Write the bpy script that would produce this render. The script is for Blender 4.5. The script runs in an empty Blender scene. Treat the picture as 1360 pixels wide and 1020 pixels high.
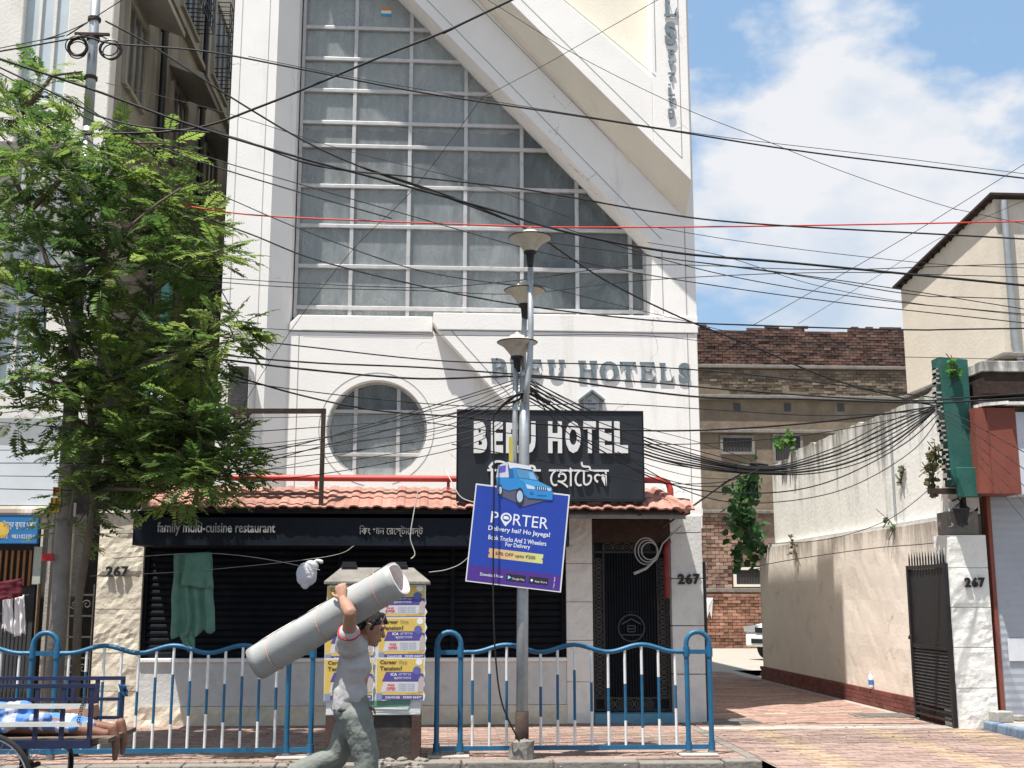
import bpy, bmesh, math, random
from mathutils import Vector, Matrix, noise
random.seed(7)
R_ = math.radians
scene = bpy.context.scene
COL = scene.collection

# ------------------------------------------------------------------ camera
CAM = Vector((0, 0, 1.6)); FPX = 1565.0; YAW = R_(3.47); PIT = R_(10.36)
cd = bpy.data.cameras.new('camera'); cam = bpy.data.objects.new('camera', cd); COL.objects.link(cam)
cd.sensor_width = 36; cd.lens = 36 * FPX / 1360; cd.clip_end = 3000
cam.location = CAM; cam.rotation_euler = (math.pi / 2 + PIT, 0, -YAW)
scene.camera = cam

# ------------------------------------------------------------------ light
LD = Vector((1.0, 0.93, -4.1)).normalized()          # direction the sunlight travels
sd = bpy.data.lights.new('sun', 'SUN'); sd.energy = 5.0; sd.angle = R_(0.55); sd.color = (1, .955, .89)
so = bpy.data.objects.new('sun', sd); COL.objects.link(so)
so.rotation_euler = (-LD).to_track_quat('Z', 'Y').to_euler(); so.location = (0, 0, 60)
w = bpy.data.worlds.new('World'); scene.world = w; w.use_nodes = True
nt = w.node_tree; nt.nodes.clear()
def wn(t): return nt.nodes.new(t)
sky = wn('ShaderNodeTexSky'); sky.sky_type = 'NISHITA'; sky.sun_disc = False
sky.sun_elevation = math.asin(-LD.z); sky.sun_rotation = math.atan2(-LD.x, -LD.y)
sky.air_density = 1.3; sky.dust_density = 1.6; sky.ozone_density = 1.2
bg = wn('ShaderNodeBackground'); bg.inputs[1].default_value = 0.072
out = wn('ShaderNodeOutputWorld')
tc = wn('ShaderNodeTexCoord'); mp = wn('ShaderNodeMapping')
mp.inputs['Scale'].default_value = (1, 1, 1.7); mp.inputs['Location'].default_value = (3.1, 5.0, 0.28); mp.inputs['Rotation'].default_value = (0, 0, R_(6))
def cloud_noise(): 
    n = wn('ShaderNodeTexNoise'); n.inputs['Scale'].default_value = 2.3; n.inputs['Detail'].default_value = 10; n.inputs['Roughness'].default_value = .54; return n
n1 = cloud_noise(); n2 = cloud_noise()
rp = wn('ShaderNodeValToRGB'); rp.color_ramp.elements[0].position = .462; rp.color_ramp.elements[1].position = .51; rp.color_ramp.elements[1].color = (.97, .97, .97, 1)
up_ = wn('ShaderNodeVectorMath'); up_.operation = 'ADD'; up_.inputs[1].default_value = (-.03, -.03, .13)     # density a little higher up, towards the sun
df = wn('ShaderNodeMath'); df.operation = 'SUBTRACT'; mr = wn('ShaderNodeMapRange'); mr.inputs['From Min'].default_value = -.06; mr.inputs['From Max'].default_value = .12
rp2 = wn('ShaderNodeValToRGB'); rp2.color_ramp.elements[0].position = .1; rp2.color_ramp.elements[1].position = .75
rp2.color_ramp.elements[0].color = (4.6, 5.5, 6.7, 1); rp2.color_ramp.elements[1].color = (7.05, 7.15, 7.4, 1)
haze = wn('ShaderNodeMix'); haze.data_type = 'RGBA'; haze.inputs[0].default_value = .5; haze.inputs[7].default_value = (3.4, 5.6, 8.6, 1)
mx = wn('ShaderNodeMix'); mx.data_type = 'RGBA'
L = nt.links.new
L(tc.outputs['Generated'], mp.inputs[0]); L(mp.outputs[0], n1.inputs['Vector']); L(mp.outputs[0], up_.inputs[0]); L(up_.outputs[0], n2.inputs['Vector'])
L(n1.outputs['Fac'], rp.inputs[0]); L(n1.outputs['Fac'], df.inputs[0]); L(n2.outputs['Fac'], df.inputs[1]); L(df.outputs[0], mr.inputs['Value']); L(mr.outputs[0], rp2.inputs[0]); L(sky.outputs[0], haze.inputs[6])
L(rp.outputs[0], mx.inputs[0]); L(haze.outputs[2], mx.inputs[6]); L(rp2.outputs[0], mx.inputs[7])
L(mx.outputs[2], bg.inputs[0]); L(bg.outputs[0], out.inputs[0])
vs = scene.view_settings; vs.view_transform = 'Standard'; vs.look = 'None'; vs.gamma = 1; vs.exposure = 0.8; vs.use_curve_mapping = False
scene.render.film_transparent = False

# ------------------------------------------------------------------ pixel -> direction helpers (photo is 1360 x 1020)
_F = Vector((math.sin(YAW) * math.cos(PIT), math.cos(YAW) * math.cos(PIT), math.sin(PIT)))
_R = Vector((math.cos(YAW), -math.sin(YAW), 0)); _U = _R.cross(_F)
def ray(px, py): return _F * FPX + _R * (px - 680) + _U * (510 - py)
def P(px, py, Y): v = ray(px, py); return CAM + v * (Y / v.y)            # on a plane facing the street at depth Y
def G(px, py, z=0.): v = ray(px, py); return CAM + v * ((z - CAM.z) / v.z)  # on the ground
def XP(px, py, x): v = ray(px, py); return CAM + v * (x / v.x)           # on a wall running away from the street

# ------------------------------------------------------------------ materials
MATS = {}
def mat(name, col, rough=.8, var=.12, scale=4., bump=.15, bscale=40., metal=0., spec=.3, stain=None, streak=0., rnd=0., alpha=None, crack=None, top=None):
    if name in MATS: return MATS[name]
    m = bpy.data.materials.new(name); m.use_nodes = True; t = m.node_tree; N = t.nodes.new; K = t.links.new
    b = t.nodes['Principled BSDF']; b.inputs['Roughness'].default_value = rough; b.inputs['Metallic'].default_value = metal
    b.inputs['Specular IOR Level'].default_value = spec
    g = N('ShaderNodeNewGeometry'); pos = g.outputs['Position']
    c = None
    n = N('ShaderNodeTexNoise'); n.inputs['Scale'].default_value = scale; n.inputs['Detail'].default_value = 7; n.inputs['Roughness'].default_value = .65
    K(pos, n.inputs['Vector'])
    r = N('ShaderNodeValToRGB'); r.color_ramp.elements[0].position = .3; r.color_ramp.elements[1].position = .7
    r.color_ramp.elements[0].color = tuple(x * (1 - var) for x in col) + (1,); r.color_ramp.elements[1].color = tuple(min(1, x * (1 + var)) for x in col) + (1,)
    K(n.outputs['Fac'], r.inputs[0]); c = r.outputs[0]
    if rnd:
        oi = N('ShaderNodeObjectInfo'); hs = N('ShaderNodeHueSaturation'); ma = N('ShaderNodeMapRange')
        ma.inputs['To Min'].default_value = 1 - rnd; ma.inputs['To Max'].default_value = 1 + rnd
        K(oi.outputs['Random'], ma.inputs['Value']); K(ma.outputs[0], hs.inputs['Value']); K(c, hs.inputs['Color']); c = hs.outputs[0]
    if stain:
        scol, amt, ss = stain
        v = pos
        if streak:
            mpn = N('ShaderNodeMapping'); mpn.inputs['Scale'].default_value = (1, 1, streak); K(pos, mpn.inputs[0]); v = mpn.outputs[0]
        n3 = N('ShaderNodeTexNoise'); n3.inputs['Scale'].default_value = ss; n3.inputs['Detail'].default_value = 8; n3.inputs['Roughness'].default_value = .7
        K(v, n3.inputs['Vector'])
        r3 = N('ShaderNodeValToRGB'); r3.color_ramp.elements[0].position = .64 - amt * .3; r3.color_ramp.elements[1].position = .80 - amt * .15
        r3.color_ramp.elements[1].color = (min(1, .3 + amt),) * 3 + (1,)
        K(n3.outputs['Fac'], r3.inputs[0])
        mi = N('ShaderNodeMix'); mi.data_type = 'RGBA'; K(r3.outputs[0], mi.inputs[0]); K(c, mi.inputs[6]); mi.inputs[7].default_value = tuple(scol) + (1,)
        c = mi.outputs[2]
    if top:                      # rain-washed black mould running down from the wall head
        z0, z1, tcol, ts = top
        spz = N('ShaderNodeSeparateXYZ'); K(pos, spz.inputs[0]); gz = N('ShaderNodeMapRange'); gz.inputs['From Min'].default_value = z0; gz.inputs['From Max'].default_value = z1; K(spz.outputs[2], gz.inputs['Value'])
        mpt = N('ShaderNodeMapping'); mpt.inputs['Scale'].default_value = (1, 1, .12); K(pos, mpt.inputs[0]); nt_ = N('ShaderNodeTexNoise'); nt_.inputs['Scale'].default_value = ts; nt_.inputs['Detail'].default_value = 9; nt_.inputs['Roughness'].default_value = .75; K(mpt.outputs[0], nt_.inputs['Vector'])
        ad = N('ShaderNodeMath'); ad.operation = 'MULTIPLY_ADD'; ad.inputs[1].default_value = .34; K(gz.outputs[0], ad.inputs[0]); K(nt_.outputs['Fac'], ad.inputs[2])
        rt = N('ShaderNodeMapRange'); rt.inputs['From Min'].default_value = .66; rt.inputs['From Max'].default_value = .84; rt.inputs['To Max'].default_value = .85; K(ad.outputs[0], rt.inputs['Value'])
        mi = N('ShaderNodeMix'); mi.data_type = 'RGBA'; K(rt.outputs[0], mi.inputs[0]); K(c, mi.inputs[6]); mi.inputs[7].default_value = tuple(tcol) + (1,); c = mi.outputs[2]
    if crack:
        vo = N('ShaderNodeTexVoronoi'); vo.feature = 'DISTANCE_TO_EDGE'; vo.inputs['Scale'].default_value = crack
        nw = N('ShaderNodeTexNoise'); nw.inputs['Scale'].default_value = 3; nw.inputs['Detail'].default_value = 6; K(pos, nw.inputs['Vector'])
        vm = N('ShaderNodeVectorMath'); vm.operation = 'MULTIPLY_ADD'; vm.inputs[1].default_value = (.55, .55, .55); K(nw.outputs['Color'], vm.inputs[0]); K(pos, vm.inputs[2]); K(vm.outputs[0], vo.inputs['Vector'])
        lt = N('ShaderNodeMapRange'); lt.inputs['From Min'].default_value = .003; lt.inputs['From Max'].default_value = .008; lt.inputs['To Min'].default_value = 1; lt.inputs['To Max'].default_value = 0; K(vo.outputs['Distance'], lt.inputs['Value'])
        nm = N('ShaderNodeTexNoise'); nm.inputs['Scale'].default_value = .9; K(pos, nm.inputs['Vector']); mk = N('ShaderNodeMapRange'); mk.inputs['From Min'].default_value = .56; mk.inputs['From Max'].default_value = .64; mk.inputs['To Max'].default_value = .5; K(nm.outputs['Fac'], mk.inputs['Value'])
        mu = N('ShaderNodeMath'); mu.operation = 'MULTIPLY'; K(lt.outputs[0], mu.inputs[0]); K(mk.outputs[0], mu.inputs[1])
        mi = N('ShaderNodeMix'); mi.data_type = 'RGBA'; K(mu.outputs[0], mi.inputs[0]); K(c, mi.inputs[6]); mi.inputs[7].default_value = (.16, .14, .12, 1); c = mi.outputs[2]
    K(c, b.inputs['Base Color'])
    if bump:
        nb = N('ShaderNodeTexNoise'); nb.inputs['Scale'].default_value = bscale; nb.inputs['Detail'].default_value = 5; K(pos, nb.inputs['Vector'])
        bp = N('ShaderNodeBump'); bp.inputs['Strength'].default_value = bump; bp.inputs['Distance'].default_value = .02
        K(nb.outputs['Fac'], bp.inputs['Height']); K(bp.outputs[0], b.inputs['Normal'])
    if alpha is not None: b.inputs['Alpha'].default_value = alpha
    MATS[name] = m; return m
def vmat(name, rough=.85, var=.18, scale=25., trans=0., spec=.3, bump=.2, bscale=50):
    """colour from the mesh colour attribute 'col' (per piece)"""
    if name in MATS: return MATS[name]
    m = bpy.data.materials.new(name); m.use_nodes = True; t = m.node_tree; N = t.nodes.new; K = t.links.new
    b = t.nodes['Principled BSDF']; b.inputs['Roughness'].default_value = rough; b.inputs['Specular IOR Level'].default_value = spec
    a = N('ShaderNodeVertexColor'); a.layer_name = 'col'
    g = N('ShaderNodeNewGeometry'); n = N('ShaderNodeTexNoise'); n.inputs['Scale'].default_value = scale; n.inputs['Detail'].default_value = 5; K(g.outputs['Position'], n.inputs['Vector'])
    ma = N('ShaderNodeMapRange'); ma.inputs['From Min'].default_value = .3; ma.inputs['From Max'].default_value = .7; ma.inputs['To Min'].default_value = 1 - var; ma.inputs['To Max'].default_value = 1 + var; K(n.outputs['Fac'], ma.inputs['Value'])
    hs = N('ShaderNodeHueSaturation'); K(a.outputs[0], hs.inputs['Color']); K(ma.outputs[0], hs.inputs['Value']); K(hs.outputs[0], b.inputs['Base Color'])
    if bump:
        nb = N('ShaderNodeTexNoise'); nb.inputs['Scale'].default_value = bscale; K(g.outputs['Position'], nb.inputs['Vector'])
        bp = N('ShaderNodeBump'); bp.inputs['Strength'].default_value = bump; bp.inputs['Distance'].default_value = .02; K(nb.outputs['Fac'], bp.inputs['Height']); K(bp.outputs[0], b.inputs['Normal'])
    if trans:
        tr = N('ShaderNodeBsdfTranslucent'); K(hs.outputs[0], tr.inputs[0]); ad = N('ShaderNodeMixShader'); ad.inputs[0].default_value = trans
        K(b.outputs[0], ad.inputs[1]); K(tr.outputs[0], ad.inputs[2]); K(ad.outputs[0], t.nodes['Material Output'].inputs[0])
    MATS[name] = m; return m
def glass(name, tint=(.75, .85, .86), dirt=(.42, .47, .48), amt=.45, rough=.08):
    if name in MATS: return MATS[name]
    m = bpy.data.materials.new(name); m.use_nodes = True; t = m.node_tree; N = t.nodes.new; K = t.links.new
    t.nodes.remove(t.nodes['Principled BSDF'])
    gl = N('ShaderNodeBsdfGlossy'); gl.inputs['Roughness'].default_value = rough
    tr = N('ShaderNodeBsdfTransparent'); tr.inputs[0].default_value = tint + (1,)
    df = N('ShaderNodeBsdfDiffuse'); df.inputs[0].default_value = dirt + (1,)
    fr = N('ShaderNodeFresnel'); fr.inputs[0].default_value = 1.52
    m1 = N('ShaderNodeMixShader'); m2 = N('ShaderNodeMixShader')
    g = N('ShaderNodeNewGeometry'); mpn = N('ShaderNodeMapping'); mpn.inputs['Scale'].default_value = (1, 1, .45); K(g.outputs['Position'], mpn.inputs[0])
    oi = N('ShaderNodeObjectInfo'); sc_ = N('ShaderNodeMath'); sc_.operation = 'MULTIPLY'; sc_.inputs[1].default_value = 40; K(oi.outputs['Random'], sc_.inputs[0]); K(sc_.outputs[0], mpn.inputs['Location'])
    n = N('ShaderNodeTexNoise'); n.inputs['Scale'].default_value = 2.2; n.inputs['Detail'].default_value = 10; n.inputs['Roughness'].default_value = .72; n.inputs['Distortion'].default_value = .9; K(mpn.outputs[0], n.inputs['Vector'])
    r = N('ShaderNodeMapRange'); r.inputs['From Min'].default_value = .33; r.inputs['From Max'].default_value = .72; r.inputs['To Min'].default_value = amt * .35; r.inputs['To Max'].default_value = amt * 1.5; r.clamp = True
    K(n.outputs['Fac'], r.inputs['Value'])
    K(fr.outputs[0], m1.inputs[0]); K(tr.outputs[0], m1.inputs[1]); K(gl.outputs[0], m1.inputs[2])
    K(r.outputs[0], m2.inputs[0]); K(m1.outputs[0], m2.inputs[1]); K(df.outputs[0], m2.inputs[2])
    nb = N('ShaderNodeTexNoise'); nb.inputs['Scale'].default_value = 2.5; K(g.outputs['Position'], nb.inputs['Vector'])
    bp = N('ShaderNodeBump'); bp.inputs['Strength'].default_value = .12; bp.inputs['Distance'].default_value = .03; K(nb.outputs['Fac'], bp.inputs['Height']); K(bp.outputs[0], gl.inputs['Normal'])
    K(m2.outputs[0], t.nodes['Material Output'].inputs[0])
    MATS[name] = m; return m

# ------------------------------------------------------------------ object helpers
ORG = {}
def tag(o, label=None, cat=None, group=None, kind=None):
    if label: o['label'] = label
    if cat: o['category'] = cat
    if group: o['group'] = group
    if kind: o['kind'] = kind
    return o
def thing(name, loc, label, cat, group=None):
    o = bpy.data.objects.new(name, None); COL.objects.link(o); o.location = loc; o.empty_display_size = .2
    ORG[o] = Vector(loc); return tag(o, label, cat, group)
def link(name, me, parent=None, org=None):
    o = bpy.data.objects.new(name, me); COL.objects.link(o)
    if parent is not None: o.parent = parent; ORG[o] = ORG[parent]
    else: o.location = org or (0, 0, 0); ORG[o] = Vector(org or (0, 0, 0))
    return o
class MB:
    def __init__(s): s.v = []; s.f = []; s.m = []; s.c = []
    def add(s, vs, fs, mi=0, col=None):
        o = len(s.v); s.v += [Vector(v) for v in vs]
        for f in fs: s.f.append([o + i for i in f]); s.m.append(mi); s.c.append(col)
        return s
    def box(s, a, b, mi=0, col=None):
        x0, y0, z0 = a; x1, y1, z1 = b
        return s.add([(x0,y0,z0),(x1,y0,z0),(x1,y1,z0),(x0,y1,z0),(x0,y0,z1),(x1,y0,z1),(x1,y1,z1),(x0,y1,z1)],
                     [(0,3,2,1),(4,5,6,7),(0,1,5,4),(1,2,6,5),(2,3,7,6),(3,0,4,7)], mi, col)
    def obox(s, c, ax, ay, az, mi=0, col=None):   # oriented box: centre and half-axis vectors
        c = Vector(c); ax, ay, az = Vector(ax), Vector(ay), Vector(az)
        vs = [c + ax*i + ay*j + az*k for k in (-1,1) for i, j in ((-1,-1),(1,-1),(1,1),(-1,1))]
        return s.add(vs, [(0,3,2,1),(4,5,6,7),(0,1,5,4),(1,2,6,5),(2,3,7,6),(3,0,4,7)], mi, col)
    def bar(s, a, b, w, h=None, mi=0, up=(0,0,1), col=None):
        a, b = Vector(a), Vector(b); d = (b - a); n = d.normalized(); u = Vector(up)
        if abs(n.dot(u)) > .95: u = Vector((0, 1, 0))
        sx = n.cross(u).normalized(); sz = sx.cross(n).normalized()
        return s.obox((a + b) / 2, sx * w / 2, d / 2, sz * (h or w) / 2, mi, col)
    def prism(s, pts, y0, y1, mi=0, col=None):     # polygon in XZ (counter-clockwise seen from the street), pushed from y0 to y1
        n = len(pts); vs = [(x, y0, z) for x, z in pts] + [(x, y1, z) for x, z in pts]
        fs = [tuple(range(n)), tuple(range(2*n - 1, n - 1, -1))] + [(i, n + i, n + (i+1) % n, (i+1) % n) for i in range(n)]
        return s.add(vs, fs, mi, col)
    def loft(s, pts, basis, depth, mi=0, col=None): # 2D polygon in a basis (origin, ex, ey), pushed along ex x ey
        o, ex, ey = (Vector(q) for q in basis); ez = ex.cross(ey).normalized(); n = len(pts)
        a = [o + ex*x + ey*y + ez*depth for x, y in pts]; b = [o + ex*x + ey*y for x, y in pts]
        return s.add(a + b, [tuple(range(n)), tuple(range(2*n-1, n-1, -1))] + [(i, n+i, n+(i+1) % n, (i+1) % n) for i in range(n)], mi, col)
    def tube(s, pts, r, seg=8, mi=0, cap=True, col=None):
        pts = [Vector(p) for p in pts]; n = len(pts); rs = r if isinstance(r, (list, tuple)) else [r] * n
        t0 = (pts[1] - pts[0]).normalized(); u = t0.orthogonal().normalized(); o = len(s.v); prev = t0
        for i, p in enumerate(pts):
            t = (pts[min(i+1, n-1)] - pts[max(i-1, 0)]).normalized()
            q = prev.rotation_difference(t); u = (q @ u).normalized(); prev = t; v = t.cross(u)
            for k in range(seg): a = 2*math.pi*k/seg; s.v.append(p + (u*math.cos(a) + v*math.sin(a)) * rs[i])
        for i in range(n-1):
            for k in range(seg):
                s.f.append([o+i*seg+k, o+i*seg+(k+1) % seg, o+(i+1)*seg+(k+1) % seg, o+(i+1)*seg+k]); s.m.append(mi); s.c.append(col)
        if cap:
            s.f.append([o+k for k in range(seg-1, -1, -1)]); s.f.append([o+(n-1)*seg+k for k in range(seg)]); s.m += [mi, mi]; s.c += [col, col]
        return s
    def lathe(s, c, prof, seg=20, mi=0, axis=(0,0,1), col=None):   # profile of (radius, height)
        c = Vector(c); az = Vector(axis).normalized(); ax = az.orthogonal().normalized(); ay = az.cross(ax); o = len(s.v)
        for r, h in prof:
            for k in range(seg): a = 2*math.pi*k/seg; s.v.append(c + az*h + (ax*math.cos(a) + ay*math.sin(a)) * r)
        for i in range(len(prof)-1):
            for k in range(seg):
                s.f.append([o+i*seg+k, o+i*seg+(k+1) % seg, o+(i+1)*seg+(k+1) % seg, o+(i+1)*seg+k]); s.m.append(mi); s.c.append(col)
        return s
    def mesh(s, name, mats, smooth=False, off=None):
        me = bpy.data.meshes.new(name); off = Vector(off or (0, 0, 0))
        me.from_pydata([tuple(v - off) for v in s.v], [], s.f)
        for m in (mats if isinstance(mats, (list, tuple)) else [mats]): me.materials.append(m)
        if len(set(s.m)) > 1: me.polygons.foreach_set('material_index', s.m)
        if any(c is not None for c in s.c):
            a = me.color_attributes.new('col', 'FLOAT_COLOR', 'CORNER'); buf = []
            for f, c in zip(s.f, s.c): buf += (list(c or (1, 1, 1)) + [1.]) * len(f)
            a.data.foreach_set('color', buf)
        if smooth: me.polygons.foreach_set('use_smooth', [True] * len(me.polygons))
        me.update(); return me
    def build(s, name, mats, parent=None, smooth=False, bevel=0, auto=None):
        if parent is not None: off = ORG[parent]
        else:
            xs = [v.x for v in s.v]; ys = [v.y for v in s.v]; zs = [v.z for v in s.v]
            off = Vector(((min(xs)+max(xs))/2, (min(ys)+max(ys))/2, min(zs)))
        o = link(name, s.mesh(name, mats, smooth, off), parent, None if parent is not None else off)
        if auto is not None:
            o.data.polygons.foreach_set('use_smooth', [True] * len(o.data.polygons)); o.data.set_sharp_from_angle(angle=R_(auto))
        if bevel:
            md = o.modifiers.new('bevel', 'BEVEL'); md.width = bevel; md.segments = 2; md.limit_method = 'ANGLE'
        return o
def copy_tree(o, parent=None, off=(0, 0, 0)):
    c = o.copy(); COL.objects.link(c); c.parent = parent
    if parent is None: c.location = Vector(o.location) + Vector(off); ORG[c] = Vector(c.location)
    else: ORG[c] = ORG[parent]
    for ch in o.children: copy_tree(ch, c)
    return c
def inst(name, me, parent, loc, rot=(0, 0, 0), scl=(1, 1, 1)):
    o = bpy.data.objects.new(name, me); COL.objects.link(o); o.parent = parent
    o.location = Vector(loc) - ORG[parent]; o.rotation_euler = rot; o.scale = scl; ORG[o] = Vector(loc); return o
_TX = {}
def text_data(s, bold=0., spacing=1.):
    k = (s, bold, spacing)
    if k in _TX: return _TX[k]
    c = bpy.data.curves.new('t', 'FONT'); c.body = s; c.size = 1; c.resolution_u = 3; c.offset = bold; c.space_character = spacing
    o = bpy.data.objects.new('t', c); COL.objects.link(o)
    me = bpy.data.meshes.new_from_object(o); vs = [v.co.copy() for v in me.vertices]; fs = [tuple(p.vertices) for p in me.polygons]
    bpy.data.objects.remove(o); bpy.data.curves.remove(c); bpy.data.meshes.remove(me)
    x0 = min(v.x for v in vs); x1 = max(v.x for v in vs); y0 = min(v.y for v in vs); y1 = max(v.y for v in vs)
    _TX[k] = ([((v.x-x0)/(x1-x0), (v.y-y0)/(y1-y0)) for v in vs], fs, x1-x0, y1-y0); return _TX[k]
def text_into(mb, s, o, ex, ey, w, h, depth=.004, mi=0, bold=0., spacing=1., col=None):
    """write s into the box (o, ex*w, ey*h); the letters stand `depth` proud (towards ex x ey)"""
    vs, fs, _, _ = text_data(s, bold, spacing); o, ex, ey = Vector(o), Vector(ex), Vector(ey); ez = ex.cross(ey)
    if depth <= .005:
        mb.add([o + ex*(x*w) + ey*(y*h) + ez*depth for x, y in vs], fs, mi, col); return
    n = len(vs); front = [o + ex*(x*w) + ey*(y*h) + ez*depth for x, y in vs]; back = [o + ex*(x*w) + ey*(y*h) for x, y in vs]
    ec = {}
    for f in fs:
        for i in range(len(f)):
            a, b = f[i], f[(i+1) % len(f)]; ec[(a, b)] = 1
    # boundary edges by position (text meshes may hold doubled corners)
    key = lambda i: (round(vs[i][0], 5), round(vs[i][1], 5)); pe = {}
    for (a, b) in ec: pe[(key(a), key(b))] = (a, b)
    side = [(a + n, b + n, b, a) for k2, (a, b) in pe.items() if (k2[1], k2[0]) not in pe]
    mb.add(front + back, list(fs) + side, mi, col)
X_ = Vector((1, 0, 0)); Z_ = Vector((0, 0, 1)); Y_ = Vector((0, 1, 0))
# ================================================================== MATERIAL SET
M = {}
M['plaster'] = mat('white_plaster', (.84, .815, .78), .85, .045, 1.3, .12, 30, stain=((.44, .41, .365), .2, 2.6), streak=.12, crack=.8)
M['plaster2'] = mat('cream_plaster', (.74, .69, .58), .85, .06, 1.3, .12, 30, stain=((.38, .34, .27), .16, 2.0), streak=.3)
M['plinthwall'] = mat('grey_plaster', (.60, .60, .58), .9, .14, 3, .3, 25, stain=((.24, .23, .21), .3, 3))
M['rough_stone'] = mat('rough_white_stone', (.66, .60, .48), .9, .1, 5, .8, 9, stain=((.33, .28, .2), .18, 4))
M['rough_white'] = mat('rough_painted_stone', (.74, .73, .69), .85, .07, 4, .7, 10, stain=((.35, .3, .25), .18, 3))
M['groove'] = mat('joint_shadow', (.30, .29, .28), .9, .1, 5, 0)
M['alu'] = mat('aluminium', (.50, .49, .48), .45, .12, 8, .05, 60, metal=.35, spec=.5, stain=((.28, .26, .24), .3, 6))
M['pane'] = glass('dirty_glass', (.93, .96, .96), (.55, .58, .58), .34); M['pane_dark'] = glass('dirty_glass_dark', (.62, .68, .70), (.30, .34, .35), .42)
M['curtain'] = mat('curtain_cloth', (.80, .81, .80), .9, .12, 2.5, .1, 30)
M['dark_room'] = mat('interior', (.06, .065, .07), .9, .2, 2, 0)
M['tile'] = mat('roof_tile', (.36, .185, .145), .85, .25, 9, .3, 40, rnd=.22, stain=((.20, .13, .10), .34, 7))
M['navy'] = mat('navy_paint', (.008, .012, .019), .55, .3, 5, .06, 40, spec=.18)
M['shutter'] = mat('shutter_metal', (.006, .008, .012), .6, .35, 4, .06, 40, spec=.12, stain=((.028,.027,.026), .3, 3))
M['white_letter'] = mat('letter_white', (.72, .71, .70), .5, .06, 9, 0)
M['steel_letter'] = mat('letter_steel', (.20, .245, .26), .45, .15, 12, .05, 40, metal=.5, spec=.5)
M['black'] = mat('black_metal', (.012, .012, .014), .45, .3, 12, .1, 60, spec=.45)
M['black_letter'] = mat('letter_black', (.02, .02, .022), .4, .2, 9, 0)
M['red_pipe'] = mat('red_paint', (.50, .055, .045), .45, .15, 8, .05, 40, spec=.45)
M['rust'] = mat('rusty_steel', (.045, .028, .022), .8, .4, 9, .3, 50)
M['grime'] = mat('grimy_concrete', (.20, .185, .165), .95, .25, 5, .5, 25)
M['blue_rail'] = mat('rail_blue', (.011, .108, .215), .45, .16, 7, .15, 40, spec=.45, stain=((.07, .045, .035), .33, 13))
M['white_rail'] = mat('rail_white', (.70, .70, .69), .5, .08, 10, .1, 60, stain=((.25, .2, .16), .25, 14))
M['galv'] = mat('galvanised', (.40, .42, .43), .45, .12, 9, .06, 40, metal=.55, spec=.5, stain=((.2, .19, .18), .25, 8))
M['concrete'] = mat('concrete', (.36, .34, .31), .9, .15, 4, .4, 30, stain=((.16, .15, .13), .25, 4))
M['asphalt'] = mat('asphalt', (.075, .072, .07), .95, .3, 6, .6, 60, stain=((.16, .145, .12), .35, 3))
M['kerbstone'] = mat('kerb_stone', (.21, .19, .165), .95, .25, 5, .5, 25, stain=((.10,.09,.08), .35, 5))
M['dirt'] = mat('dusty_ground', (.16, .14, .115), .95, .2, 3, .5, 40)
M['paver'] = vmat('paver_blocks', .9, .16, 9, bump=.35, bscale=45)
M['brick'] = vmat('bricks', .92, .38, 1.3, bump=.5, bscale=40)

# ================================================================== GROUND
def sheet(name, x0, x1, y0, y1, z, m, parent=None):
    mb = MB(); mb.add([(x0,y0,z),(x1,y0,z),(x1,y1,z),(x0,y1,z)], [(0,1,2,3)]); return mb.build(name, m, parent)
g = sheet('ground', -400, 400, -300, 700, -.135, M['dirt']); tag(g, kind='structure')
r = sheet('road', -60, 60, -6, 12.2, -.125, M['asphalt']); tag(r, kind='structure')
SWX = 3.17
sw = MB().box((-20, 12.42, -.13), (SWX, 17.0, -.006)).build('sidewalk', M['grime']); tag(sw, kind='structure')
kb = MB()
x = -14.
while x < SWX - .2:
    l = random.uniform(.85, .95); e = min(x + l, SWX + .12)
    kb.box((x, 12.2 + random.uniform(-.02, .02), -.134), (e - .015, 12.405, random.uniform(-.012, .012))); x += l
ko = kb.build('kerb', M['kerbstone'], None, bevel=.015); tag(ko, kind='structure')
kb = MB().box((SWX + .005, 12.42, -.134), (SWX + .12, 15.86, .008)); tag(kb.build('kerb', M['kerbstone'], bevel=.015), kind='structure')
dv = MB().add([(SWX + .12, 9.0, -.128), (6.78, 9.0, -.128), (6.78, 10.9, -.006), (SWX + .12, 10.9, -.006), (6.78, 27.5, -.006), (SWX + .12, 27.5, -.006), (40, 60, -.0065), (SWX-8, 60, -.0065), (SWX - 8, 27.5, -.0065), (40, 27.5, -.0065)],
              [(0,1,2,3), (3,2,4,5), (8,5,4,9,6,7)]).build('driveway', mat('driveway_concrete', (.33, .30, .26), .95, .12, 2, .3, 30, stain=((.22, .19, .16), .25, 2))); tag(dv, kind='structure')
PINK = (.29, .205, .172); YEL = (.335, .245, .17)
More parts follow.
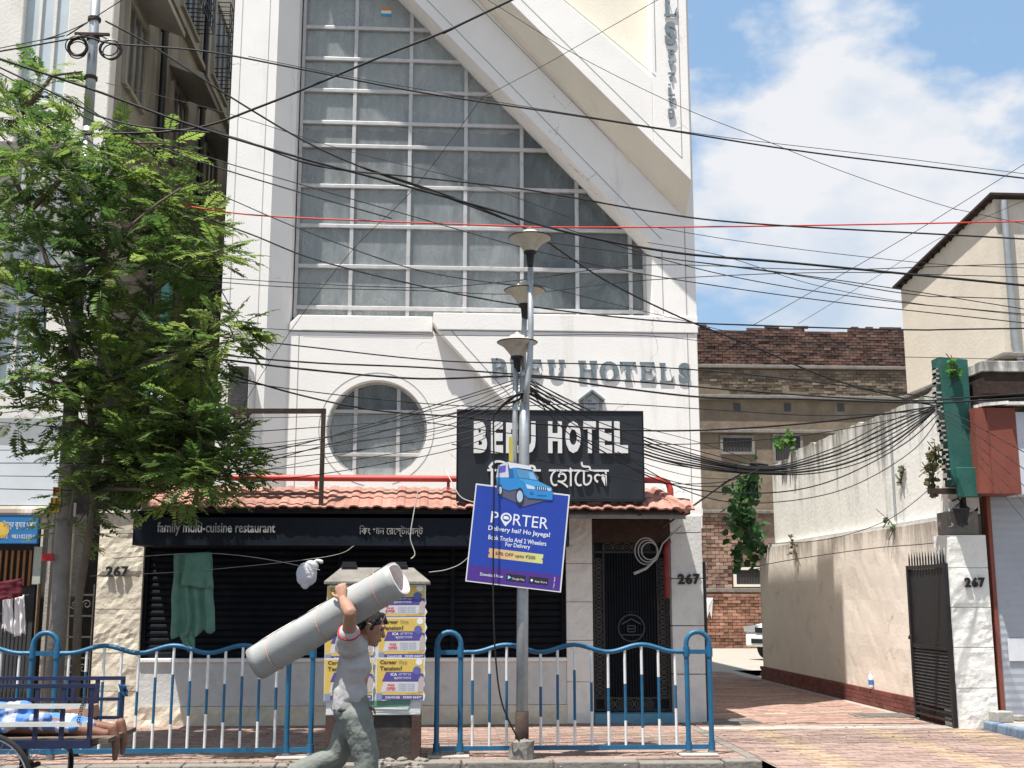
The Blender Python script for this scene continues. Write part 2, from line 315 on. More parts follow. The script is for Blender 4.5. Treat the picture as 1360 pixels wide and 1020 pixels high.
def pave(name, parent, x0, x1, y0, y1, l, wd, colf, zt, skip=None):
    mb = MB(); j = 0; y = y0
    while y < y1:
        x = x0 - (l / 2 if j % 2 else 0)
        while x < x1:
            a, b = max(x, x0), min(x + l, x1)
            if b - a > .03 and not (skip and skip((a + b) / 2, y)):
                c = colf((a + b) / 2, y); k = random.uniform(.82, 1.15); c = tuple(q * k for q in c)
                z = zt + random.uniform(-.003, .004); g_ = .004; dz = [random.uniform(-.002, .002) for _ in range(4)]
                mb.add([(a+g_,y+g_,z+dz[0]),(b-g_,y+g_,z+dz[1]),(b-g_,y+wd-g_,z+dz[2]),(a+g_,y+wd-g_,z+dz[3]),(a,y,zt-.02),(b,y,zt-.02),(b,y+wd,zt-.02),(a,y+wd,zt-.02)],
                       [(0,1,2,3),(4,5,1,0),(5,6,2,1),(6,7,3,2),(7,4,0,3)], 0, c)
            x += l
        y += wd; j += 1
    o = mb.build(name, M['paver'], parent); tag(o, kind='stuff'); return o
s1 = G(1030, 978).x; s2 = G(1185, 978).x; s3 = G(1330, 985).x
def dcol(x, y):
    if y < 15.1:
        return YEL if any(abs(x - s) < .17 for s in (s1, s2, s3)) else PINK
    yy = (y - 15.1 - .12 * (x - 3.2)) % 1.65
    return (.34, .275, .20) if yy < .13 else (.30, .195, .16)
pave('paver', dv, SWX + .13, 6.77, 10.92, 15.02, .22, .11, dcol, .004)
pave('paver', dv, SWX + .13, 6.46, 15.3, 26.8, .33, .165, dcol, .004)
MB().box((SWX + .13, 15.03, -.02), (6.5, 15.29, .010)).build('concrete_strip', M['concrete'], dv, bevel=.006)
pave('paver', sw, -9, SWX - .005, 12.42, 15.86, .24, .12, lambda x, y: (.29, .20, .165) if (int(x * 1.3 + 50) + int(y * 2)) % 9 else (.26, .20, .155), .002)
# manhole covers and rubble by the kerb
for i, (a, b, lab) in enumerate([((930, 956), (1010, 962), 'grey rectangular drain cover in the driveway beside the hotel pillar'), ((1148, 950), (1196, 952), 'brown drain grating in the driveway by the red plinth')]):
    p0 = G(*a); p1 = G(*b); mb = MB(); cx = max(3.75, (p0.x + p1.x) / 2); cy = (p0.y + p1.y) / 2
    mb.box((cx-.38, cy-.3, -.015), (cx+.38, cy+.3, .014))
    for k in range(9): mb.box((cx-.34, cy-.26+k*.06, .014), (cx+.34, cy-.235+k*.06, .02))
    tag(mb.build('drain_cover', M['grime']), lab, 'drain cover')

# ================================================================== HOTEL
hotel = thing('hotel_building', (.4, 17.2, 0), 'white hotel building with slanted glass front, round window and red tiled canopy', 'building')
YB, YW, YP, YC = 17.2, 17.75, 17.1, 16.7
YL_ = YB + .2; HT = 13.95; XL, XR = -2.30, 3.85
def half(pts, a, b, c):      # keep a*x + b*z <= c
    o = []
    for i in range(len(pts)):
        p, q = pts[i], pts[(i+1) % len(pts)]; dp = a*p[0] + b*p[1] - c; dq = a*q[0] + b*q[1] - c
        if dp <= 0: o.append(p)
        if dp * dq < 0: t = dp / (dp - dq); o.append((p[0] + (q[0]-p[0])*t, p[1] + (q[1]-p[1])*t))
    return o
# lower edge of the slanted band (front plane): through these two points
d0 = P(550, 0, YB); d1 = P(865, 322, YB); SL = (d1.z - d0.z) / (d1.x - d0.x)
zd = lambda x: d0.z + SL * (x - d0.x)
OPR = 3.185; OPB = 5.79                               # window opening right / bottom
wl = MB()
wl.box((XL, YL_ + .35, 5.0), (XR - .01, YW + 1.6, OPB), 0)        # floor slab band under the glass, solid behind
up = [(OPR, zd(OPR)), (XR, zd(OPR)), (XR, HT), (XL, HT), (XL, zd(XL))]
wl.prism(up, YB, YW + .3)
wl.prism([(OPR, OPB), (XR, OPB), (XR, zd(OPR)), (OPR, zd(OPR))], YB, YW + .3)
wl.build('upper_wall', M['plaster'], hotel)
bk = MB(); bk.box((-3.25, YW + 1.6, 0), (XR - .002, 31, HT - .3)); bk.box((XR - .25, YW + .301, 0), (XR - .001, YW + 1.6, HT - .3)); bk.box((-3.25, 17.801, OPB+.001), (XL-.1, YW + 1.6, HT - .3))
bk.box((XL, YB + .3, HT-.4), (XR - .26, YW + 1.6, HT - .31))
bk.build('main_block', M['plaster2'], hotel)
# lower wall: right panel proud of the left one, split along a slant
dA = P(575, 432, YB); dB = P(690, 556, YB); kx = (dB.x - dA.x) / (dB.z - dA.z); xs_ = lambda z: dA.x + kx * (z - dA.z)
zt = OPB + .02; zb = 2.62
lw = MB().prism([(xs_(zb), zb), (XR, zb), (XR, 5.55), (xs_(5.55), 5.55)], YB, YB + .4)
lw.prism([(xs_(5.56), 5.56), (XR + .012, 5.56), (XR + .012, OPB + .03), (xs_(5.56) - .06, OPB + .03), (xs_(5.56) - .06, 5.66)], YB - .02, YW - .06)
lw.build('lower_wall', M['plaster'], hotel, bevel=.012)
YL = YB + .2
rc = P(500, 570, YL); rr = abs(P(567, 570, YL).x - P(433, 570, YL).x) / 2; rcx = (P(567, 570, YL).x + P(433, 570, YL).x) / 2; rcz = (P(500, 509, YL).z + P(500, 632, YL).z) / 2
ring = [(rcx + rr*math.cos(a), rcz + rr*math.sin(a)) for a in [2*math.pi*k/48 for k in range(48)]]
def wall_with_hole(mb, x0, x1, z0, z1, y0, y1):
    out = []
    for k in range(48):
        a = 2*math.pi*k/48; c, s = math.cos(a), math.sin(a); t = 1e9
        if c > 1e-6: t = min(t, (x1-rcx)/c)
        if c < -1e-6: t = min(t, (x0-rcx)/c)
        if s > 1e-6: t = min(t, (z1-rcz)/s)
        if s < -1e-6: t = min(t, (z0-rcz)/s)
        out.append((rcx + c*t, rcz + s*t))
    cor = [(x1, z1), (x0, z1), (x0, z0), (x1, z0)]
    for k in range(48):
        j = (k+1) % 48; A, B = out[k], out[j]; poly = [ring[k], A]
        for q in cor:
            a0 = 2*math.pi*k/48; aq = math.atan2(q[1]-rcz, q[0]-rcx) % (2*math.pi)
            if a0 < aq < a0 + 2*math.pi/48 and min(abs(aq - a0), abs(aq - a0 - 2*math.pi/48)) > 1e-6: poly.append(q)
        poly += [B, ring[j]]
        mb.add([(x, y0, z) for x, z in poly], [tuple(range(len(poly)))])
        mb.add([(ring[k][0], y0, ring[k][1]), (ring[j][0], y0, ring[j][1]), (ring[j][0], y1, ring[j][1]), (ring[k][0], y1, ring[k][1])], [(0,1,2,3)])
lw = MB(); wall_with_hole(lw, XL, 2.7, zb, 5.55, YL, YL + .32)
lw.build('lower_wall', M['plaster'], hotel)
MB().prism([(XL+.002, 5.56), (xs_(5.56) - .07, 5.56), (xs_(5.56) - .07, OPB + .015), (XL+.14, OPB + .015), (XL+.002, 5.66)], YL - .02, YW - .062).build('window_ledge', M['plaster'], hotel, bevel=.012)
# flat plaster ring round the window and joints, thin grooves
gr = MB()
for k in range(64):
    if 46 <= k <= 50: continue
    a, b = 2*math.pi*k/64, 2*math.pi*(k+1)/64; r0, r1 = rr*1.135, rr*1.15
    gr.add([(rcx+q*math.cos(t), YL-.002, rcz+q*math.sin(t)) for q, t in ((r0,a),(r1,a),(r1,b),(r0,b))], [(0,1,2,3)])
def strip(mb, a, b, w_, y):   # groove drawn as a dark joint between plaster slabs, on a plane facing the street
    a, b = Vector((a[0], y, a[1])), Vector((b[0], y, b[1])); n = (b-a).normalized(); s = Vector((-n.z, 0, n.x)) * w_/2
    mb.add([a-s, b-s, b+s, a+s], [(0,1,2,3)])
strip(gr, (XL+.16, 3.2), (XL+.16, 5.5), .012, YL-.002)
strip(gr, (3.70, 3.0), (3.70, 7.25), .012, YB-.002); strip(gr, (3.34, 5.86), (3.34, zd(OPR)-.1), .012, YB-.002)
strip(gr, (XL+.2, 5.57), (xs_(5.57)-.1, 5.57), .012, YL-.0225)
strip(gr, (xs_(5.5)+.16, 5.55), (xs_(4)+.16, 4.0), .013, YB-.002)
zz = lambda x, o: zd(x) + o                       # joints along the slanted band
for o in (.22, 1.0): strip(gr, (XL+.3, zz(XL+.3, o)), (3.34 if o < .5 else 3.70, zz(3.34 if o < .5 else 3.70, o)), .012, YB-.002)
gr.build('plaster_joint', M['groove'], hotel)
# pilaster on the left, running up the whole front
pl = MB()
px0, px1 = -3.255, -2.58
pl.add([(px0,YP+.02,2.6),(px1,YP+.02,2.6),(XL,17.40,2.6),(XL,17.80,2.6),(px0,17.80,2.6),(px0,YP+.02,HT+.2),(px1,YP+.02,HT+.2),(XL,17.40,HT+.2),(XL,17.80,HT+.2),(px0,17.80,HT+.2)], [(0,1,6,5),(1,2,7,6),(2,3,8,7),(4,0,5,9),(5,6,7,8,9)])
for a, b in ((px0, px0+.115), (px0+.13, px1-.14), (px1-.125, px1)):
    z = 2.6
    while z < HT: pl.box((a, YP, z), (b, YP + .03, min(z + 3.1, HT + .2))); z += 3.1
pl.build('pilaster', M['plaster'], hotel)
# projecting upper volume with slanted soffit
c0 = P(675, 0, YC); c1 = P(918, 240, YC); sl2 = (c1.z - c0.z) / (c1.x - c0.x); ze = lambda x: c0.z + sl2*(x - c0.x); XC = c1.x
r0 = P(748, 0, YC); r1_ = P(866, 103, YC); sl3 = (r1_.z - r0.z) / (r1_.x - r0.x); zr = lambda x: r0.z + sl3*(x - r0.x); XI = r1_.x
ub = MB()
ub.prism([(XC - .002, ze(XC)+.002), (XC - .002, HT - .002), (XL, HT - .002), (XL, ze(XL)+.002)], YC + .28, YB + .001)
ub.build('upper_bay', M['plaster2'], hotel)
k0 = P(640, 7, YB); k1 = P(862, 240, YB); zk0 = lambda x: k0.z + (k1.z - k0.z) / (k1.x - k0.x) * (x - k0.x)      # line where the sloping soffit meets the wall
MB().add([(XL, YC+.003, ze(XL)-.002), (XC-.001, YC+.003, ze(XC)-.002), (XC-.001, YB-.001, zk0(XC)), (XL, YB-.001, zk0(XL)), (XC-.001, YB-.001, ze(XC)+.3)], [(0,3,2,1), (1,2,4)]).build('soffit', M['plaster2'], hotel)
ub = MB()
ub.prism([(XI + .001, zr(XI)), (XI + .001, ze(XI + .001)), (XC, ze(XC)), (XC, HT), (XI + .001, HT)], YC, YC + .279)
ub.prism([(XL, ze(XL)), (XI, ze(XI)), (XI, zr(XI)), (XL, zr(XL))], YC, YC + .279)
ub.build('upper_bay_frame', M['plaster'], hotel, bevel=.008)
gr = MB()
strip(gr, (XI+.06, zr(XI)+.1), (XI+.06, 13), .012, YC-.002); strip(gr, (XC-.13, ze(XC)+.35), (XC-.13, 13), .012, YC-.002)
strip(gr, (XC-.13, ze(XC-.13)+.22), (-1, ze(-1)+.22), .012, YC-.002); strip(gr, (XI+.06, zr(XI)+.02), (-1, zr(-1)-.12), .012, YC-.002)
gr.build('plaster_joint', M['groove'], hotel)

# ---- big slanted window: frame, mullions, transoms, panes, curtains
win = MB()
XW0 = XL + .02; zdw = lambda x: P(545, 0, YW).z + (P(858, 330, YW).z - P(545, 0, YW).z) / (P(858, 330, YW).x - P(545, 0, YW).x) * (x - P(545, 0, YW).x)
vx = [P(px, 415, YW).x for px in (391, 464.5, 541, 617, 693, 767, 838, 862)]
hz = [P(395, py, YW).z for py in (424, 408.5, 353.5, 300, 247, 193.5, 162.5, 120, 78, 36.5, -8, -50, -92)]
win.box((XW0, YW - .03, OPB + .012), (XW0 + .05, YW + .05, 12.5)); win.box((XW0, YW - .03, OPB + .012), (OPR - .002, YW + .05, OPB + .05)); win.box((OPR - .05, YW - .03, OPB), (OPR - .002, YW + .05, zd(OPR)))
wo = win.build('window', M['alu'], hotel)
for i, x in enumerate(vx[1:-1]):
    top = min(zdw(x) + .1, 12.4); MB().box((x - .03, YW - .035, OPB + .05), (x + .03, YW + .045, top)).build('mullion', M['alu'], wo, bevel=.006)
for z in hz[1:]:
    xe = min(OPR - .05, d0.x + (z - d0.z) / SL + .25)
    if xe > XW0 + .3: MB().box((XW0 + .05, YW - .045, z - .03), (xe, YW + .035, z + .03)).build('transom', M['alu'], wo, bevel=.006)
for i in range(7):
    for j in range(len(hz) - 1):
        q = [(vx[i], hz[j]), (vx[i+1], hz[j]), (vx[i+1], hz[j+1]), (vx[i], hz[j+1])]
        q = half(q, -SL, 1, zdw(0) + .15)
        if len(q) < 3: continue
        ty = random.uniform(-.004, .004)
        MB().prism(q, YW + .008 + ty, YW + .014 + ty).build('pane', M['pane'] if i < 4 else M['pane_dark'], wo)
def curtain(x0, x1, z0, z1, y, amp=.06, freq=21, clip=None, skipf=None):
    mb = MB(); nx = int((x1 - x0) / .022); zs = [z0 + (z1 - z0) * k / 6 for k in range(7)]; o = len(mb.v)
    for iz, z in enumerate(zs):
        for k in range(nx + 1):
            x = x0 + (x1-x0)*k/nx; yy = y + amp*math.sin(freq*x + 2*noise.noise(Vector((x*2.1, z*.5, 3)))) + .5*amp*math.sin(freq*.37*x + z*.3)
            zz_ = min(z, clip(x)) if clip else z
            mb.v.append(Vector((x, yy, zz_)))
    for iz in range(6):
        for k in range(nx): mb.f.append([o+iz*(nx+1)+k, o+iz*(nx+1)+k+1, o+(iz+1)*(nx+1)+k+1, o+(iz+1)*(nx+1)+k]); mb.m.append(0); mb.c.append(None)
    return mb
cl = lambda x: zdw(x) + .12
curtain(vx[0], vx[4] - .04, OPB + .06, hz[4] + .15, YW + .16).build('curtain', M['curtain'], hotel, smooth=True)
curtain(vx[0], vx[4] + .1, hz[6] - .05, 11.4, YW + .16, clip=cl).build('curtain', M['curtain'], hotel, smooth=True)
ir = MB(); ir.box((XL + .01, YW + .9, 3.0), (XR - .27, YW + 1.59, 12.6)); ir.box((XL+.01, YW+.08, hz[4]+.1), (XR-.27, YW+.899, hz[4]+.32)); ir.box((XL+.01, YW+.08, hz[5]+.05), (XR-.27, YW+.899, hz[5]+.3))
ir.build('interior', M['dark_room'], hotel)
# small tricolour sticker on an upper pane
st = MB(); p = P(513, 17, YW - .001)
for k, c in enumerate(((.05,.3,.5),(.8,.8,.8),(.6,.25,.06))): st.add([(p.x-.08, YW+.002, p.z-.06+k*.05),(p.x+.08, YW+.002, p.z-.06+k*.05),(p.x+.08, YW+.002, p.z-.01+k*.05),(p.x-.08, YW+.002, p.z-.01+k*.05)], [(0,1,2,3)], 0, c)
st.build('sticker', vmat('sticker_paint', .6, .05, bump=0), wo)
# round window
rw = MB(); yy = YL + .2
rw.lathe((rcx, yy + .04, rcz), [(rr + .005, -.04), (rr + .005, .04), (rr - .035, .04), (rr - .035, -.04), (rr + .005, -.04)], 48, axis=(0, -1, 0))
rwo = rw.build('round_window', M['alu'], hotel, auto=40)
bx = [P(472, 570, yy).x, P(529, 570, yy).x]; bz = [P(500, 547, yy).z, P(500, 604, yy).z]
for x in bx: h = math.sqrt(rr*rr - (x-rcx)**2); MB().box((x-.028, yy-.03, rcz-h+.02), (x+.028, yy+.04, rcz+h-.02)).build('mullion', M['alu'], rwo, bevel=.006)
for z in bz: h = math.sqrt(rr*rr - (z-rcz)**2); MB().box((rcx-h+.02, yy-.035, z-.025), (rcx+h-.02, yy+.03, z+.025)).build('transom', M['alu'], rwo, bevel=.006)
gx = [rcx-rr] + bx + [rcx+rr]; gz = [rcz+rr, bz[0], bz[1], rcz-rr]
for i in range(3):
    for j in range(3):
        q = [(rcx + (rr-.03)*math.cos(a), rcz + (rr-.03)*math.sin(a)) for a in [2*math.pi*k/48 for k in range(48)]]
        for h_ in ((-1,0,-gx[i]), (1,0,gx[i+1]), (0,1,gz[j]), (0,-1,-gz[j+1])): q = half(q, *h_)
        if len(q) >= 3: MB().prism(q, yy+.006, yy+.012).build('pane', M['pane_dark'] if j == 0 else M['pane'], rwo)
curtain(bx[0] - .35, bx[1] + .2, rcz - rr, bz[0] - .02, yy + .12, .02, 34).build('curtain', M['curtain'], rwo, smooth=True)
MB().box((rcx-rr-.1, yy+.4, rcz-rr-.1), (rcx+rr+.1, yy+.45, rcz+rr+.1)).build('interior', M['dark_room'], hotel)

# ---- letters on the wall
def seg_arc(mb, cx, cz, ro, ri, a0, a1, y, d, n=14, rz=None):   # part of a ring in XZ with (rx, rz) radii
    (ox, oz), (ix, iz) = ro, ri; pts = []
    for k in range(n):
        t, u = a0 + (a1-a0)*k/n, a0 + (a1-a0)*(k+1)/n
        q = [(cx+ix*math.cos(t), cz+iz*math.sin(t)), (cx+ox*math.cos(t), cz+oz*math.sin(t)), (cx+ox*math.cos(u), cz+oz*math.sin(u)), (cx+ix*math.cos(u), cz+iz*math.sin(u))]
        mb.prism(q if a1 > a0 else q[::-1], y - d, y)
def serif(mb, ch, x, z, w_, h, y, d):
    b = lambda x0, z0, x1, z1: mb.prism([(x+x0*w_, z+z0*h), (x+x1*w_, z+z0*h), (x+x1*w_, z+z1*h), (x+x0*w_, z+z1*h)], y-d, y)
    H = math.pi/2; A = lambda cx, cz, ro, ri, a0, a1: seg_arc(mb, x+cx*w_, z+cz*h, (ro[0]*w_, ro[1]*h), (ri[0]*w_, ri[1]*h), a0, a1, y, d)
    tri = lambda *p: mb.prism([(x+a*w_, z+c*h) for a, c in p], y-d, y)
    if ch in 'BEHTLU' and ch not in 'TU': b(.0,0,.40,.09); b(.0,.91,.40,1); b(.08,.09,.31,.91)
    if ch == 'B': A(.45,.735,(.45,.265),(.24,.175),-H,H); A(.48,.265,(.5,.265),(.27,.175),-H,H); b(.31,0,.48,.09); b(.31,.91,.46,1); b(.31,.47,.46,.56)
    if ch in 'EL': b(.40,0,.86,.09); tri((.86,0),(.96,.32),(.90,.32),(.72,.09))
    if ch == 'E': b(.40,.91,.86,1); tri((.86,1),(.72,.91),(.86,.70),(.92,.70)); b(.31,.46,.62,.55); b(.60,.38,.67,.64)
    if ch == 'H': b(.60,0,1,.09); b(.60,.91,1,1); b(.69,.09,.92,.91); b(.31,.46,.69,.55)
    if ch == 'T': b(.28,0,.72,.09); b(.38,.09,.62,.91); b(.03,.91,.97,1); tri((.0,.70),(.06,.70),(.20,.91),(.03,1)); tri((.94,.70),(1,.70),(.97,1),(.80,.91))
    if ch == 'U': b(0,.91,.42,1); b(.64,.91,1,1); b(.09,.33,.32,.91); b(.76,.33,.87,.91); A(.48,.34,(.39,.36),(.17,.26),math.pi,2*math.pi)
    if ch == 'O': A(.5,.5,(.5,.52),(.25,.43),0,2*math.pi)
    if ch == 'S': text_into(mb, 'S', (x+.06*w_, y, z-.02*h), X_, Z_, w_*.86, h*1.04, d, bold=.045)
p0 = P(652, 502, YB); p1 = P(652, 476, YB); lh = p1.z - p0.z
for ch, px0_, px1_, yo in (('B',652,674,0),('E',677,697,0),('E',702,721,1),('U',727,750,1),('H',768,793,2),('O',796,822,3),('T',823,845,3),('E',850,872,3),('L',876,896,4),('S',900,918,4)):
    a = P(px0_, 503, YB).x; b_ = P(px1_, 503, YB).x; mb = MB(); serif(mb, ch, a, p0.z - (.01*yo), b_ - a, lh, YB - .006, .016)
    for k in (.3, .7): mb.tube([(a+(b_-a)*k, YB-.05, p0.z+lh*.5), (a+(b_-a)*k, YB+.01, p0.z+lh*.5)], .008, 6)
    mb.build('wall_letter', M['steel_letter'], hotel)
for ch, pa, pb, pc, pd in (('L',881,900,-14,23),('S',881,899,30,60)):
    a = P(pa, pc, YC); b_ = P(pb, pd, YC); mb = MB(); serif(mb, ch, a.x, b_.z, b_.x-a.x, a.z-b_.z, YC-.012, .018)
    mb.tube([(a.x*.6+b_.x*.4, YC-.05, (a.z+b_.z)/2), (a.x*.6+b_.x*.4, YC+.01, (a.z+b_.z)/2)], .008, 6); mb.build('wall_letter', M['steel_letter'], hotel)
for ch, pc, pd in (('P',66,78),('V',81,94),('T',97,108),('.',112,114),('L',117,128),('T',131,141),('D',145,158)):
    a = P(887, pc, YC); b_ = P(896, pd, YC); mb = MB(); text_into(mb, ch, (a.x, YC-.012, b_.z), X_, Z_, (b_.x-a.x)*(.35 if ch == '.' else 1), a.z-b_.z, .018, bold=.03)
    mb.tube([(a.x+.035, YC-.03, (a.z+b_.z)/2), (a.x+.035, YC+.01, (a.z+b_.z)/2)], .006, 6); mb.build('wall_letter', M['steel_letter'], hotel)
# little house emblem above the board
em = MB(); a = P(772, 531, YB); b_ = P(799, 549, YB); cx = (a.x+b_.x)/2; hw = (b_.x-a.x)/2; zb_, zt_ = b_.z-.12, a.z
ap = P(785, 520, YB).z
em.bar((cx-hw*1.25, YB-.05, zt_-.02), (cx, YB-.05, ap), .1, .03); em.bar((cx+hw*1.25, YB-.05, zt_-.02), (cx, YB-.05, ap), .1, .03)
em.box((cx-hw, YB-.06, zb_), (cx-hw+.03, YB+.01, zt_)); em.box((cx+hw-.03, YB-.06, zb_), (cx+hw, YB+.01, zt_))
em.prism([(cx-hw*.55, zb_), (cx+hw*.55, zb_), (cx+hw*.55, zt_), (cx, ap-.05), (cx-hw*.55, zt_)], YB-.02, YB+.01, 1)
for k, (l, o) in enumerate(((.5,0),(1,0),(1,0),(.5,0),(1,0))): em.box((cx-hw*.4, YB-.03, zt_-.03-k*.055), (cx-hw*.4+hw*.8*l, YB-.018, zt_-.008-k*.055))
em.build('house_emblem', [M['steel_letter'], mat('emblem_plate', (.50,.52,.54), .5, .1, 9, 0)], hotel)
# dark box on the pilaster
bxm = MB(); a = P(304, 486, YP - .4); b_ = P(328, 545, YP - .4)
bxm.box((a.x, YP - .4, b_.z), (b_.x, YP + .015, a.z)); bxo = bxm.build('wall_box', mat('weathered_box', (.045, .045, .045), .8, .4, 5, .4, 20, stain=((.16,.15,.14), .4, 4), streak=.3), hotel, bevel=.01)
MB().box((b_.x + .001, YP - .39, b_.z + .01), (b_.x + .012, YP, a.z - .01)).build('side_panel', M['plinthwall'], bxo)
mb = MB(); mb.bar((a.x+.04, YP-.35, b_.z-.03), (a.x+.04, YP+.01, b_.z-.03), .03); mb.bar((b_.x-.04, YP-.35, b_.z-.03), (b_.x-.04, YP+.01, b_.z-.03), .03); mb.bar((a.x-.02, YP-.35, b_.z-.012), (b_.x+.02, YP-.35, b_.z-.012), .025); mb.build('bracket', M['rust'], bxo)
# ================================================================== HOTEL GROUND FLOOR
YG = 15.9
def stone_slab(mb, x0, x1, z0, z1, y, seed, step=.09, amp=.03, d=.3):
    """rough split-stone facing: a gridded front with uneven relief"""
    nx = max(3, int((x1-x0)/step)); nz = max(3, int((z1-z0)/step)); o = len(mb.v)
    for j in range(nz+1):
        for i in range(nx+1):
            x = x0+(x1-x0)*i/nx; z = z0+(z1-z0)*j/nz
            n = noise.noise(Vector((x*3.1+seed, z*2.2, seed))) + .6*noise.noise(Vector((x*9+z*6, z*8, seed)))
            e = 0 if i in (0, nx) or j in (0, nz) else 1
            mb.v.append(Vector((x, y - amp*n*e, z)))
    for j in range(nz):
        for i in range(nx): mb.f.append([o+j*(nx+1)+i, o+j*(nx+1)+i+1, o+(j+1)*(nx+1)+i+1, o+(j+1)*(nx+1)+i]); mb.m.append(0); mb.c.append(None)
    mb.add([(x0,y,z0),(x1,y,z0),(x1,y,z1),(x0,y,z1),(x0,y+d,z0),(x1,y+d,z0),(x1,y+d,z1),(x0,y+d,z1)], [(1,5,6,2),(4,0,3,7),(3,2,6,7),(0,4,5,1)])
def pillar(x0, x1, m, seed, name='pillar', y=YG, z1=2.72, d=.45, z0=0):
    mb = MB(); z = z0
    while z < z1 - .05:
        h = min(random.uniform(.42, .56), z1 - z);
        if z1 - z - h < .2: h = z1 - z
        stone_slab(mb, x0 + .002, x1 - .002, z + .004, z + h - .004, y - .02, seed + z, step=.06, d=.1, amp=.024); z += h
    mb.box((x0 + .012, y + .02, z0), (x1 - .012, y + d, z1)); return mb.build(name, m, hotel)
xa, xb = P(121, 900, YG).x, P(188, 800, YG).x
pillar(xa, xb, M['rough_stone'], 3)
MB().box((xa - .02, YG - .06, 2.722), (xb + .02, YG + .47, 2.76)).build('pillar_cap', M['plaster'], hotel)
xm0, xm1 = P(752, 800, YG).x, P(787, 800, YG).x
pillar(xm0, xm1, M['rough_white'], 9)
xr0, xr1 = P(893, 850, YG).x, P(937, 900, YG).x
mb = MB()
for z0, z1 in ((0, .62), (.63, 1.25), (1.26, 1.87), (1.88, 2.48), (2.49, 2.72)): mb.box((xr0, YG - .02, z0), (xr1, YG + .45, z1))
mb.build('pillar', M['plinthwall'], hotel, bevel=.008)
MB().box((xr1 + .004, YG + .02, .0), (xr1 + .05, YG + .08, 2.1)).build('downpipe', M['black'], hotel)
MB().box((xr0, YG + .01, 2.722), (xr1 + .03, 17.19, 2.82)).build('side_beam', M['plaster'], hotel)
mb = MB().box((xr1 - .25, YG + .46, 0), (xr1 - .02, 19.34, 2.72)); mb.build('side_wall', M['plaster2'], hotel)
# numbers
def number(s, px0, px1, py0, py1, y, parent, m, name='house_number'):
    a = P(px0, py1, y); b_ = P(px1, py0, y); n = len(s); wd = (b_.x - a.x) / n
    for i, ch in enumerate(s):
        mb = MB(); text_into(mb, ch, (a.x + i*wd + wd*.04, y + .004, a.z), X_, Z_, wd*.88, b_.z - a.z, .026, bold=.045); mb.build('number_letter', m, parent)
number('267', 140, 172, 752, 766, YG - .05, hotel, M['black_letter'])
number('267', 900, 930, 762, 776, YG - .025, hotel, M['black_letter'])
# sill wall under the shutter
sx0, sx1 = xb + .001, xm0 - .001; zs_ = P(500, 879, YG).z
mb = MB()
stone_slab(mb, sx0, sx1, 0, .24, YG - .03, 21, .07, .03)
mb.build('base_course', M['rough_stone'], hotel)
MB().box((sx0, YG - .005, .245), (sx1, YG + .2, zs_)).build('sill_wall', M['plinthwall'], hotel)
MB().box((sx0, YG - .04, zs_ + .001), (sx1, YG + .2, zs_ + .05)).build('sill', M['plaster'], hotel, bevel=.01)
# rolling shutter: each slat curved, guides at both ends
sh = MB(); z = zs_ + .055; ys = YG + .1
while z < 2.35:
    prof = [(0, z), (-.016, z + .02), (-.02, z + .045), (-.012, z + .07), (0, z + .082)]
    for k in range(4): sh.add([(sx0+.06, ys+prof[k][0], prof[k][1]), (sx1-.06, ys+prof[k][0], prof[k][1]), (sx1-.06, ys+prof[k+1][0], prof[k+1][1]), (sx0+.06, ys+prof[k+1][0], prof[k+1][1])], [(0,1,2,3)])
    z += .088
sho = sh.build('rolling_shutter', M['shutter'], hotel, auto=50)
for xx in (sx0 + .001, sx1 - .06, -1.35, .15): MB().box((xx, ys - .05, zs_ + .055), (xx + .055, ys + .03, 2.4)).build('guide_rail', M['shutter'], sho)
MB().box((sx0, ys + .031, .25), (sx1, ys + .3, 2.7)).build('back_wall', M['navy'], hotel)
# fascia board with the restaurant name
YS = 14.98
fa = P(178, 680, YS); fb = P(628, 725, YS)
xf1 = P(756, 700, YS).x
mb = MB().box((fa.x, YS, fb.z), (xf1, YS + .06, fa.z + .02)); mb.box((fa.x, YS + .061, fb.z), (fa.x + .03, YG - .04, fa.z)); mb.box((fa.x, YS + .061, fb.z), (xf1, YG + .3, fb.z + .02))
fo = mb.build('fascia_board', M['navy'], hotel)
a = P(209, 708, YS); b_ = P(366, 694, YS); mb = MB(); text_into(mb, 'family multi-cuisine restaurant', (a.x, YS - .001, a.z - .03), X_, Z_, b_.x - a.x, b_.z - a.z + .03, .02, bold=.012)
mb.build('fascia_lettering', mat('dull_letter', (.33, .33, .32), .5, .1, 9, 0), fo)
a = P(477, 713, YS); b_ = P(562, 698, YS); mb = MB(); text_into(mb, '\u09bf\u0995\u0982 \u0996\u09be\u09a8 \u09c7\u09b0\u09c7\u09b8\u09cd\u099f\u09be\u09c7\u09b0\u09a8\u09cd\u099f', (a.x, YS - .001, a.z), X_, Z_, b_.x - a.x, b_.z - a.z, .02)
mb.build('fascia_lettering', MATS['dull_letter'], fo)
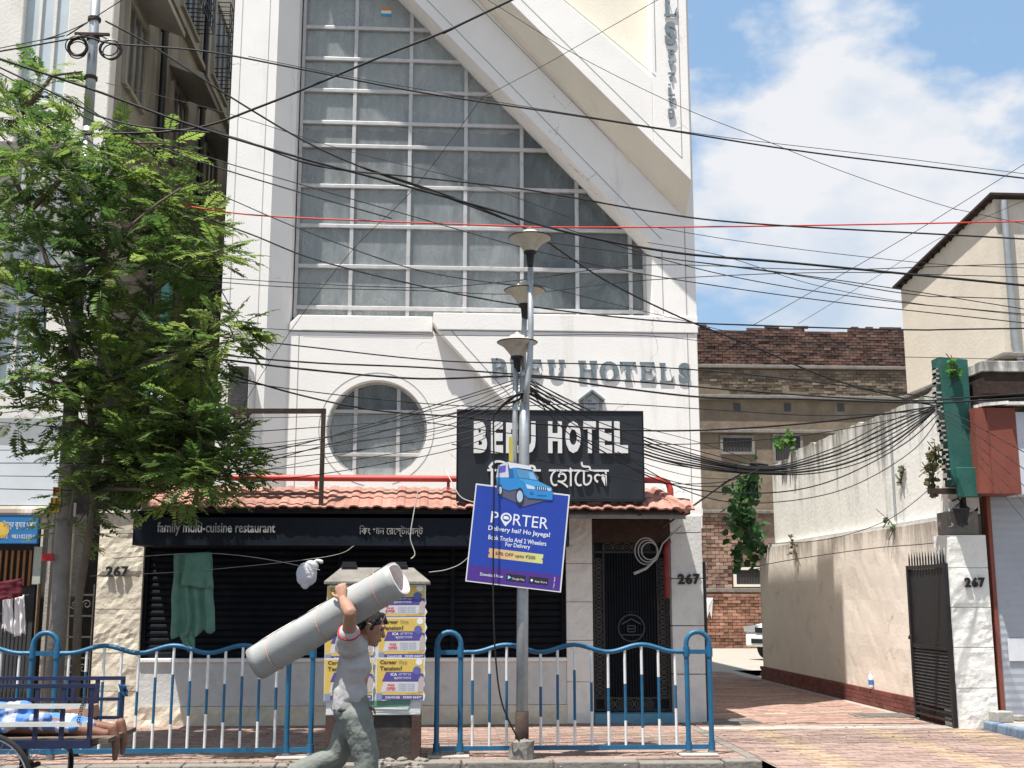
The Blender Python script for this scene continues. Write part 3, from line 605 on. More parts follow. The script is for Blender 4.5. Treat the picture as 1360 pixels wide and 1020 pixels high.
# canopy: two courses of interlocking clay tiles on a sloping slab
YE, ZE, YT, ZT = 14.92, 2.70, 15.48, 2.985
xc0, xc1 = P(180, 678, YE).x, P(917, 682, YE).x; xt1 = P(868, 650, YT).x
mb = MB()
mb.add([(xc0+.02,YE+.06,ZE-.04),(xc1-.05,YE+.06,ZE-.04),(xt1,YT,ZT-.05),(xc0+.02,YT,ZT-.05),(xc0+.02,YE+.06,ZE-.09),(xc1-.05,YE+.06,ZE-.09),(xt1,YT,ZT-.12),(xc0+.02,YT,ZT-.12)], [(0,1,2,3),(7,6,5,4),(0,4,5,1),(3,2,6,7),(1,5,6,2),(0,3,7,4)])
mb.box((xc0 + .02, YT + .001, ZT - .3), (xt1 + .4, 17.39, ZT - .06))
can = mb.build('canopy_roof', M['grime'], hotel)
MB().box((xf1 + .002, YG + .0, 2.36), (xr0, YG + .3, 2.66)).build('entrance_beam', mat('dark_brick_beam', (.05,.028,.022), .9, .4, 12, .4, 30), hotel)
tw, tl = .292, .37
t = MB(); prof = [(0, .0), (.02, .02), (.06, .028), (.10, .02), (.125, .004), (.17, 0), (.225, .012), (.27, 0), (.30, .0)]
sl = Vector((0, YT-YE, ZT-ZE)).normalized(); nn = Vector((0, -sl.z, sl.y))
for i in range(len(prof)-1):
    (x0, h0), (x1, h1) = prof[i], prof[i+1]; A = lambda x, h, s: Vector((x, 0, 0)) + sl*s + nn*h
    t.add([A(x0,h0+.018,0), A(x1,h1+.018,0), A(x1,h1,tl), A(x0,h0,tl), A(x0,h0-.002,0), A(x1,h1-.002,0)], [(0,1,2,3),(4,5,1,0)])
tme = t.mesh('tile', M['tile'])
base = Vector((xc0, YE, ZE))
for rrow in range(2):
    n = int((xc1 - xc0) / tw) + 1
    for i in range(n):
        s = rrow * .325; p = base + Vector((i*tw, 0, 0)) + sl*s + nn*(.02 + random.uniform(0, .008))
        lim = xc1 + (xt1 - xc1) * (s / (YT-YE) * .8)
        if p.x + tw > lim + .08: continue
        inst('tile', tme, can, p, (random.uniform(-.02, .02), random.uniform(-.012, .012), random.uniform(-.015, .015)))
# hip end at the right and its ridge cap
mb = MB(); e0 = Vector((xc1, YE, ZE)); e1 = Vector((xt1, YT, ZT)); e2 = Vector((xc1 + .02, YT + .3, ZE))
mb.tube([e0 + Vector((-.03, 0, .035)), e1 + Vector((0, 0, .035))], .06, 8); mb.build('ridge_cap', M['tile'], can)
for k in range(3):
    q0 = e0.lerp(e2, k/3); q1 = e0.lerp(e2, (k+1)/3); r0_ = e1 if k else e0.lerp(e1, .75)
    MB().add([q0, q1, e1.lerp(q1, .08), e1.lerp(q0, .08), q0-Vector((0,0,.03)), q1-Vector((0,0,.03))], [(0,1,2,3),(4,5,1,0)]).build('tile', M['tile'], can)
mb = MB().box((xc0, YT - .04, ZT - .03), (xt1 + .05, YT + .02, ZT + .03)); mb.build('mortar_strip', M['grime'], can, bevel=.02)
# red fire pipe: along the canopy, elbow, down through to the door
zp = P(600, 636, 15.3).z; pxr = P(890, 640, 15.3).x
pts = [(P(296, 634, 15.3).x, 15.3, zp), (pxr - .12, 15.3, zp), (pxr - .03, 15.3, zp - .03), (pxr, 15.3, zp - .12), (pxr, 15.3, 2.9)]
mb = MB().tube(pts, .043, 10)
for x in (-1.6, .1, 2.2): mb.box((x-.02, 15.28, 3.0), (x+.02, 15.32, zp-.03))
mb.build('red_pipe', M['red_pipe'], hotel, auto=60)
dpx = P(884, 740, YG - .05).x
MB().tube([(dpx+.06, YG+.12, 2.36), (dpx+.05, YG-.02, 2.36), (dpx+.02, YG-.1, 2.33), (dpx, YG-.1, 2.25), (dpx, YG-.1, 1.62)], .038, 10).build('red_pipe', mat('shaded_red_paint', (.20, .03, .03), .6, .3, 8, .1, 40), hotel, auto=60)  # darker copy of the red: shade by the door painted in
# entrance: recess, ornamental grille frame, ribbed gate with house medallion
dx0, dx1 = xm1, xr0; YD = YG + .12
mb = MB().box((dx0, YD + .15, 0), (dx1, YD + .2, 2.7)); mb.build('entrance_back', M['dark_room'], hotel)
zl = P(830, 716, YD).z
MB().box((dx0, YD - .05, zl - .02), (dx1, YD + .15, zl + .1)).build('lintel', M['rough_stone'], hotel)
MB().box((dx0 + .001, YG - .12, 0), (dx1 - .001, YD + .14, .13)).build('step', mat('blue_step', (.10, .25, .36), .7, .2, 6, .3, 30, stain=((.2,.19,.17), .4, 6)), hotel, bevel=.01)
gt = MB(); bw = .135
for x0, x1 in ((dx0+.02, dx0+.045), (dx0+.02+bw, dx0+.045+bw), (dx1-.045, dx1-.02), (dx1-.045-bw, dx1-.02-bw)): gt.box((x0, YD-.02, .14), (x1, YD+.03, zl-.03))
for z0 in (zl-.055, zl-.055-bw, .15, .30): gt.box((dx0+.046, YD-.022, z0), (dx1-.046, YD+.028, z0+.025))
go = gt.build('entrance_gate', M['black'], hotel)
def ringxz(mb, cx, cz, r, y, th=.012, seg=18): mb.tube([(cx+r*math.cos(2*math.pi*k/seg), y, cz+r*math.sin(2*math.pi*k/seg)) for k in range(seg+1)], th, 5, cap=False)
orn = MB(); r_ = bw/2 - .008; iron = mat('aged_iron', (.075, .07, .062), .6, .3, 12, .2, 50)
zz_ = .30 + bw*.6
while zz_ < zl - .3:
    for cx in (dx0+.033+bw/2, dx1-.033-bw/2): ringxz(orn, cx, zz_, r_, YD, .009); ringxz(orn, cx, zz_, r_*.45, YD, .008); orn.bar((cx-r_, YD, zz_-r_), (cx+r_, YD, zz_+r_), .008); orn.bar((cx+r_, YD, zz_-r_), (cx-r_, YD, zz_+r_), .008)
    zz_ += 2*r_ + .012
xx = dx0 + .1 + bw
while xx < dx1 - bw - .06:
    for cz in (zl-.042-bw/2+.0, .235): ringxz(orn, xx, cz, r_*.95, YD, .009); ringxz(orn, xx, cz, r_*.4, YD, .008)
    xx += 2*r_ + .01
tag(orn.build('scrollwork', iron, go), kind='stuff')
lf = MB(); x = dx0 + .06 + bw
while x < dx1 - bw - .07: lf.box((x, YD-.012, .33), (x+.022, YD+.012, zl-.06-bw)); x += .038
lf.box((dx0+.05+bw, YD+.013, .33), (dx1-.05-bw, YD+.03, zl-.06-bw))
lf.build('gate_leaf', M['shutter'], go)
md = MB(); mc = P(838, 834, YD); mcx, mcz, mr = mc.x, mc.z, .175
ringxz(md, mcx, mcz, mr, YD-.03, .011, 28); md.bar((mcx-.13, YD-.03, mcz+.05), (mcx, YD-.03, mcz+.12), .016); md.bar((mcx+.13, YD-.03, mcz+.05), (mcx, YD-.03, mcz+.12), .016)
for k in range(3): md.bar((mcx-.05, YD-.03, mcz+.03-k*.04), (mcx+.05, YD-.03, mcz+.03-k*.04), .014)
md.bar((mcx-.05, YD-.03, mcz+.03), (mcx-.05, YD-.03, mcz-.05), .014); md.bar((mcx+.05, YD-.03, mcz+.03), (mcx+.05, YD-.03, mcz-.05), .014); md.bar((mcx-.14, YD-.03, mcz-.09), (mcx+.14, YD-.03, mcz-.09), .014)
for k in range(5): md.lathe((mcx-.06+k*.03, YD-.03, mcz+mr+.035), [(0, -.01), (.01, 0), (0, .01)], 6)
md.build('medallion', mat('medallion_iron', (.05, .055, .065), .5, .2, 12, 0), go)

# ================================================================== BOARD ON THE CANOPY
YBd = 14.95
a = P(607, 663, YBd); b_ = P(853, 548, YBd)
bd = thing('hotel_signboard', ((a.x+b_.x)/2, YBd, a.z), 'large black hotel name board with white English and Bengali letters above the canopy', 'signboard')
MB().box((a.x, YBd, a.z), (b_.x, YBd + .12, b_.z)).build('panel', mat('board_black', (.018, .021, .027), .45, .35, 1.2, .05, 6, spec=.4), bd, bevel=.006)
mb = MB()
for x0, x1, z0, z1 in ((a.x-.012, b_.x+.012, b_.z, b_.z+.02), (a.x-.012, b_.x+.012, a.z-.02, a.z), (a.x-.012, a.x-.001, a.z, b_.z), (b_.x+.001, b_.x+.012, a.z, b_.z)): mb.box((x0, YBd-.012, z0), (x1, YBd+.12, z1))
mb.build('board_frame', M['black'], bd)
for px in (630, 740, 852): x = P(px, 665, YBd).x - .02; MB().box((x-.02, YBd+.03, ZE - .05), (x+.02, YBd+.07, a.z-.02)).build('leg', M['rust'], bd)
spans = [('B',629,647),('E',652,668),('E',672,688),('U',692,711),('H',728,746),('O',751,771),('T',775,791),('E',796,812),('L',816,833)]
for ch, p0_, p1_ in spans:
    q0 = P(p0_, 602, YBd); q1 = P(p1_, 560, YBd); mb = MB(); text_into(mb, ch, (q0.x, YBd-.001, q0.z), X_, Z_, q1.x-q0.x, q1.z-q0.z, .03, bold=.055); mb.build('board_letter', M['white_letter'], bd)
q0 = P(729, 648, YBd); q1 = P(808, 614, YBd); mb = MB(); text_into(mb, '\u09c7\u09b9\u09be\u09c7\u099f\u09b2', (q0.x, YBd-.001, q0.z), X_, Z_, q1.x-q0.x, q1.z-q0.z, .03); mb.build('board_letter', M['white_letter'], bd)
q0 = P(647, 648, YBd); q1 = P(718, 612, YBd); mb = MB(); text_into(mb, '\u09bf\u09ac\u0989', (q0.x, YBd-.001, q0.z), X_, Z_, q1.x-q0.x, q1.z-q0.z, .03); mb.build('board_letter', M['white_letter'], bd)
# empty steel frame of a removed board, left
a = P(262, 546, YBd); b_ = P(433, 546, YBd); fr = thing('bare_sign_structure', ((a.x+b_.x)/2, YBd, ZE), 'empty rusty steel sign frame standing on the tiled canopy in front of the pilaster', 'frame')
MB().bar(a, b_, .05, .06).build('top_bar', M['rust'], fr)
MB().bar((b_.x-.03, YBd, b_.z-.03), (b_.x-.03, YBd, ZE+.02), .055, .05).build('post', M['rust'], fr)
MB().bar((a.x+.04, YBd, a.z-.03), (a.x+.04, YBd, ZE+.02), .05, .05).build('post', M['rust'], fr)
lo = P(350, 656, YBd); MB().bar((a.x+.06, YBd, lo.z), (b_.x-.05, YBd, lo.z), .03, .03).build('bottom_bar', M['rust'], fr)
mb = MB(); mb.bar((a.x+.04, YBd+.02, a.z-.3), (a.x+.04, 15.5, ZT-.05), .03); mb.bar((a.x+.6, YBd, a.z), (a.x+.6, YBd, a.z+.15), .02); mb.build('stay', M['rust'], fr)
# ================================================================== RIGHT: DRIVEWAY WALL, GATE, POST
XWL = 6.66
bw_ = thing('boundary_wall', (XWL, 20, 0), 'long beige plastered driveway wall with a dark red brick plinth', 'wall')
M['beige'] = mat('beige_plaster', (.78, .70, .61), .9, .05, 1.4, .18, 18, stain=((.36, .31, .25), .24, 2.2), crack=1.1, top=(1.9, 2.8, (.25, .21, .17), 2.2))
mb = MB(); yA, yB2 = 15.25, 24.45; nx = 60; nz = 14; o = 0
for j in range(nz+1):
    for i in range(nx+1):
        y = yA + (yB2-yA)*i/nx; z = .2 + 2.44*j/nz
        mb.v.append(Vector((XWL - .014*noise.noise(Vector((y*1.2, z*1.5, 2))) - .006*noise.noise(Vector((y*6, z*6, 2))), y, z)))
for j in range(nz):
    for i in range(nx): mb.f.append([j*(nx+1)+i, (j+1)*(nx+1)+i, (j+1)*(nx+1)+i+1, j*(nx+1)+i+1]); mb.m.append(0); mb.c.append(None)
mb.box((XWL + .012, yA, 0), (XWL + .25, yB2, 2.642)); mb.box((XWL - .005, yB2 + .001, 0), (XWL + .25, yB2 + .03, 2.642))
mb.build('wall', M['beige'], bw_)
MB().box((XWL + .035, 15.1, 0), (XWL + .23, yB2 - .02, 2.70)).build('coping', M['plinthwall'], bw_)
bm = MB().box((-.03, -.108, -.029), (.06, .108, .029)).mesh('brick', mat('plinth_brick', (.17, .055, .045), .75, .2, 14, .4, 40, rnd=.25)); 
MB().box((XWL - .035, yA, 0), (XWL + .01, yB2 + .1, .245)).build('mortar', mat('dark_mortar', (.10, .055, .045), .9, .2, 9, .2), bw_)
for rw_ in range(4):
    y = yA + .12 + (.112 if rw_ % 2 else 0)
    while y < yB2 + .05:
        inst('brick', bm, bw_, (XWL - .022 + random.uniform(-.003, .003), y, .033 + rw_*.0625)); y += .2245
# white weathered wall rising behind it
M['weathered'] = mat('weathered_white', (.76, .745, .70), .9, .07, 2, .3, 16, stain=((.20, .19, .165), .3, 2.4), streak=.16, top=(3.0, 4.7, (.10, .095, .08), 2.6))
ww = MB(); y = 15.05; N_ = 90; tops = []
for k in range(N_ + 1):
    yy_ = 15.05 + (23.75 - 15.05) * k / N_; tops.append((yy_, 4.42 + .10*noise.noise(Vector((yy_*.8, 1, 1))) + .05*noise.noise(Vector((yy_*4, 1, 1))) - (.12 if yy_ > 22.5 else 0)))
xw = XWL + .13
for k in range(N_):
    (ya, za), (yb, zb2) = tops[k], tops[k+1]
    ww.add([(xw, ya, 2.7), (xw, yb, 2.7), (xw, yb, zb2), (xw, ya, za), (xw+.25, ya, za), (xw+.25, yb, zb2)], [(0,3,2,1), (3,4,5,2)])
ww.add([(xw, 23.75, 2.7), (xw+.25, 23.75, 2.7), (xw+.25, 23.75, tops[-1][1]), (xw, 23.75, tops[-1][1])], [(0,3,2,1)])
ww.add([(xw, 15.05, 2.7), (xw+.25, 15.05, 2.7), (xw+.25, 15.05, tops[0][1]), (xw, 15.05, tops[0][1])], [(0,1,2,3)])
ww.add([(xw+.25, 15.05, 0), (xw+.25, 23.75, 0), (xw+.25, 23.75, 4.3), (xw+.25, 15.05, 4.3)], [(0,1,2,3)])
tag(ww.build('yard_wall', M['weathered']), 'tall white weathered wall with black streaks rising above the beige driveway wall', 'wall')
tag(MB().tube([(xw - .02, 17.25, 2.75), (xw - .02, 17.25, 4.1)], .018, 6).build('wall_pipe', M['galv']), 'thin grey pipe running up the weathered white wall', 'pipe')
# gate leaf folded open against the wall
gl_ = thing('metal_gate', (6.5, 15.7, 0), 'black metal gate leaf with spikes and louvres folded open against the beige wall', 'gate')
xg = 6.50; ya, yb = 14.98, 16.28; gd = Vector((.03, yb - ya, 0)); gp = lambda s, z, dx=0: Vector((xg + .03*s + dx, ya + (yb-ya)*s, z))
mb = MB()
for s in (0.01, .99): mb.bar(gp(s, .02), gp(s, 2.06), .06, .06)
for z in (.16, .98, 2.03): mb.bar(gp(.03, z), gp(.97, z), .05, .05)
mb.build('frame', M['black'], gl_)
mb = MB().bar(gp(.04, 1.5), gp(.96, 1.5), .012, 1.0); mb.build('panel', M['black'], gl_)
z = .24
while z < .95: MB().obox((gp(.5, z)), gd*.46, Vector((.012, 0, .018)), Vector((.006, 0, -.004))).build('louvre', mat('louvre_metal', (.035, .033, .032), .5, .3, 12, .1, 40), gl_); z += .043
for k in range(13):
    s = .04 + k*.0767; mb = MB(); mb.tube([gp(s, 1.90), gp(s, 2.15), gp(s, 2.24)], [.011, .011, .002], 6); mb.build('spike', M['black'], gl_)
mb = MB()
for k in range(26): mb.tube([gp(.05+.0355*k, .12, -.03), gp(.05+.0355*k, .16, -.03)], .008, 5)
mb.bar(gp(.03, .09, -.03), gp(.97, .09, -.03), .02, .03); mb.build('bottom_rail', M['black'], gl_)
mb = MB().tube([gp(.985, 1.1, -.05), gp(.985, 1.1, .05)], .02, 8); mb.box(gp(.97, 1.06, -.06), gp(1.0, 1.1, -.03)); mb.build('bolt', M['rust'], gl_)
# gate post with the house number
YPs = 14.95; x0 = P(1266, 850, YPs).x; x1 = P(1318, 850, YPs).x
gp_ = thing('gate_post', ((x0+x1)/2, YPs, 0), 'white rough stone gate post numbered 267 beside the black gate', 'gate post')
mb = MB(); z = 0
while z < 2.3: h = min(.5, 2.42 - z); stone_slab(mb, x0, x1, z + .004, z + h - .004, YPs - .02, 40 + z, .05, .016, d=.1); z += h
mb.box((x0 + .006, YPs + .01, 0), (x1 - .006, YPs + .42, 2.42)); mb.build('shaft', M['rough_white'], gp_)
mb = MB(); stone_slab(mb, x0 + .03, x1 - .06, 2.43, 2.72, YPs + .03, 77, .06, .07, d=.3); mb.build('broken_top', M['grime'], gp_)
mb = MB(); stone_slab(mb, x0 + .1, x1 - .02, 2.73, 3.35, YPs + .1, 78, .06, .03, d=.25); mb.build('upper_stub', M['weathered'], gp_)
number('267', 1281, 1308, 767, 780, YPs - .045, gp_, M['black_letter'])
ln = thing('wall_lantern', (6.68, YPs - .14, 2.5), 'small black lantern hanging on the gate post under the teal sign', 'lantern')
lc = P(1277, 684, YPs - .14)
mb = MB().lathe((lc.x, lc.y, lc.z - .14), [(0, -.02), (.03, 0), (.06, .02), (.10, .20), (.115, .22), (.06, .27), (.02, .30), (0, .32)], 6); mb.build('lamp_body', M['black'], ln)
MB().tube([(lc.x, lc.y, lc.z+.17), (lc.x, lc.y+.06, lc.z+.22), (lc.x, lc.y + .25, lc.z+.2)], .012, 6).build('bracket', M['black'], ln)
# plastic bottle on the plinth
bp = XP(1158, 908, XWL - .03); bo = thing('plastic_bottle', (XWL - .045, bp.y, .247), 'clear plastic water bottle with blue label standing on the red plinth', 'bottle')
c = Vector((XWL - .045, bp.y, .257))
MB().lathe(c, [(0, 0), (.033, .0), (.036, .03), (.034, .1), (.036, .16), (.03, .19), (.014, .215), (.013, .235)], 12).build('bottle', mat('clear_plastic', (.72, .75, .76), .2, .05, 5, 0, spec=.6), bo, smooth=True)
MB().lathe(c, [(.0375, .06), (.0375, .13)], 12).build('label_band', mat('blue_label', (.05, .18, .5), .5, .1, 30, 0), bo, smooth=True)
MB().lathe(c, [(.015, .233), (.015, .25), (0, .251)], 10).build('cap', mat('cap_white', (.7, .72, .75), .5, .05, 5, 0), bo)

# ================================================================== RIGHT NEIGHBOUR
nb = thing('shop_house', (8.8, 15.5, 0), 'cream two-storey shop house at the right edge with a lean roof and grey shutter', 'building')
XN, YN, YN2 = 7.62, 15.2, 18.6
M['cream'] = mat('aged_cream', (.68, .61, .51), .9, .07, 1.5, .2, 25, stain=((.33, .28, .21), .2, 1.8), streak=.3)
M['yellow'] = mat('yellow_plaster', (.50, .40, .20), .9, .14, 2, .3, 25, stain=((.12, .10, .08), .35, 3))
zf, zk = P(1345, 265, YN).z, XP(1200, 380, XN).z
mb = MB(); mb.add([(XN,YN,4.88),(XN,YN2,4.92),(XN,YN2,zk),(XN,YN,zf),(13,YN,4.88),(13,YN2,4.92),(13,YN2,zk),(13,YN,zf)], [(0,3,2,1),(3,7,6,2),(0,4,7,3),(1,2,6,5),(0,1,5,4)]); mb.build('upper_storey', M['cream'], nb)
MB().box((XN + .1, YN + .1, .0), (13, YN2 - .05, 4.879)).build('lower_storey', M['yellow'], nb)
mb = MB(); mb.add([(XN-.1,YN-.12,zf+.02),(XN-.1,YN2+.12,zk+.015),(13.1,YN2+.12,zk+.015),(13.1,YN-.12,zf+.02),(XN-.1,YN-.12,zf+.055),(XN-.1,YN2+.12,zk+.05),(13.1,YN2+.12,zk+.05),(13.1,YN-.12,zf+.055)], [(0,1,2,3),(7,6,5,4),(0,4,5,1),(0,3,7,4),(1,5,6,2)]); mb.build('roof', M['rust'], nb)
mb = MB()
for k in range(16): y = YN + .05 + k*.22; z = zf + (zk-zf)*(k*.22/(YN2-YN)); mb.box((XN-.06, y, z-.03), (XN-.001, y+.05, z+.015))
mb.build('eave_dentils', M['rust'], nb); 
MB().tube([(XN + .1, YN - .08, zf - .05), (XN + .1, YN - .08, 4.95), (XN + .16, YN - .08, 4.8), (XN+.16, YN-.08, 4.5)], .05, 8).build('rain_pipe', M['galv'], nb, auto=60)
mb = MB().box((XN - .1, YN - .15, 4.80), (13.1, YN2 + .1, 4.875)); mb.build('ledge', M['grime'], nb, bevel=.02)
xs0 = P(1300, 560, 14.9).x
mb = MB().box((xs0 - .12, YN - .75, 4.48), (13, YN + .1, 4.62)); so_ = mb.build('sunshade_slab', M['weathered'], nb, bevel=.01)
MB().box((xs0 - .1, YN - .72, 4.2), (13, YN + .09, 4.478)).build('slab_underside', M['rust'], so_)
mb = MB()
for k in range(14): x = xs0 + .05 + k*.3; mb.obox((x, YN - .6 + random.uniform(-.1,.1), 4.08), (.16, 0, random.uniform(-.03,.03)), (0, .2, .01), (0, 0, .02))
mb.box((xs0, YN - .35, 4.12), (13, YN + .05, 4.19)); mb.build('debris_ledge', M['weathered'], nb)
ry = 14.55; a = P(1302, 655, ry); b_ = P(1348, 542, ry); rp_ = mat('red_board', (.21, .062, .043), .6, .14, 3, .1, 30, stain=((.16,.05,.035), .25, 4), streak=.3)
mb = MB().box((a.x, ry, a.z), (b_.x, YN - .02, b_.z)); mb.box((a.x + .15, ry - .012, a.z + .02), (a.x + .16, ry, b_.z - .02)); mb.build('red_sign_panel', rp_, nb)
MB().box((b_.x + .002, ry + .01, a.z - .01), (9.5, YN - .03, b_.z - .05)).build('white_sign_panel', mat('pale_panel', (.55, .57, .62), .5, .1, 3, 0), nb)
yfr = 14.98; xs1 = P(1324, 800, yfr).x
sh = MB(); z = .12
while z < 2.85:
    sh.add([(xs1, yfr, z), (11, yfr, z), (11, yfr-.004, z+.05), (xs1, yfr-.004, z+.05), (xs1, yfr, z+.1), (11, yfr, z+.1)], [(0,1,2,3),(3,2,5,4)]); z += .1
sh.build('grey_shutter', mat('grey_shutter_paint', (.36, .38, .42), .55, .08, 3, .05, 30, stain=((.22,.22,.24), .25, 3)), nb)
MB().box((xs1 - .05, yfr - .02, .12), (xs1 - .001, yfr + .1, 2.95)).build('shutter_guide', rp_, nb)
MB().box((xs1, yfr + .02, .0), (11, YN + .11, 2.97)).build('shop_front', M['grime'], nb)
a = P(1338, 848, yfr - .02); mb = MB().box((a.x, yfr - .022, a.z - .28), (a.x + .22, yfr - .016, a.z)); mb.build('paper_notice', mat('paper', (.6,.62,.66), .7, .06, 8, 0), nb)
# pavement of the neighbour with painted kerb, loose blocks
sw2 = MB().box((6.92, 12.45, -.13), (20, 15.6, .10)).build('sidewalk', M['concrete']); tag(sw2, kind='structure')
k2 = MB().box((6.79, 12.45, -.13), (6.918, 14.85, .11)); tag(k2.build('kerb', mat('blue_kerb', (.16, .23, .32), .8, .2, 6, .3, 30, stain=((.3,.28,.25), .45, 7)), bevel=.02), kind='structure')
for i, (px, py, s, lab) in enumerate(((1318, 957, .11, 'pale broken concrete block lying at the foot of the gate post'), (1322, 945, .06, 'smaller stone leaning on the concrete block by the gate post'))):
    q = G(px, py + 6, .1); mb = MB(); mb.obox((max(q.x, 6.98), 14.75 + .12*i, .1 + s*.6 + .003), (s, .02, 0), (-.02, s*.8, 0), (0, 0, s*.6)); tag(mb.build('concrete_block', M['concrete'], bevel=.015), lab, 'block')
# teal vertical sign box by the gate post
yt = 14.72; ts = thing('vertical_signboard', (6.85, yt, 3.0), 'tall narrow teal metal sign box hanging above the numbered gate post', 'signboard')
a = P(1258, 645, yt); b_ = P(1287, 474, yt); teal = mat('teal_paint', (.022, .105, .088), .55, .2, 4, .15, 30, stain=((.10,.09,.07), .3, 5))
mb = MB().prism([(a.x + .08, a.z), (b_.x - .02, a.z), (b_.x - .02, b_.z - .03), (a.x, b_.z)], yt, yt + .25); mb.build('panel', teal, ts, bevel=.01)
q = P(1290, 655, yt - .06); mb = MB().box((q.x - .17, yt - .08, q.z - .05), (q.x + .13, yt - .002, q.z + .33)); mb.build('switch_box', teal, ts, bevel=.01)
for k in range(12):
    z = a.z + .08 + k*.125; xx = a.x + .07 - k*.006; mb = MB(); w1 = random.uniform(.06, .1)
    mb.box((xx - w1, yt + .02, z), (xx, yt + .1, z + .022)); mb.box((xx - w1, yt + .02, z), (xx - w1 + .02, yt + .1, z + .085))
    if k % 3: mb.box((xx - w1, yt + .02, z + .065), (xx - .01, yt + .1, z + .085))
    mb.build('sign_letter', mat('letter_rust_white', (.38, .36, .33), .7, .3, 9, .2, 30), ts)
mb = MB()
for z in (a.z + .25, b_.z - .3): mb.bar((b_.x - .06, yt + .25, z), (b_.x - .06, YN + .12, z), .04)
mb.bar((a.x - .2, yt + .12, a.z - .06), (b_.x + .06, yt + .12, a.z - .06), .07); mb.bar((x0 + .2, yt+.1, a.z-.5), (x0 + .2, yt+.1, a.z-.06), .05); mb.build('bracket', M['rust'], ts)

# ================================================================== BACK: OLD BRICK BUILDING
YK = 40.
bb = thing('brick_building', (13, YK, 0), 'old brick building with flaking tan plaster at the end of the driveway', 'building')
zk_ = lambda py: P(960, py, YK).z
xk0, xk1 = P(780, 600, YK).x, P(1290, 600, YK).x
M['tan'] = mat('tan_plaster', (.20, .16, .118), .95, .25, 1.4, .9, 5, stain=((.12, .09, .065), .48, .9))
mb = MB(); mb.box((xk0, YK + .09, 0), (xk1, YK + 9, zk_(443))); mb.build('core_wall', mat('brick_mortar', (.22, .155, .12), .95, .2, 4, .4, 12), bb)
def bricks(x0, x1, z0, z1, pl_, ph, cols, y, name, skip=None, depth=.1):
    mb = MB(); j = 0; z = z0
    while z < z1 - ph*.5:
        x = x0 - (pl_/2 if j % 2 else 0)
        while x < x1:
            a, b = max(x, x0), min(x + pl_, x1)
            if b - a > .05 and not (skip and skip((a+b)/2, z)):
                c = random.choice(cols); k = random.uniform(.7, 1.2); yy_ = y + random.uniform(-.02, .02)
                mb.add([(a+.01,yy_,z+.008),(b-.01,yy_,z+.008),(b-.01,yy_,z+ph-.008),(a+.01,yy_,z+ph-.008),(a,yy_+depth,z),(b,yy_+depth,z),(b,yy_+depth,z+ph),(a,yy_+depth,z+ph)], [(0,1,2,3),(3,2,6,7),(4,5,1,0),(1,5,6,2),(4,0,3,7)], 0, tuple(q*k for q in c))
            x += pl_
        z += ph; j += 1
    return tag(mb.build(name, M['brick'], bb), kind='stuff')
RB = [(.12,.068,.054),(.14,.08,.063),(.10,.062,.052),(.085,.06,.052),(.15,.09,.072)]
bricks(xk0, xk1, zk_(489), zk_(431), .26, .098, RB, YK, 'brickwork', skip=lambda x, z: z > zk_(441) and noise.noise(Vector((x*.55, 3, 2))) > .05 or z > zk_(437) and noise.noise(Vector((x*2.1, 7, 2))) > .1)
bricks(xk0, P(1012, 700, YK).x, zk_(786), zk_(684), .28, .125, [(.31,.20,.15),(.34,.235,.185),(.27,.17,.13),(.24,.155,.12)], YK, 'brickwork', skip=lambda x, z: P(972, 770, YK).x < x and z < zk_(752))
bricks(xk0, P(1012, 830, YK-.25).x, 0, zk_(790), .3, .105, [(.30,.16,.11),(.27,.14,.095),(.33,.18,.125)], YK - .25, 'brickwork', depth=.2)
mb = MB().prism([(xk0, zk_(684)), (xk1, zk_(684)), (xk1, zk_(490)), (xk0, zk_(490))], YK + .015, YK + .1); mb.build('plaster_face', M['tan'], bb)
for py, t_, d_ in ((489, .12, .12), (531, .16, .16), (575, .12, .12), (682, .12, .1), (787, .14, .14)): MB().box((xk0, YK - d_, zk_(py)), (xk1, YK + .05, zk_(py) + t_)).build('string_course', M['grime'], bb, bevel=.02)
bricks(xk0, xk1, zk_(529), zk_(491), .27, .1, [(.18,.145,.105),(.15,.12,.09),(.20,.155,.115),(.165,.13,.095)], YK - .01, 'brickwork', skip=lambda x, z: noise.noise(Vector((x*.7, z*.9, 4))) > .12)
bricks(P(1000, 500, YK).x, P(1015, 500, YK).x, zk_(512), zk_(506), .26, .1, RB, YK - .005, 'brickwork'); bricks(P(1047, 500, YK).x, P(1064, 500, YK).x, zk_(515), zk_(506), .26, .1, RB, YK - .005, 'brickwork')
for px in (979, 1046, 1117): p = P(px, 541, YK); MB().box((p.x-.12, YK-.003, p.z-.14), (p.x+.12, YK+.04, p.z+.14)).build('vent', M['dark_room'], bb)
def bwin(px0, px1, py0, py1, frame_m):
    a, b = P(px0, py1, YK), P(px1, py0, YK); w_ = MB(); t_ = .09
    for q in ((a.x-t_, a.z-t_, b.x+t_, a.z), (a.x-t_, b.z, b.x+t_, b.z+t_), (a.x-t_, a.z, a.x, b.z), (b.x, a.z, b.x+t_, b.z)): w_.box((q[0], YK-.06, q[1]), (q[2], YK+.05, q[3]))
    wo_ = w_.build('window', frame_m, bb); MB().box((a.x, YK-.002, a.z), (b.x, YK+.04, b.z)).build('pane', M['dark_room'], wo_)
    n = 9
    for k in range(1, n): x = a.x + (b.x-a.x)*k/n; MB().box((x-.012, YK-.03, a.z), (x+.012, YK-.006, b.z)).build('bar', M['rust'], wo_)
bwin(960, 998, 582, 600, M['grime']); bwin(1030, 1062, 580, 612, M['grime']); bwin(978, 1010, 757, 776, M['plaster2'])
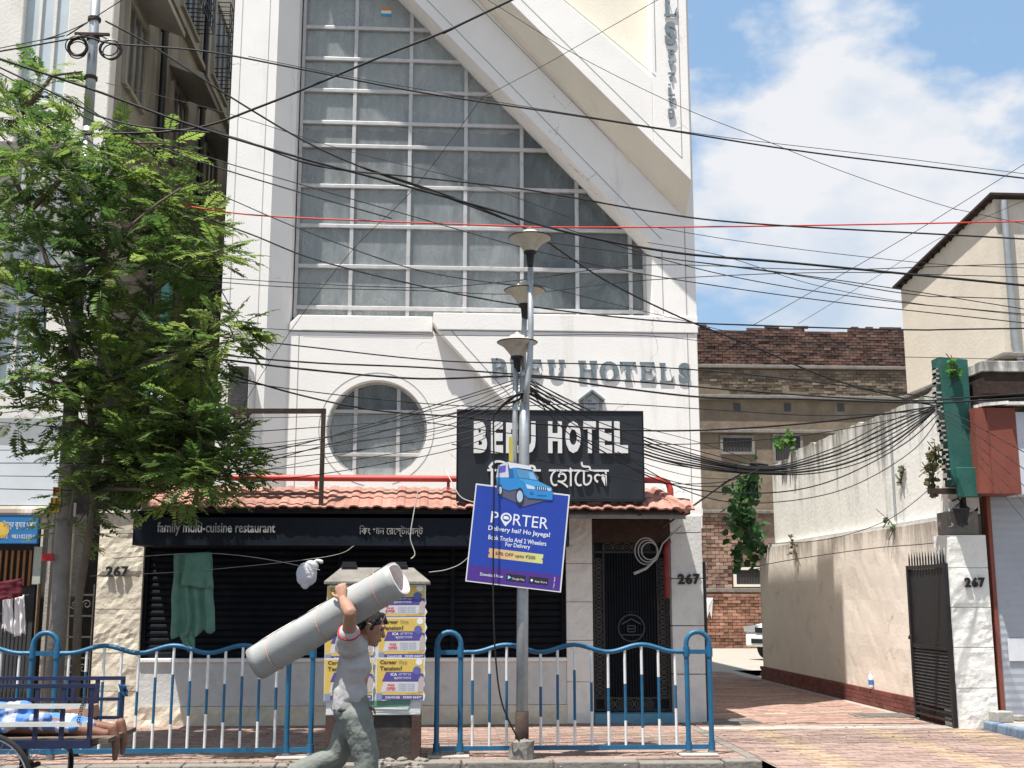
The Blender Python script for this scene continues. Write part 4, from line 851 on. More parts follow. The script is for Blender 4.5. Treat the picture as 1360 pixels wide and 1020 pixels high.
p = P(940, 808, YK - .27); mb = MB(); mb.add([(p.x-.12, YK-.3, p.z+.35), (p.x+.18, YK-.3, p.z+.35), (p.x+.12, YK-.29, p.z-.35), (p.x+.05, YK-.31, p.z-.1), (p.x-.05, YK-.29, p.z-.35), (p.x+.02, YK-.34, p.z+.1)], [(0,5,1),(1,5,3),(3,2,1),(0,4,5),(4,3,5)])
tag(mb.build('hanging_paper', mat('paper_white', (.75,.73,.7), .8, .05, 9, 0)), 'torn white scrap hanging on the low brick wall at the back', 'paper')

# ================================================================== PARKED CAR at the back
car = thing('parked_car', (8.85, 33, 0), 'white car parked behind the beige wall with only its front corner showing', 'car')
wp = mat('white_car_paint', (.78, .78, .78), .25, .02, 3, 0, spec=.6); bk_ = M['black']
cx, cy = 8.86, 31.0; W2 = .9
prof = [(0,.35),(0,.62),(.08,.86),(.95,1.02),(1.6,1.62),(3.3,1.64),(4.1,1.1),(4.2,.6),(4.2,.35)]
mb = MB(); n = len(prof)
secs = [(-W2, .93), (-W2*.9, 1), (W2*.9, 1), (W2, .93)]; o = 0
for sx, k in secs:
    for yy_, z in prof: mb.v.append(Vector((cx + sx*(1 if z < 1.05 else .86), cy + yy_ + (.12 if k < 1 and yy_ < .5 else 0), .35 + (z-.35)*k)))
for s in range(3):
    for i in range(n): mb.f.append([s*n+i, s*n+(i+1) % n, (s+1)*n+(i+1) % n, (s+1)*n+i]); mb.m.append(0); mb.c.append(None)
mb.f.append(list(range(n))[::-1]); mb.f.append([3*n+i for i in range(n)]); mb.m += [0,0]; mb.c += [None,None]
mb.build('body', wp, car, bevel=.04)
MB().box((cx-.45, cy-.012, .72), (cx+.45, cy+.06, .86)).build('grille', bk_, car); MB().box((cx-.6, cy-.015, .44), (cx+.6, cy+.05, .56)).build('bumper_intake', bk_, car)
for s in (-1, 1):
    MB().prism([(cx+s*.66-.2, .74), (cx+s*.66+.2, .74), (cx+s*.66+.2, .92), (cx+s*.66-.2, .88)], cy-.005, cy+.2).build('headlight', mat('lamp_glass', (.35,.36,.38), .15, .2, 20, 0, spec=.7), car)
    for yy_ in (.85, 3.35): 
        w_ = MB().lathe((cx + s*(W2-.2), cy+yy_, .33), [(.0,.0),(.2,.0),(.33,.02),(.33,.2),(.2,.22),(.2,.2),(0,.2)], 20, axis=(s,0,0)).build('wheel', mat('rubber', (.02,.02,.02), .85, .2, 9, .1), car)
        MB().lathe((cx + s*(W2+.005), cy+yy_, .33), [(0,.01),(.19,.0)], 16, axis=(s,0,0)).build('rim', M['galv'], w_)
mb = MB(); mb.add([(cx-.68,cy+.98,1.07),(cx+.68,cy+.98,1.07),(cx+.62,cy+1.52,1.56),(cx-.62,cy+1.52,1.56)], [(0,1,2,3)]); mb.v = [v + Vector((0,-.03,.02)) for v in mb.v]; mb.build('windscreen', bk_, car)
car.rotation_euler.z = R_(-58); car.location = (10.42, 32.6, 0)
# ================================================================== LEFT: APARTMENT BLOCK
XA, YA = -5.05, 17.0
ab = thing('apartment_block', (-8.5, 17, 0), 'weathered cream apartment block on the left with window hoods along its side', 'building')
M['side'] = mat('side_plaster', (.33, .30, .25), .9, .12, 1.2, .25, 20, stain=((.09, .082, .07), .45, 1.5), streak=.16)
M['front'] = mat('front_plaster', (.74, .71, .65), .9, .07, 1.2, .2, 20, stain=((.34, .29, .23), .2, 1.6), streak=.2)
M['alley_shade'] = mat('shaded_plaster', (.075, .07, .066), .95, .3, 1.5, .3, 20, stain=((.02,.02,.02), .3, 2), streak=.3)  # deep shade of the narrow alley put into the plaster colour
M['blueglass'] = mat('pale_blue_glazing', (.50, .57, .60), .35, .08, 1.5, 0, spec=.5)
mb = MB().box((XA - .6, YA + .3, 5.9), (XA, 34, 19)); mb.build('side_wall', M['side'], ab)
mb = MB().box((XA - .6, YA + .3, 0), (XA - .01, 34, 5.899)); mb.build('lower_side_wall', M['alley_shade'], ab)
mb = MB().box((-12, YA + .32, 0), (XA - .601, 33.9, 18.9)); mb.build('core_block', M['front'], ab)
# front face: piers, pale glazed bays, floor bands
fx = [P(px, 60, YA).x for px in (-60, 28, 88)]
for a, b in ((-12, fx[0]), (fx[0] + .4, fx[1]), (fx[2], XA - .001)): MB().box((a, YA, 4.1), (b, YA + .299, 19)).build('pier', M['front'], ab, bevel=.02)
for z in (4.1, 7.0, 8.5, 11.9, 15.2): MB().box((fx[1] + .001, YA + .05, z), (fx[2] - .001, YA + .299, z + .45)).build('floor_band', M['front'], ab)
for z0, z1 in ((4.56, 6.99), (7.46, 8.49), (8.96, 11.89), (12.36, 15.19)):
    w_ = MB().box((fx[1] + .001, YA + .12, z0), (fx[2] - .001, YA + .298, z1)).build('window', M['blueglass'], ab)
    for k in (1/3, 2/3): x = fx[1] + (fx[2]-fx[1])*k; MB().box((x-.02, YA+.08, z0), (x+.02, YA+.119, z1)).build('mullion', M['front'], w_)
MB().box((-12, YA - .5, 7.95), (fx[2] + .5, YA - .001, 8.1)).build('balcony_slab', M['grime'], ab)
# side: string courses, windows with sloping hoods, drain pipes, grilles
for z in (5.65, 8.7, 12.3): MB().box((XA + .001, YA + .3, z), (XA + .22 if z == 8.7 else XA + .12, 34, z + .12)).build('string_course', M['side'], ab)
def swin(y0, y1, z0, z1, hood=True, grille=False):
    w_ = MB(); x = XA
    for q in ((y0-.07, z0-.07, y1+.07, z0), (y0-.07, z1, y1+.07, z1+.07), (y0-.07, z0, y0, z1), (y1, z0, y1+.07, z1)): w_.box((x + .001, q[0], q[1]), (x + .07, q[2], q[3]))
    wo_ = w_.build('window', M['side'], ab)
    MB().box((x + .001, y0, z0), (x + .02, y1, z1)).build('pane', mat('old_window', (.08, .085, .085), .3, .3, 3, 0, spec=.5), wo_)
    for k in (1, 2): y = y0 + (y1-y0)*k/3; MB().box((x+.021, y-.025, z0), (x+.05, y+.025, z1)).build('mullion', mat('window_wood', (.2,.18,.15), .8, .2, 9, .1), wo_)
    if hood:
        h = MB(); h.add([(x+.001,y0-.25,z1+.42),(x+.001,y1+.25,z1+.42),(x+.62,y1+.25,z1+.16),(x+.62,y0-.25,z1+.16),(x+.001,y0-.25,z1+.30),(x+.001,y1+.25,z1+.30),(x+.62,y1+.25,z1+.06),(x+.62,y0-.25,z1+.06)], [(0,1,2,3),(7,6,5,4),(3,2,6,7),(0,3,7,4),(1,5,6,2)]); h.build('hood', M['concrete'], wo_)
    if grille:
        gb = MB()
        for k in range(9): y = y0 + (y1-y0)*k/8; gb.tube([(x+.02, y, z1-.05), (x+.35, y, z1-.05), (x+.35, y, z0+.1), (x+.02, y, z0+.1)], .012, 4)
        for k in range(7): z = z0 + .1 + (z1-z0-.15)*k/6; gb.tube([(x+.02, y0, z), (x+.35, y0, z), (x+.35, y1, z), (x+.02, y1, z)], .012, 4)
        gb.build('window_grille', M['black'], wo_)
for y0, y1 in ((17.65, 18.75), (20.8, 21.9), (23.8, 25.0), (27, 28.2)): swin(y0, y1, 9.6, 10.95)
for y0, y1, gq in ((17.65, 18.75, False), (21.2, 22.6, True), (24.2, 25.8, True), (27, 28.2, False)): swin(y0, y1, 12.8, 14.5, not gq, gq)
for y0, y1 in ((20.8, 21.9), (23.8, 25.0), (27, 28.2)): swin(y0, y1, 6.4, 7.8)
for y0, y1 in ((21.0, 22.0), (24.0, 25.2)): swin(y0, y1, 3.2, 4.5)
for y in (19.75, 23.1, 26.2): 
    mb = MB().tube([(XA + .10, y, 19), (XA + .10, y, .3)], .06, 8)
    for z in (3, 6, 9.3, 11.5, 13.6): mb.tube([(XA+.10, y, z), (XA+.10, y, z+.15)], .085, 8)
    mb.build('drain_pipe', M['black'], ab)
# ground-floor shop front
YSf = 16.55
def rect(name, px0, px1, py0, py1, y, m, d=.08, parent=ab, bev=0):
    a, b = P(px0, py1, y), P(px1, py0, y); return MB().box((a.x, y, a.z), (b.x, y + d, b.z)).build(name, m, parent, bevel=bev)
rect('white_sheet_panel', -150, 90, 592, 670, YSf, mat('stained_white_sheet', (.62, .67, .70), .6, .06, 2, .05, 20, stain=((.10,.11,.12), .17, 2.6), streak=.2), .2)
rect('grey_sheet_panel', -150, 90, 556, 590, YSf, mat('grey_sheet', (.35, .37, .38), .7, .1, 2, .1, 20), .2)
mb = MB(); a = P(-150, 672, YSf); b_ = P(64, 690, YSf); mb.tube([(a.x, YSf - .05, a.z - .08), (b_.x, YSf - .05, a.z - .08)], .085, 10); mb.box((a.x, YSf - .05, b_.z - .12), (b_.x, YSf + .25, a.z - .09)); mb.build('shop_ledge', M['beige'], ab)
rect('shop_pier', 52, 66, 690, 960, YSf, M['concrete'], .3); rect('shop_pier', 38, 50, 775, 960, YSf - .05, mat('brown_timber', (.28,.2,.13), .85, .15, 6, .2), .12)
rect('door_jamb', 42, 56, 726, 776, YSf - .02, mat('pale_green_jamb', (.42,.45,.40), .8, .1, 5, .1), .1)
for k in range(9): rect('shutter_rib', -28 + k*8, -21.5 + k*8, 731, 778, YSf + .05, mat('orange_shutter', (.34, .15, .055), .6, .16, 6, .1, 30), .05)
rect('shop_interior', -150, 52, 700, 965, YSf + .12, M['dark_room'], .1)
# small blue shop sign with Bengali lettering
sy = YSf - .12; a = P(-60, 722, sy); b_ = P(52, 681, sy)
sg = thing('shop_sign', ((a.x+b_.x)/2, sy, a.z), 'blue shop sign with white Bengali lettering beside the utility pole', 'sign')
MB().box((a.x, sy, a.z), (b_.x, sy + .08, b_.z)).build('panel', mat('sign_blue', (.03, .17, .40), .5, .12, 4, .05, 20), sg, bevel=.01)
q = P(4, 703, sy); q2 = P(48, 691, sy); mb = MB(); text_into(mb, '\u0987\u09a8\u09cd\u09a6\u09cd\u09b0 \u0995\u09c1\u09ae\u09be\u09b0 \u0997\u09c1\u09aa\u09cd\u09a4', (q.x, sy - .001, q.z), X_, Z_, q2.x-q.x, q2.z-q.z, .003); mb.build('lettering', M['white_letter'], sg)
q = P(-2, 715, sy); q2 = P(46, 710, sy); mb = MB(); text_into(mb, '5/1/2   9831023354', (q.x, sy - .001, q.z), X_, Z_, q2.x-q.x, q2.z-q.z, .003); mb.build('lettering', M['white_letter'], sg)
q = P(-14, 708, sy); mb = MB().lathe((q.x+.15, sy-.001, q.z+.04), [(0, .003), (.11, .003)], 20, axis=(0,-1,0)); mb.build('emblem', mat('sign_yellow', (.6,.42,.08), .6, .1, 5, 0), sg)
# iron grille gate of the side alley, with scrolls
yg = 16.05; xg0, xg1 = P(70, 850, yg).x, P(121, 850, yg).x; zg = P(95, 776, yg).z
gg = thing('iron_grille_gate', ((xg0+xg1)/2, yg, 0), 'wrought iron grille gate with scrolls closing the alley left of the stone pillar', 'gate')
mb = MB()
for k in range(4): x = xg0 + (xg1-xg0)*k/3; mb.tube([(x, yg, .02), (x, yg, zg + (.12 if k == 2 else 0))], .011, 6)
tag(mb.build('upright', iron, gg), kind='stuff'); mb = MB()
for py in (790, 818, 846, 874, 902): z = P(95, py, yg).z; mb.bar((xg0, yg, z), (xg1, yg, z), .016, .022)
tag(mb.build('crossbar', iron, gg), kind='stuff')
def scroll(mb, cx, cz, r, y, s=1, t0=0):
    pts = []
    for k in range(20): t = k/19; a = s*(t0 + t*4.2*math.pi*.62); q = r*(1 - .75*t); pts.append((cx + q*math.cos(a), y, cz + q*math.sin(a)))
    mb.tube(pts, .008, 5)
for k in range(3):
    for py in (803, 888): 
        mb = MB(); scroll(mb, xg0 + (xg1-xg0)*(k+.5)/3, P(95, py, yg).z, .065, yg, 1 if k % 2 else -1, 2.6); mb.build('scroll', iron, gg)
# window grille of the shop with clothes hung on it
yh = 16.35; a = P(-40, 860, yh); b_ = P(40, 780, yh)
wg = thing('shop_window_grille', ((a.x+b_.x)/2, yh, a.z - .9), 'black iron grille of the shop front under the orange shutter', 'grille')
mb = MB()
for k in range(15): x = a.x + (b_.x-a.x)*k/14; mb.tube([(x, yh, .05), (x, yh, b_.z)], .009, 5)
tag(mb.build('upright', M['black'], wg), kind='stuff'); mb = MB()
for py in (790, 815, 848, 900): z = P(20, py, yh).z; mb.bar((a.x, yh, z), (b_.x, yh, z), .014, .02)
tag(mb.build('crossbar', iron, wg), kind='stuff')
def cloth(name, pts, y, m, label, cat, amp=.03, nx=14, nz=14, seed=0, parent=None, folds=5):
    """pts: px quad tl,tr,br,bl hung at depth y; folded, with an uneven hem"""
    q = [P(px, py, y) for px, py in pts]; mb = MB()
    for j in range(nz+1):
        for i in range(nx+1):
            u, v = i/nx, j/nz; p = q[0].lerp(q[1], u).lerp(q[3].lerp(q[2], u), v)
            d = amp*(.25 + v)*math.sin(folds*2*math.pi*u + seed + 1.5*noise.noise(Vector((u*3, v*2, seed)))) + .02*noise.noise(Vector((u*5, v*5, seed)))
            p = p + Vector((.02*noise.noise(Vector((u*4, v*3, seed+5))), d, (.05*noise.noise(Vector((u*6, 1, seed))) if v > .9 else 0))); mb.v.append(p)
    for j in range(nz):
        for i in range(nx): mb.f.append([j*(nx+1)+i, (j+1)*(nx+1)+i, (j+1)*(nx+1)+i+1, j*(nx+1)+i+1]); mb.m.append(0); mb.c.append(None)
    o = mb.build(name, m, parent, smooth=True)
    sd_ = o.modifiers.new('thick', 'SOLIDIFY'); sd_.thickness = .006; sd_.offset = 0
    if label: tag(o, label, cat)
    return o
wc = mat('white_cloth', (.70, .70, .72), .9, .06, 8, .2, 60)
cloth('hanging_shirt', [(4, 792), (17, 792), (18, 842), (2, 836)], yh - .05, wc, 'left half of white laundry hung on the shop grille', 'laundry', .02, folds=2)
cloth('hanging_shirt', [(20, 792), (32, 790), (34, 842), (19, 846)], yh - .05, wc, 'right white garment hung on the shop grille next to the timber post', 'laundry', .02, folds=2, seed=3)
cloth('maroon_awning', [(-30, 778), (30, 768), (30, 792), (-30, 802)], yh - .12, mat('maroon_cloth', (.10, .015, .025), .9, .2, 6, .1), 'dark maroon cloth stretched over the shop front grille', 'cloth', .02)
# rain pipe and louvred cooler in the alley mouth, teal sign
yv = 16.3; x = P(93, 720, yv).x
tag(MB().tube([(x, yv, P(93, 668, yv).z), (x, yv, 1.45), (x + .02, yv, .9), (x + .02, yv, .05)], .05, 10).build('rain_pipe', mat('dirty_white_pipe', (.42,.40,.36), .7, .15, 5, .1, 20, stain=((.15,.13,.1), .3, 5)), auto=60), 'dirty white rain pipe standing in the alley mouth behind the utility pole', 'pipe')
ya_ = 16.6; a = P(134, 628, ya_); b_ = P(172, 592, ya_)
ac = thing('air_conditioner', ((a.x+b_.x)/2, ya_, a.z), 'grey louvred cooling unit mounted high in the alley behind the tree', 'air conditioner')
MB().box((a.x, ya_, a.z), (b_.x, ya_ + .3, b_.z)).build('casing', M['concrete'], ac, bevel=.01)
for k in range(12): x = a.x + .03 + (b_.x-a.x-.06)*k/12; MB().box((x, ya_ - .012, a.z + .03), (x + .014, ya_ - .001, b_.z - .03)).build('louvre', M['rust'], ac)
MB().bar((XA - .05, ya_ + .15, a.z - .03), (b_.x, ya_ + .15, a.z - .03), .05).build('bracket', M['rust'], ac)
yt2 = 16.75; a = P(212, 436, yt2); b_ = P(226, 366, yt2)
tg = thing('hanging_signboard', (a.x, yt2, 4.2), 'teal vertical signboard with white script letters half hidden behind the tree', 'signboard')
MB().box((a.x, yt2, P(212, 505, yt2).z), (b_.x, yt2 + .2, b_.z)).build('panel', teal, tg); q = P(176, 522, yt2); q2 = P(200, 490, yt2)
MB().box((q.x, yt2 - .05, q.z), (q2.x, yt2 + .1, q2.z)).build('small_box', teal, tg); q = P(198, 545, yt2); q2 = P(222, 506, yt2)
MB().box((q.x, yt2 - .02, q.z), (q2.x, yt2 + .1, q2.z)).build('dark_panel', M['navy'], tg)
mb = MB(); text_into(mb, 'angels', (q.x + .01, yt2 - .022, q.z + .13), Vector((.97, 0, -.22)), Z_, (q2.x-q.x)*.95, .16, .004, bold=.02); mb.build('lettering', M['white_letter'], tg)
MB().bar((XA - .03, yt2 + .1, q2.z + .1), (b_.x, yt2 + .1, q2.z + .1), .05).build('bracket', M['rust'], tg)
MB().bar((XA - .03, yt2 + .1, b_.z - .1), (b_.x, yt2 + .1, b_.z - .1), .05).build('bracket', M['rust'], tg)
# ================================================================== RAILINGS
YF = 12.66
def railing(x0, x1, y, label, hoops=(1, 1), nb=13, waves=3):
    t = thing('pedestrian_railing', ((x0+x1)/2, y, 0), label, 'railing', 'blue and white pedestrian railings along the kerb')
    zr, zc, zbt, hw_ = 1.055, .075, .085, .245
    for s, on in ((0, hoops[0]), (1, hoops[1])):
        if not on: continue
        xa_ = x0 - hw_ if s == 0 else x1; pts = [(xa_, y, .0), (xa_, y, 1.14)]
        for k in range(1, 10): a = math.pi - math.pi*k/9; pts.append((xa_ + hw_/2 + hw_/2*math.cos(a), y, 1.14 + hw_/2*math.sin(a)))
        pts += [(xa_ + hw_, y, .0)]
        h = MB().tube(pts, .027, 10); h.bar((xa_, y, zr), (xa_ + hw_, y, zr), .035, .045); h.bar((xa_, y, zbt), (xa_ + hw_, y, zbt), .035, .045)
        ho = h.build('hoop_post', M['blue_rail'], t, auto=50)
        for xx in (xa_, xa_+hw_):
            for z in (zr, zbt): MB().tube([(xx, y, z-.05), (xx, y, z+.05)], .036, 10).build('sleeve', M['blue_rail'], ho, auto=50)
            MB().tube([(xx, y, 0), (xx, y, .05)], .045, 8).build('foot', M['grime'], ho)
    n = 60; wv = lambda x: zc*(.5 - .5*math.cos(2*math.pi*waves*(x-x0-.12)/(x1-x0-.24))) if x0+.12 < x < x1-.12 else 0
    MB().tube([(x0 + (x1-x0)*k/n, y, zr + wv(x0 + (x1-x0)*k/n)) for k in range(n+1)], .024, 8).build('top_rail', M['blue_rail'], t, smooth=True)
    MB().bar((x0, y, zbt), (x1, y, zbt), .035, .045).build('bottom_rail', M['blue_rail'], t)
    for k in range(nb):
        x = x0 + (x1-x0)*(k+.7)/(nb+.4); zt_ = zr + wv(x) - .015; mid = .58 + .03*math.cos(k); ph = .5 - .5*math.cos(2*math.pi*waves*(x-x0)/(x1-x0)+.5)
        u, l = mid + .10 + .16*ph + random.uniform(-.02,.02), mid - .12 - .14*ph + random.uniform(-.02,.02); mb = MB(); rb = .0148
        mb.tube([(x, y, zbt), (x, y, l)], rb, 8, 1, cap=False); mb.tube([(x, y, l), (x, y, u)], rb, 8, 0, cap=False); mb.tube([(x, y, u), (x, y, zt_)], rb, 8, 1, cap=False)
        mb.build('bar', [M['blue_rail'], M['white_rail']], t, smooth=True)
    return t
xl0, xl1 = P(67, 1000, YF).x, P(380, 1000, YF).x; xm0_, xm1_ = P(611, 1000, YF).x, P(915, 1000, YF).x
railing(xl0, xl1, YF, 'railing section between the cart and the poster-covered cabinet')
railing(xm0_, xm1_, YF, 'railing section round the lamp post in front of the shutter and door')
railing(xl0 - .245 - 2.5, xl0 - .245, YF, 'railing section behind the blue cart at the left edge', hoops=(1, 0))
for i, (px, w_, lab) in enumerate(((595, .22, 'low grey kerb slab under the left foot of the lamp post railing'), (926, .2, 'low grey slab under the right hoop of the railing'), (393, .2, 'grey slab under the railing end left of the cabinet'))):
    x = P(px, 1008, YF).x; mb = MB().box((x - w_, YF - .16, .003), (x + w_, YF + .1, .028)); tag(mb.build('kerb_slab', M['concrete'], bevel=.012), lab, 'slab')

# ================================================================== LAMP POST
YLp = 12.4
lp = thing('lamp_post', (.86, YLp, 0), 'grey street lamp post with three funnel lamps at stepped heights', 'lamp post')
def PL(px, py, dy=0): return P(px, py, YLp + dy)
MB().tube([PL(693, 1009), PL(694, 800), PL(696, 600), PL(697, 500)], [.062, .06, .056, .052], 14).build('pole', M['galv'], lp, smooth=True)
MB().tube([PL(693, 1009), PL(693.3, 945)], [.072, .068], 14).build('base_sleeve', M['rust'], lp, smooth=True)
mb = MB(); rng = random.Random(3)
mb.lathe((PL(693, 1009).x, YLp, 0), [(.125, 0), (.125, .10), (.115, .17), (.065, .2)], 9)
for v in mb.v: v.x += rng.uniform(-.02, .02); v.z += rng.uniform(0, .02)
mb.build('concrete_footing', M['grime'], lp)
MB().lathe(PL(697, 500), [(.055, 0), (.056, .03), (.045, .05), (.03, .07), (0, .08)], 14).build('pole_cap', M['galv'], lp, smooth=True)
cream = mat('lamp_cream', (.50, .46, .38), .6, .14, 8, .05, 30, stain=((.2,.17,.13), .3, 6))
def lamp(px, rim_y, r, dy, tube, th):
    c = P(px, rim_y, YLp + dy)
    MB().tube([PL(a, b, dy) for a, b in tube], th, 12).build('lamp_arm', M['galv'], lp, smooth=True)
    k = .0079
    MB().lathe(c, [(.032, -.32), (.036, -.30), (.045, -.20), (.07, -.18), (.075, -.155), (.05, -.155)], 16).build('collar', M['black'], lp, smooth=True)
    h = MB().lathe(c, [(.062, -.17), (.075, -.14), (.105, -.10), (.15, -.045), (r, -.005), (r+.004, .004), (r-.01, .012), (.14, .035), (.085, .05), (.08, .075), (.03, .085), (.022, .11), (.012, .115), (0, .125)], 24).build('lamp_shade', cream, lp, smooth=True)
    MB().lathe(c, [(r+.001, -.006), (r+.008, .002), (r+.001, .008)], 24).build('rim', M['rust'], h, smooth=True)
lamp(704, 316, .228, -.1, [(704.5, 356), (705, 440), (704, 475), (701, 505), (698, 535)], .032)
lamp(697, 386, .222, .1, [(696.5, 420), (695.5, 470), (696, 505)], .03)
lamp(687, 455, .215, .02, [(685, 490), (684, 560), (683, 640), (684, 760)], .03)
MB().bar(PL(683, 755, .02), PL(694, 755), .03).build('clamp', M['galv'], lp); MB().bar(PL(684, 600, .02), PL(696, 600), .03).build('clamp', M['galv'], lp)

# ================================================================== ADVERTISING BOARD ON THE LAMP POST
YPb = 12.26
tl, tr, br, bl = (P(*q, YPb) for q in ((632, 642), (757, 657), (745, 787), (618, 772)))
ex = ((tr - tl) + (br - bl)) / 2; ey = ((tl - bl) + (tr - br)) / 2; W_, H_ = ex.length, ey.length; ex.normalize(); ey.normalize()
ad = thing('advertising_board', tuple((bl+br)/2), 'tilted blue delivery advert board with a truck cut-out on the lamp post', 'signboard')
def quad(mb, pts, basis, d, mi=0, col=None): mb.add([basis[0] + basis[1]*x + basis[2]*y + basis[1].cross(basis[2])*d for x, y in pts], [tuple(range(len(pts)))], mi, col)
BB = (bl, ex, ey); U = lambda u, v: (u*W_, v*H_)
mb = MB().loft([U(0,0), U(1,0), U(1,1), U(0,1)], (bl - ex.cross(ey)*.012, ex, ey), .012); mb.build('backing_panel', M['white_letter'], ad)
pr_ = MATS['print'] = vmat('printed_vinyl', .45, .05, 30, spec=.4, bump=.06, bscale=4)
mb = MB(); quad(mb, [U(.012,.17), U(.985,.17), U(.985,.985), U(.012,.985)], BB, .001, 0, (.018,.055,.36)); mb.build('print_upper', pr_, ad)
mb = MB(); quad(mb, [U(.012,.012), U(.985,.012), U(.985,.17), U(.012,.17)], BB, .001, 0, (.075,.03,.24)); mb.build('print_lower', pr_, ad)
Wt = (.78,.80,.86)
def btext(s, u0, v0, u1, v1, col=Wt, bold=0., d=.0025):
    mb = MB(); text_into(mb, s, bl + ex*(u0*W_) + ey*(v0*H_), ex, ey, (u1-u0)*W_, (v1-v0)*H_, d, 0, bold, 1, col); mb.build('lettering', pr_, ad)
btext('P', .195, .62, .275, .735); btext('RTER', .43, .62, .80, .735)
mb = MB(); c = (.355*W_, .685*H_); n = 22
o_ = [(c[0]+.058*W_*math.cos(t), c[1]+.052*H_*math.sin(t)) for t in [-.95+ (2*math.pi-1.2)*k/n for k in range(n+1)]]
o_ = [q for q in o_]; pin = [(c[0]+.058*W_*math.cos(math.radians(-40+260*k/n)), c[1]+.052*H_*math.sin(math.radians(-40+260*k/n))) for k in range(n+1)] + [(c[0], c[1]-.088*H_)]
quad(mb, pin, BB, .0025, 0, Wt); quad(mb, [(c[0]+.04*W_*math.cos(2*math.pi*k/18), c[1]+.036*H_*math.sin(2*math.pi*k/18)) for k in range(18)], BB, .0035, 0, (.018,.055,.36))
quad(mb, [(c[0]-.028*W_, c[1]-.015*H_), (c[0]+.028*W_, c[1]-.015*H_), (c[0]+.028*W_, c[1]+.004*H_), (c[0]+.012*W_, c[1]+.018*H_), (c[0]-.028*W_, c[1]+.018*H_)], BB, .0045, 0, Wt); mb.build('pin_logo', pr_, ad)
btext('Delivery hai? Ho Jayega!', .18, .528, .83, .588, bold=.015); btext('Book Trucks And 2 Wheelers', .19, .448, .80, .495, bold=.012); btext('For Delivery', .375, .385, .635, .44, bold=.012)
mb = MB(); nq = 12
for k in range(nq): t0, t1 = k/nq, (k+1)/nq; quad(mb, [U(.21+.57*t0,.265), U(.21+.57*t1,.265), U(.21+.57*t1,.36), U(.21+.57*t0,.36)], BB, .002, 0, (.72-.12*t0, .40+.25*t0, .22+.02*t0))
quad(mb, [U(.205,.30), U(.225,.312), U(.205,.325)], BB, .003, 0, (.018,.055,.36)); quad(mb, [U(.785,.30), U(.785,.325), U(.765,.312)], BB, .003, 0, (.018,.055,.36)); mb.build('coupon', pr_, ad)
btext('50% OFF upto \u20b9200', .28, .29, .70, .335, (.05,.045,.05), .012, .0035)
btext('Download Now', .145, .075, .385, .105, bold=.01)
for u0, s, g_ in ((.42, 'Google Play', 0), (.655, 'App Store', 1)):
    mb = MB(); quad(mb, [U(u0,.055), U(u0+.20,.055), U(u0+.20,.125), U(u0,.125)], BB, .002, 0, (.02,.02,.03))
    if g_: quad(mb, [(W_*(u0+.03)+.012*math.cos(2*math.pi*k/10), H_*.088+.014*math.sin(2*math.pi*k/10)) for k in range(10)], BB, .003, 0, Wt)
    else: quad(mb, [U(u0+.015,.07), U(u0+.05,.09), U(u0+.015,.11)], BB, .003, 0, (.3,.7,.75))
    mb.build('store_badge', pr_, ad); btext(s, u0 + .06, .068, u0 + .19, .092, d=.0035)
mb = MB(); text_into(mb, '*T&C Apply', bl + ex*(.93*W_) + ey*(.03*H_), ey, -ex, .12*H_, .018*W_, .003, 0, 0, 1, Wt)
mb.build('lettering', pr_, ad)
# truck cut-out above the board (photo outline, on the board's own plane), px of an 8.5x enlargement
tp = lambda x, y: P(610 + x/8.5, 600 + y/8.5, YPb)
def shape(mb, pts, d, col): 
    q = [tp(*p) + Vector((0, -d, 0)) for p in pts]; 
    if (q[1]-q[0]).cross(q[2]-q[1]).y > 0: q.reverse()
    mb.add(q, [tuple(range(len(q)))], 0, col)
mb = MB()
cut = [(415,285),(440,150),(560,110),(790,160),(820,200),(880,270),(900,340),(1040,405),(1060,470),(1050,545),(960,555),(720,620),(650,580),(430,480)]
q = [tp(*p) for p in cut]; b0 = [v + Vector((0, .014, 0)) for v in q]; q = [v + Vector((0, -.004, 0)) for v in q]; nq = len(q)
mb.add(q[::-1] + b0[::-1], [tuple(range(nq))] + [(i, nq+i, nq+(i+1) % nq, (i+1) % nq) for i in range(nq)], 0, (.10,.10,.16)); co = mb.build('truck_cutout', pr_, ad)
BL_, BD, LT = (.03,.24,.58), (.02,.13,.36), (.18,.45,.75)
mb = MB()
shape(mb, [(415,285),(440,155),(545,115),(560,290),(430,290)], .006, (.58,.60,.72)); shape(mb, [(545,115),(800,160),(820,205),(640,180),(570,190)], .0062, (.68,.70,.78))
shape(mb, [(455,165),(525,152),(520,225),(448,238)], .0075, (.12,.10,.45))
shape(mb, [(415,290),(560,295),(600,180),(640,180),(660,300),(740,350),(740,500),(645,420),(560,440),(440,400)], .007, BL_)
shape(mb, [(560,200),(600,185),(620,290),(560,300)], .008, BD); shape(mb, [(640,190),(830,225),(885,325),(665,290)], .008, (.09,.28,.50)); shape(mb, [(780,235),(830,232),(880,322),(800,310)], .009, LT)
shape(mb, [(660,295),(885,330),(1040,405),(1050,440),(850,420),(740,360)], .0082, (.05,.32,.66)); shape(mb, [(740,360),(850,420),(1055,450),(1050,545),(770,520),(740,480)], .0084, BL_)
shape(mb, [(750,365),(845,395),(850,425),(765,415)], .0095, (.62,.66,.76)); shape(mb, [(990,410),(1030,415),(1035,445),(995,440)], .0095, (.55,.58,.7)); shape(mb, [(860,385),(985,405),(990,440),(865,425)], .0092, (.05,.06,.10))
for k in range(5): shape(mb, [(876+k*23,392+k*3),(886+k*23,394+k*3),(886+k*23,428+k*2),(876+k*23,426+k*2)], .0105, (.6,.63,.7))
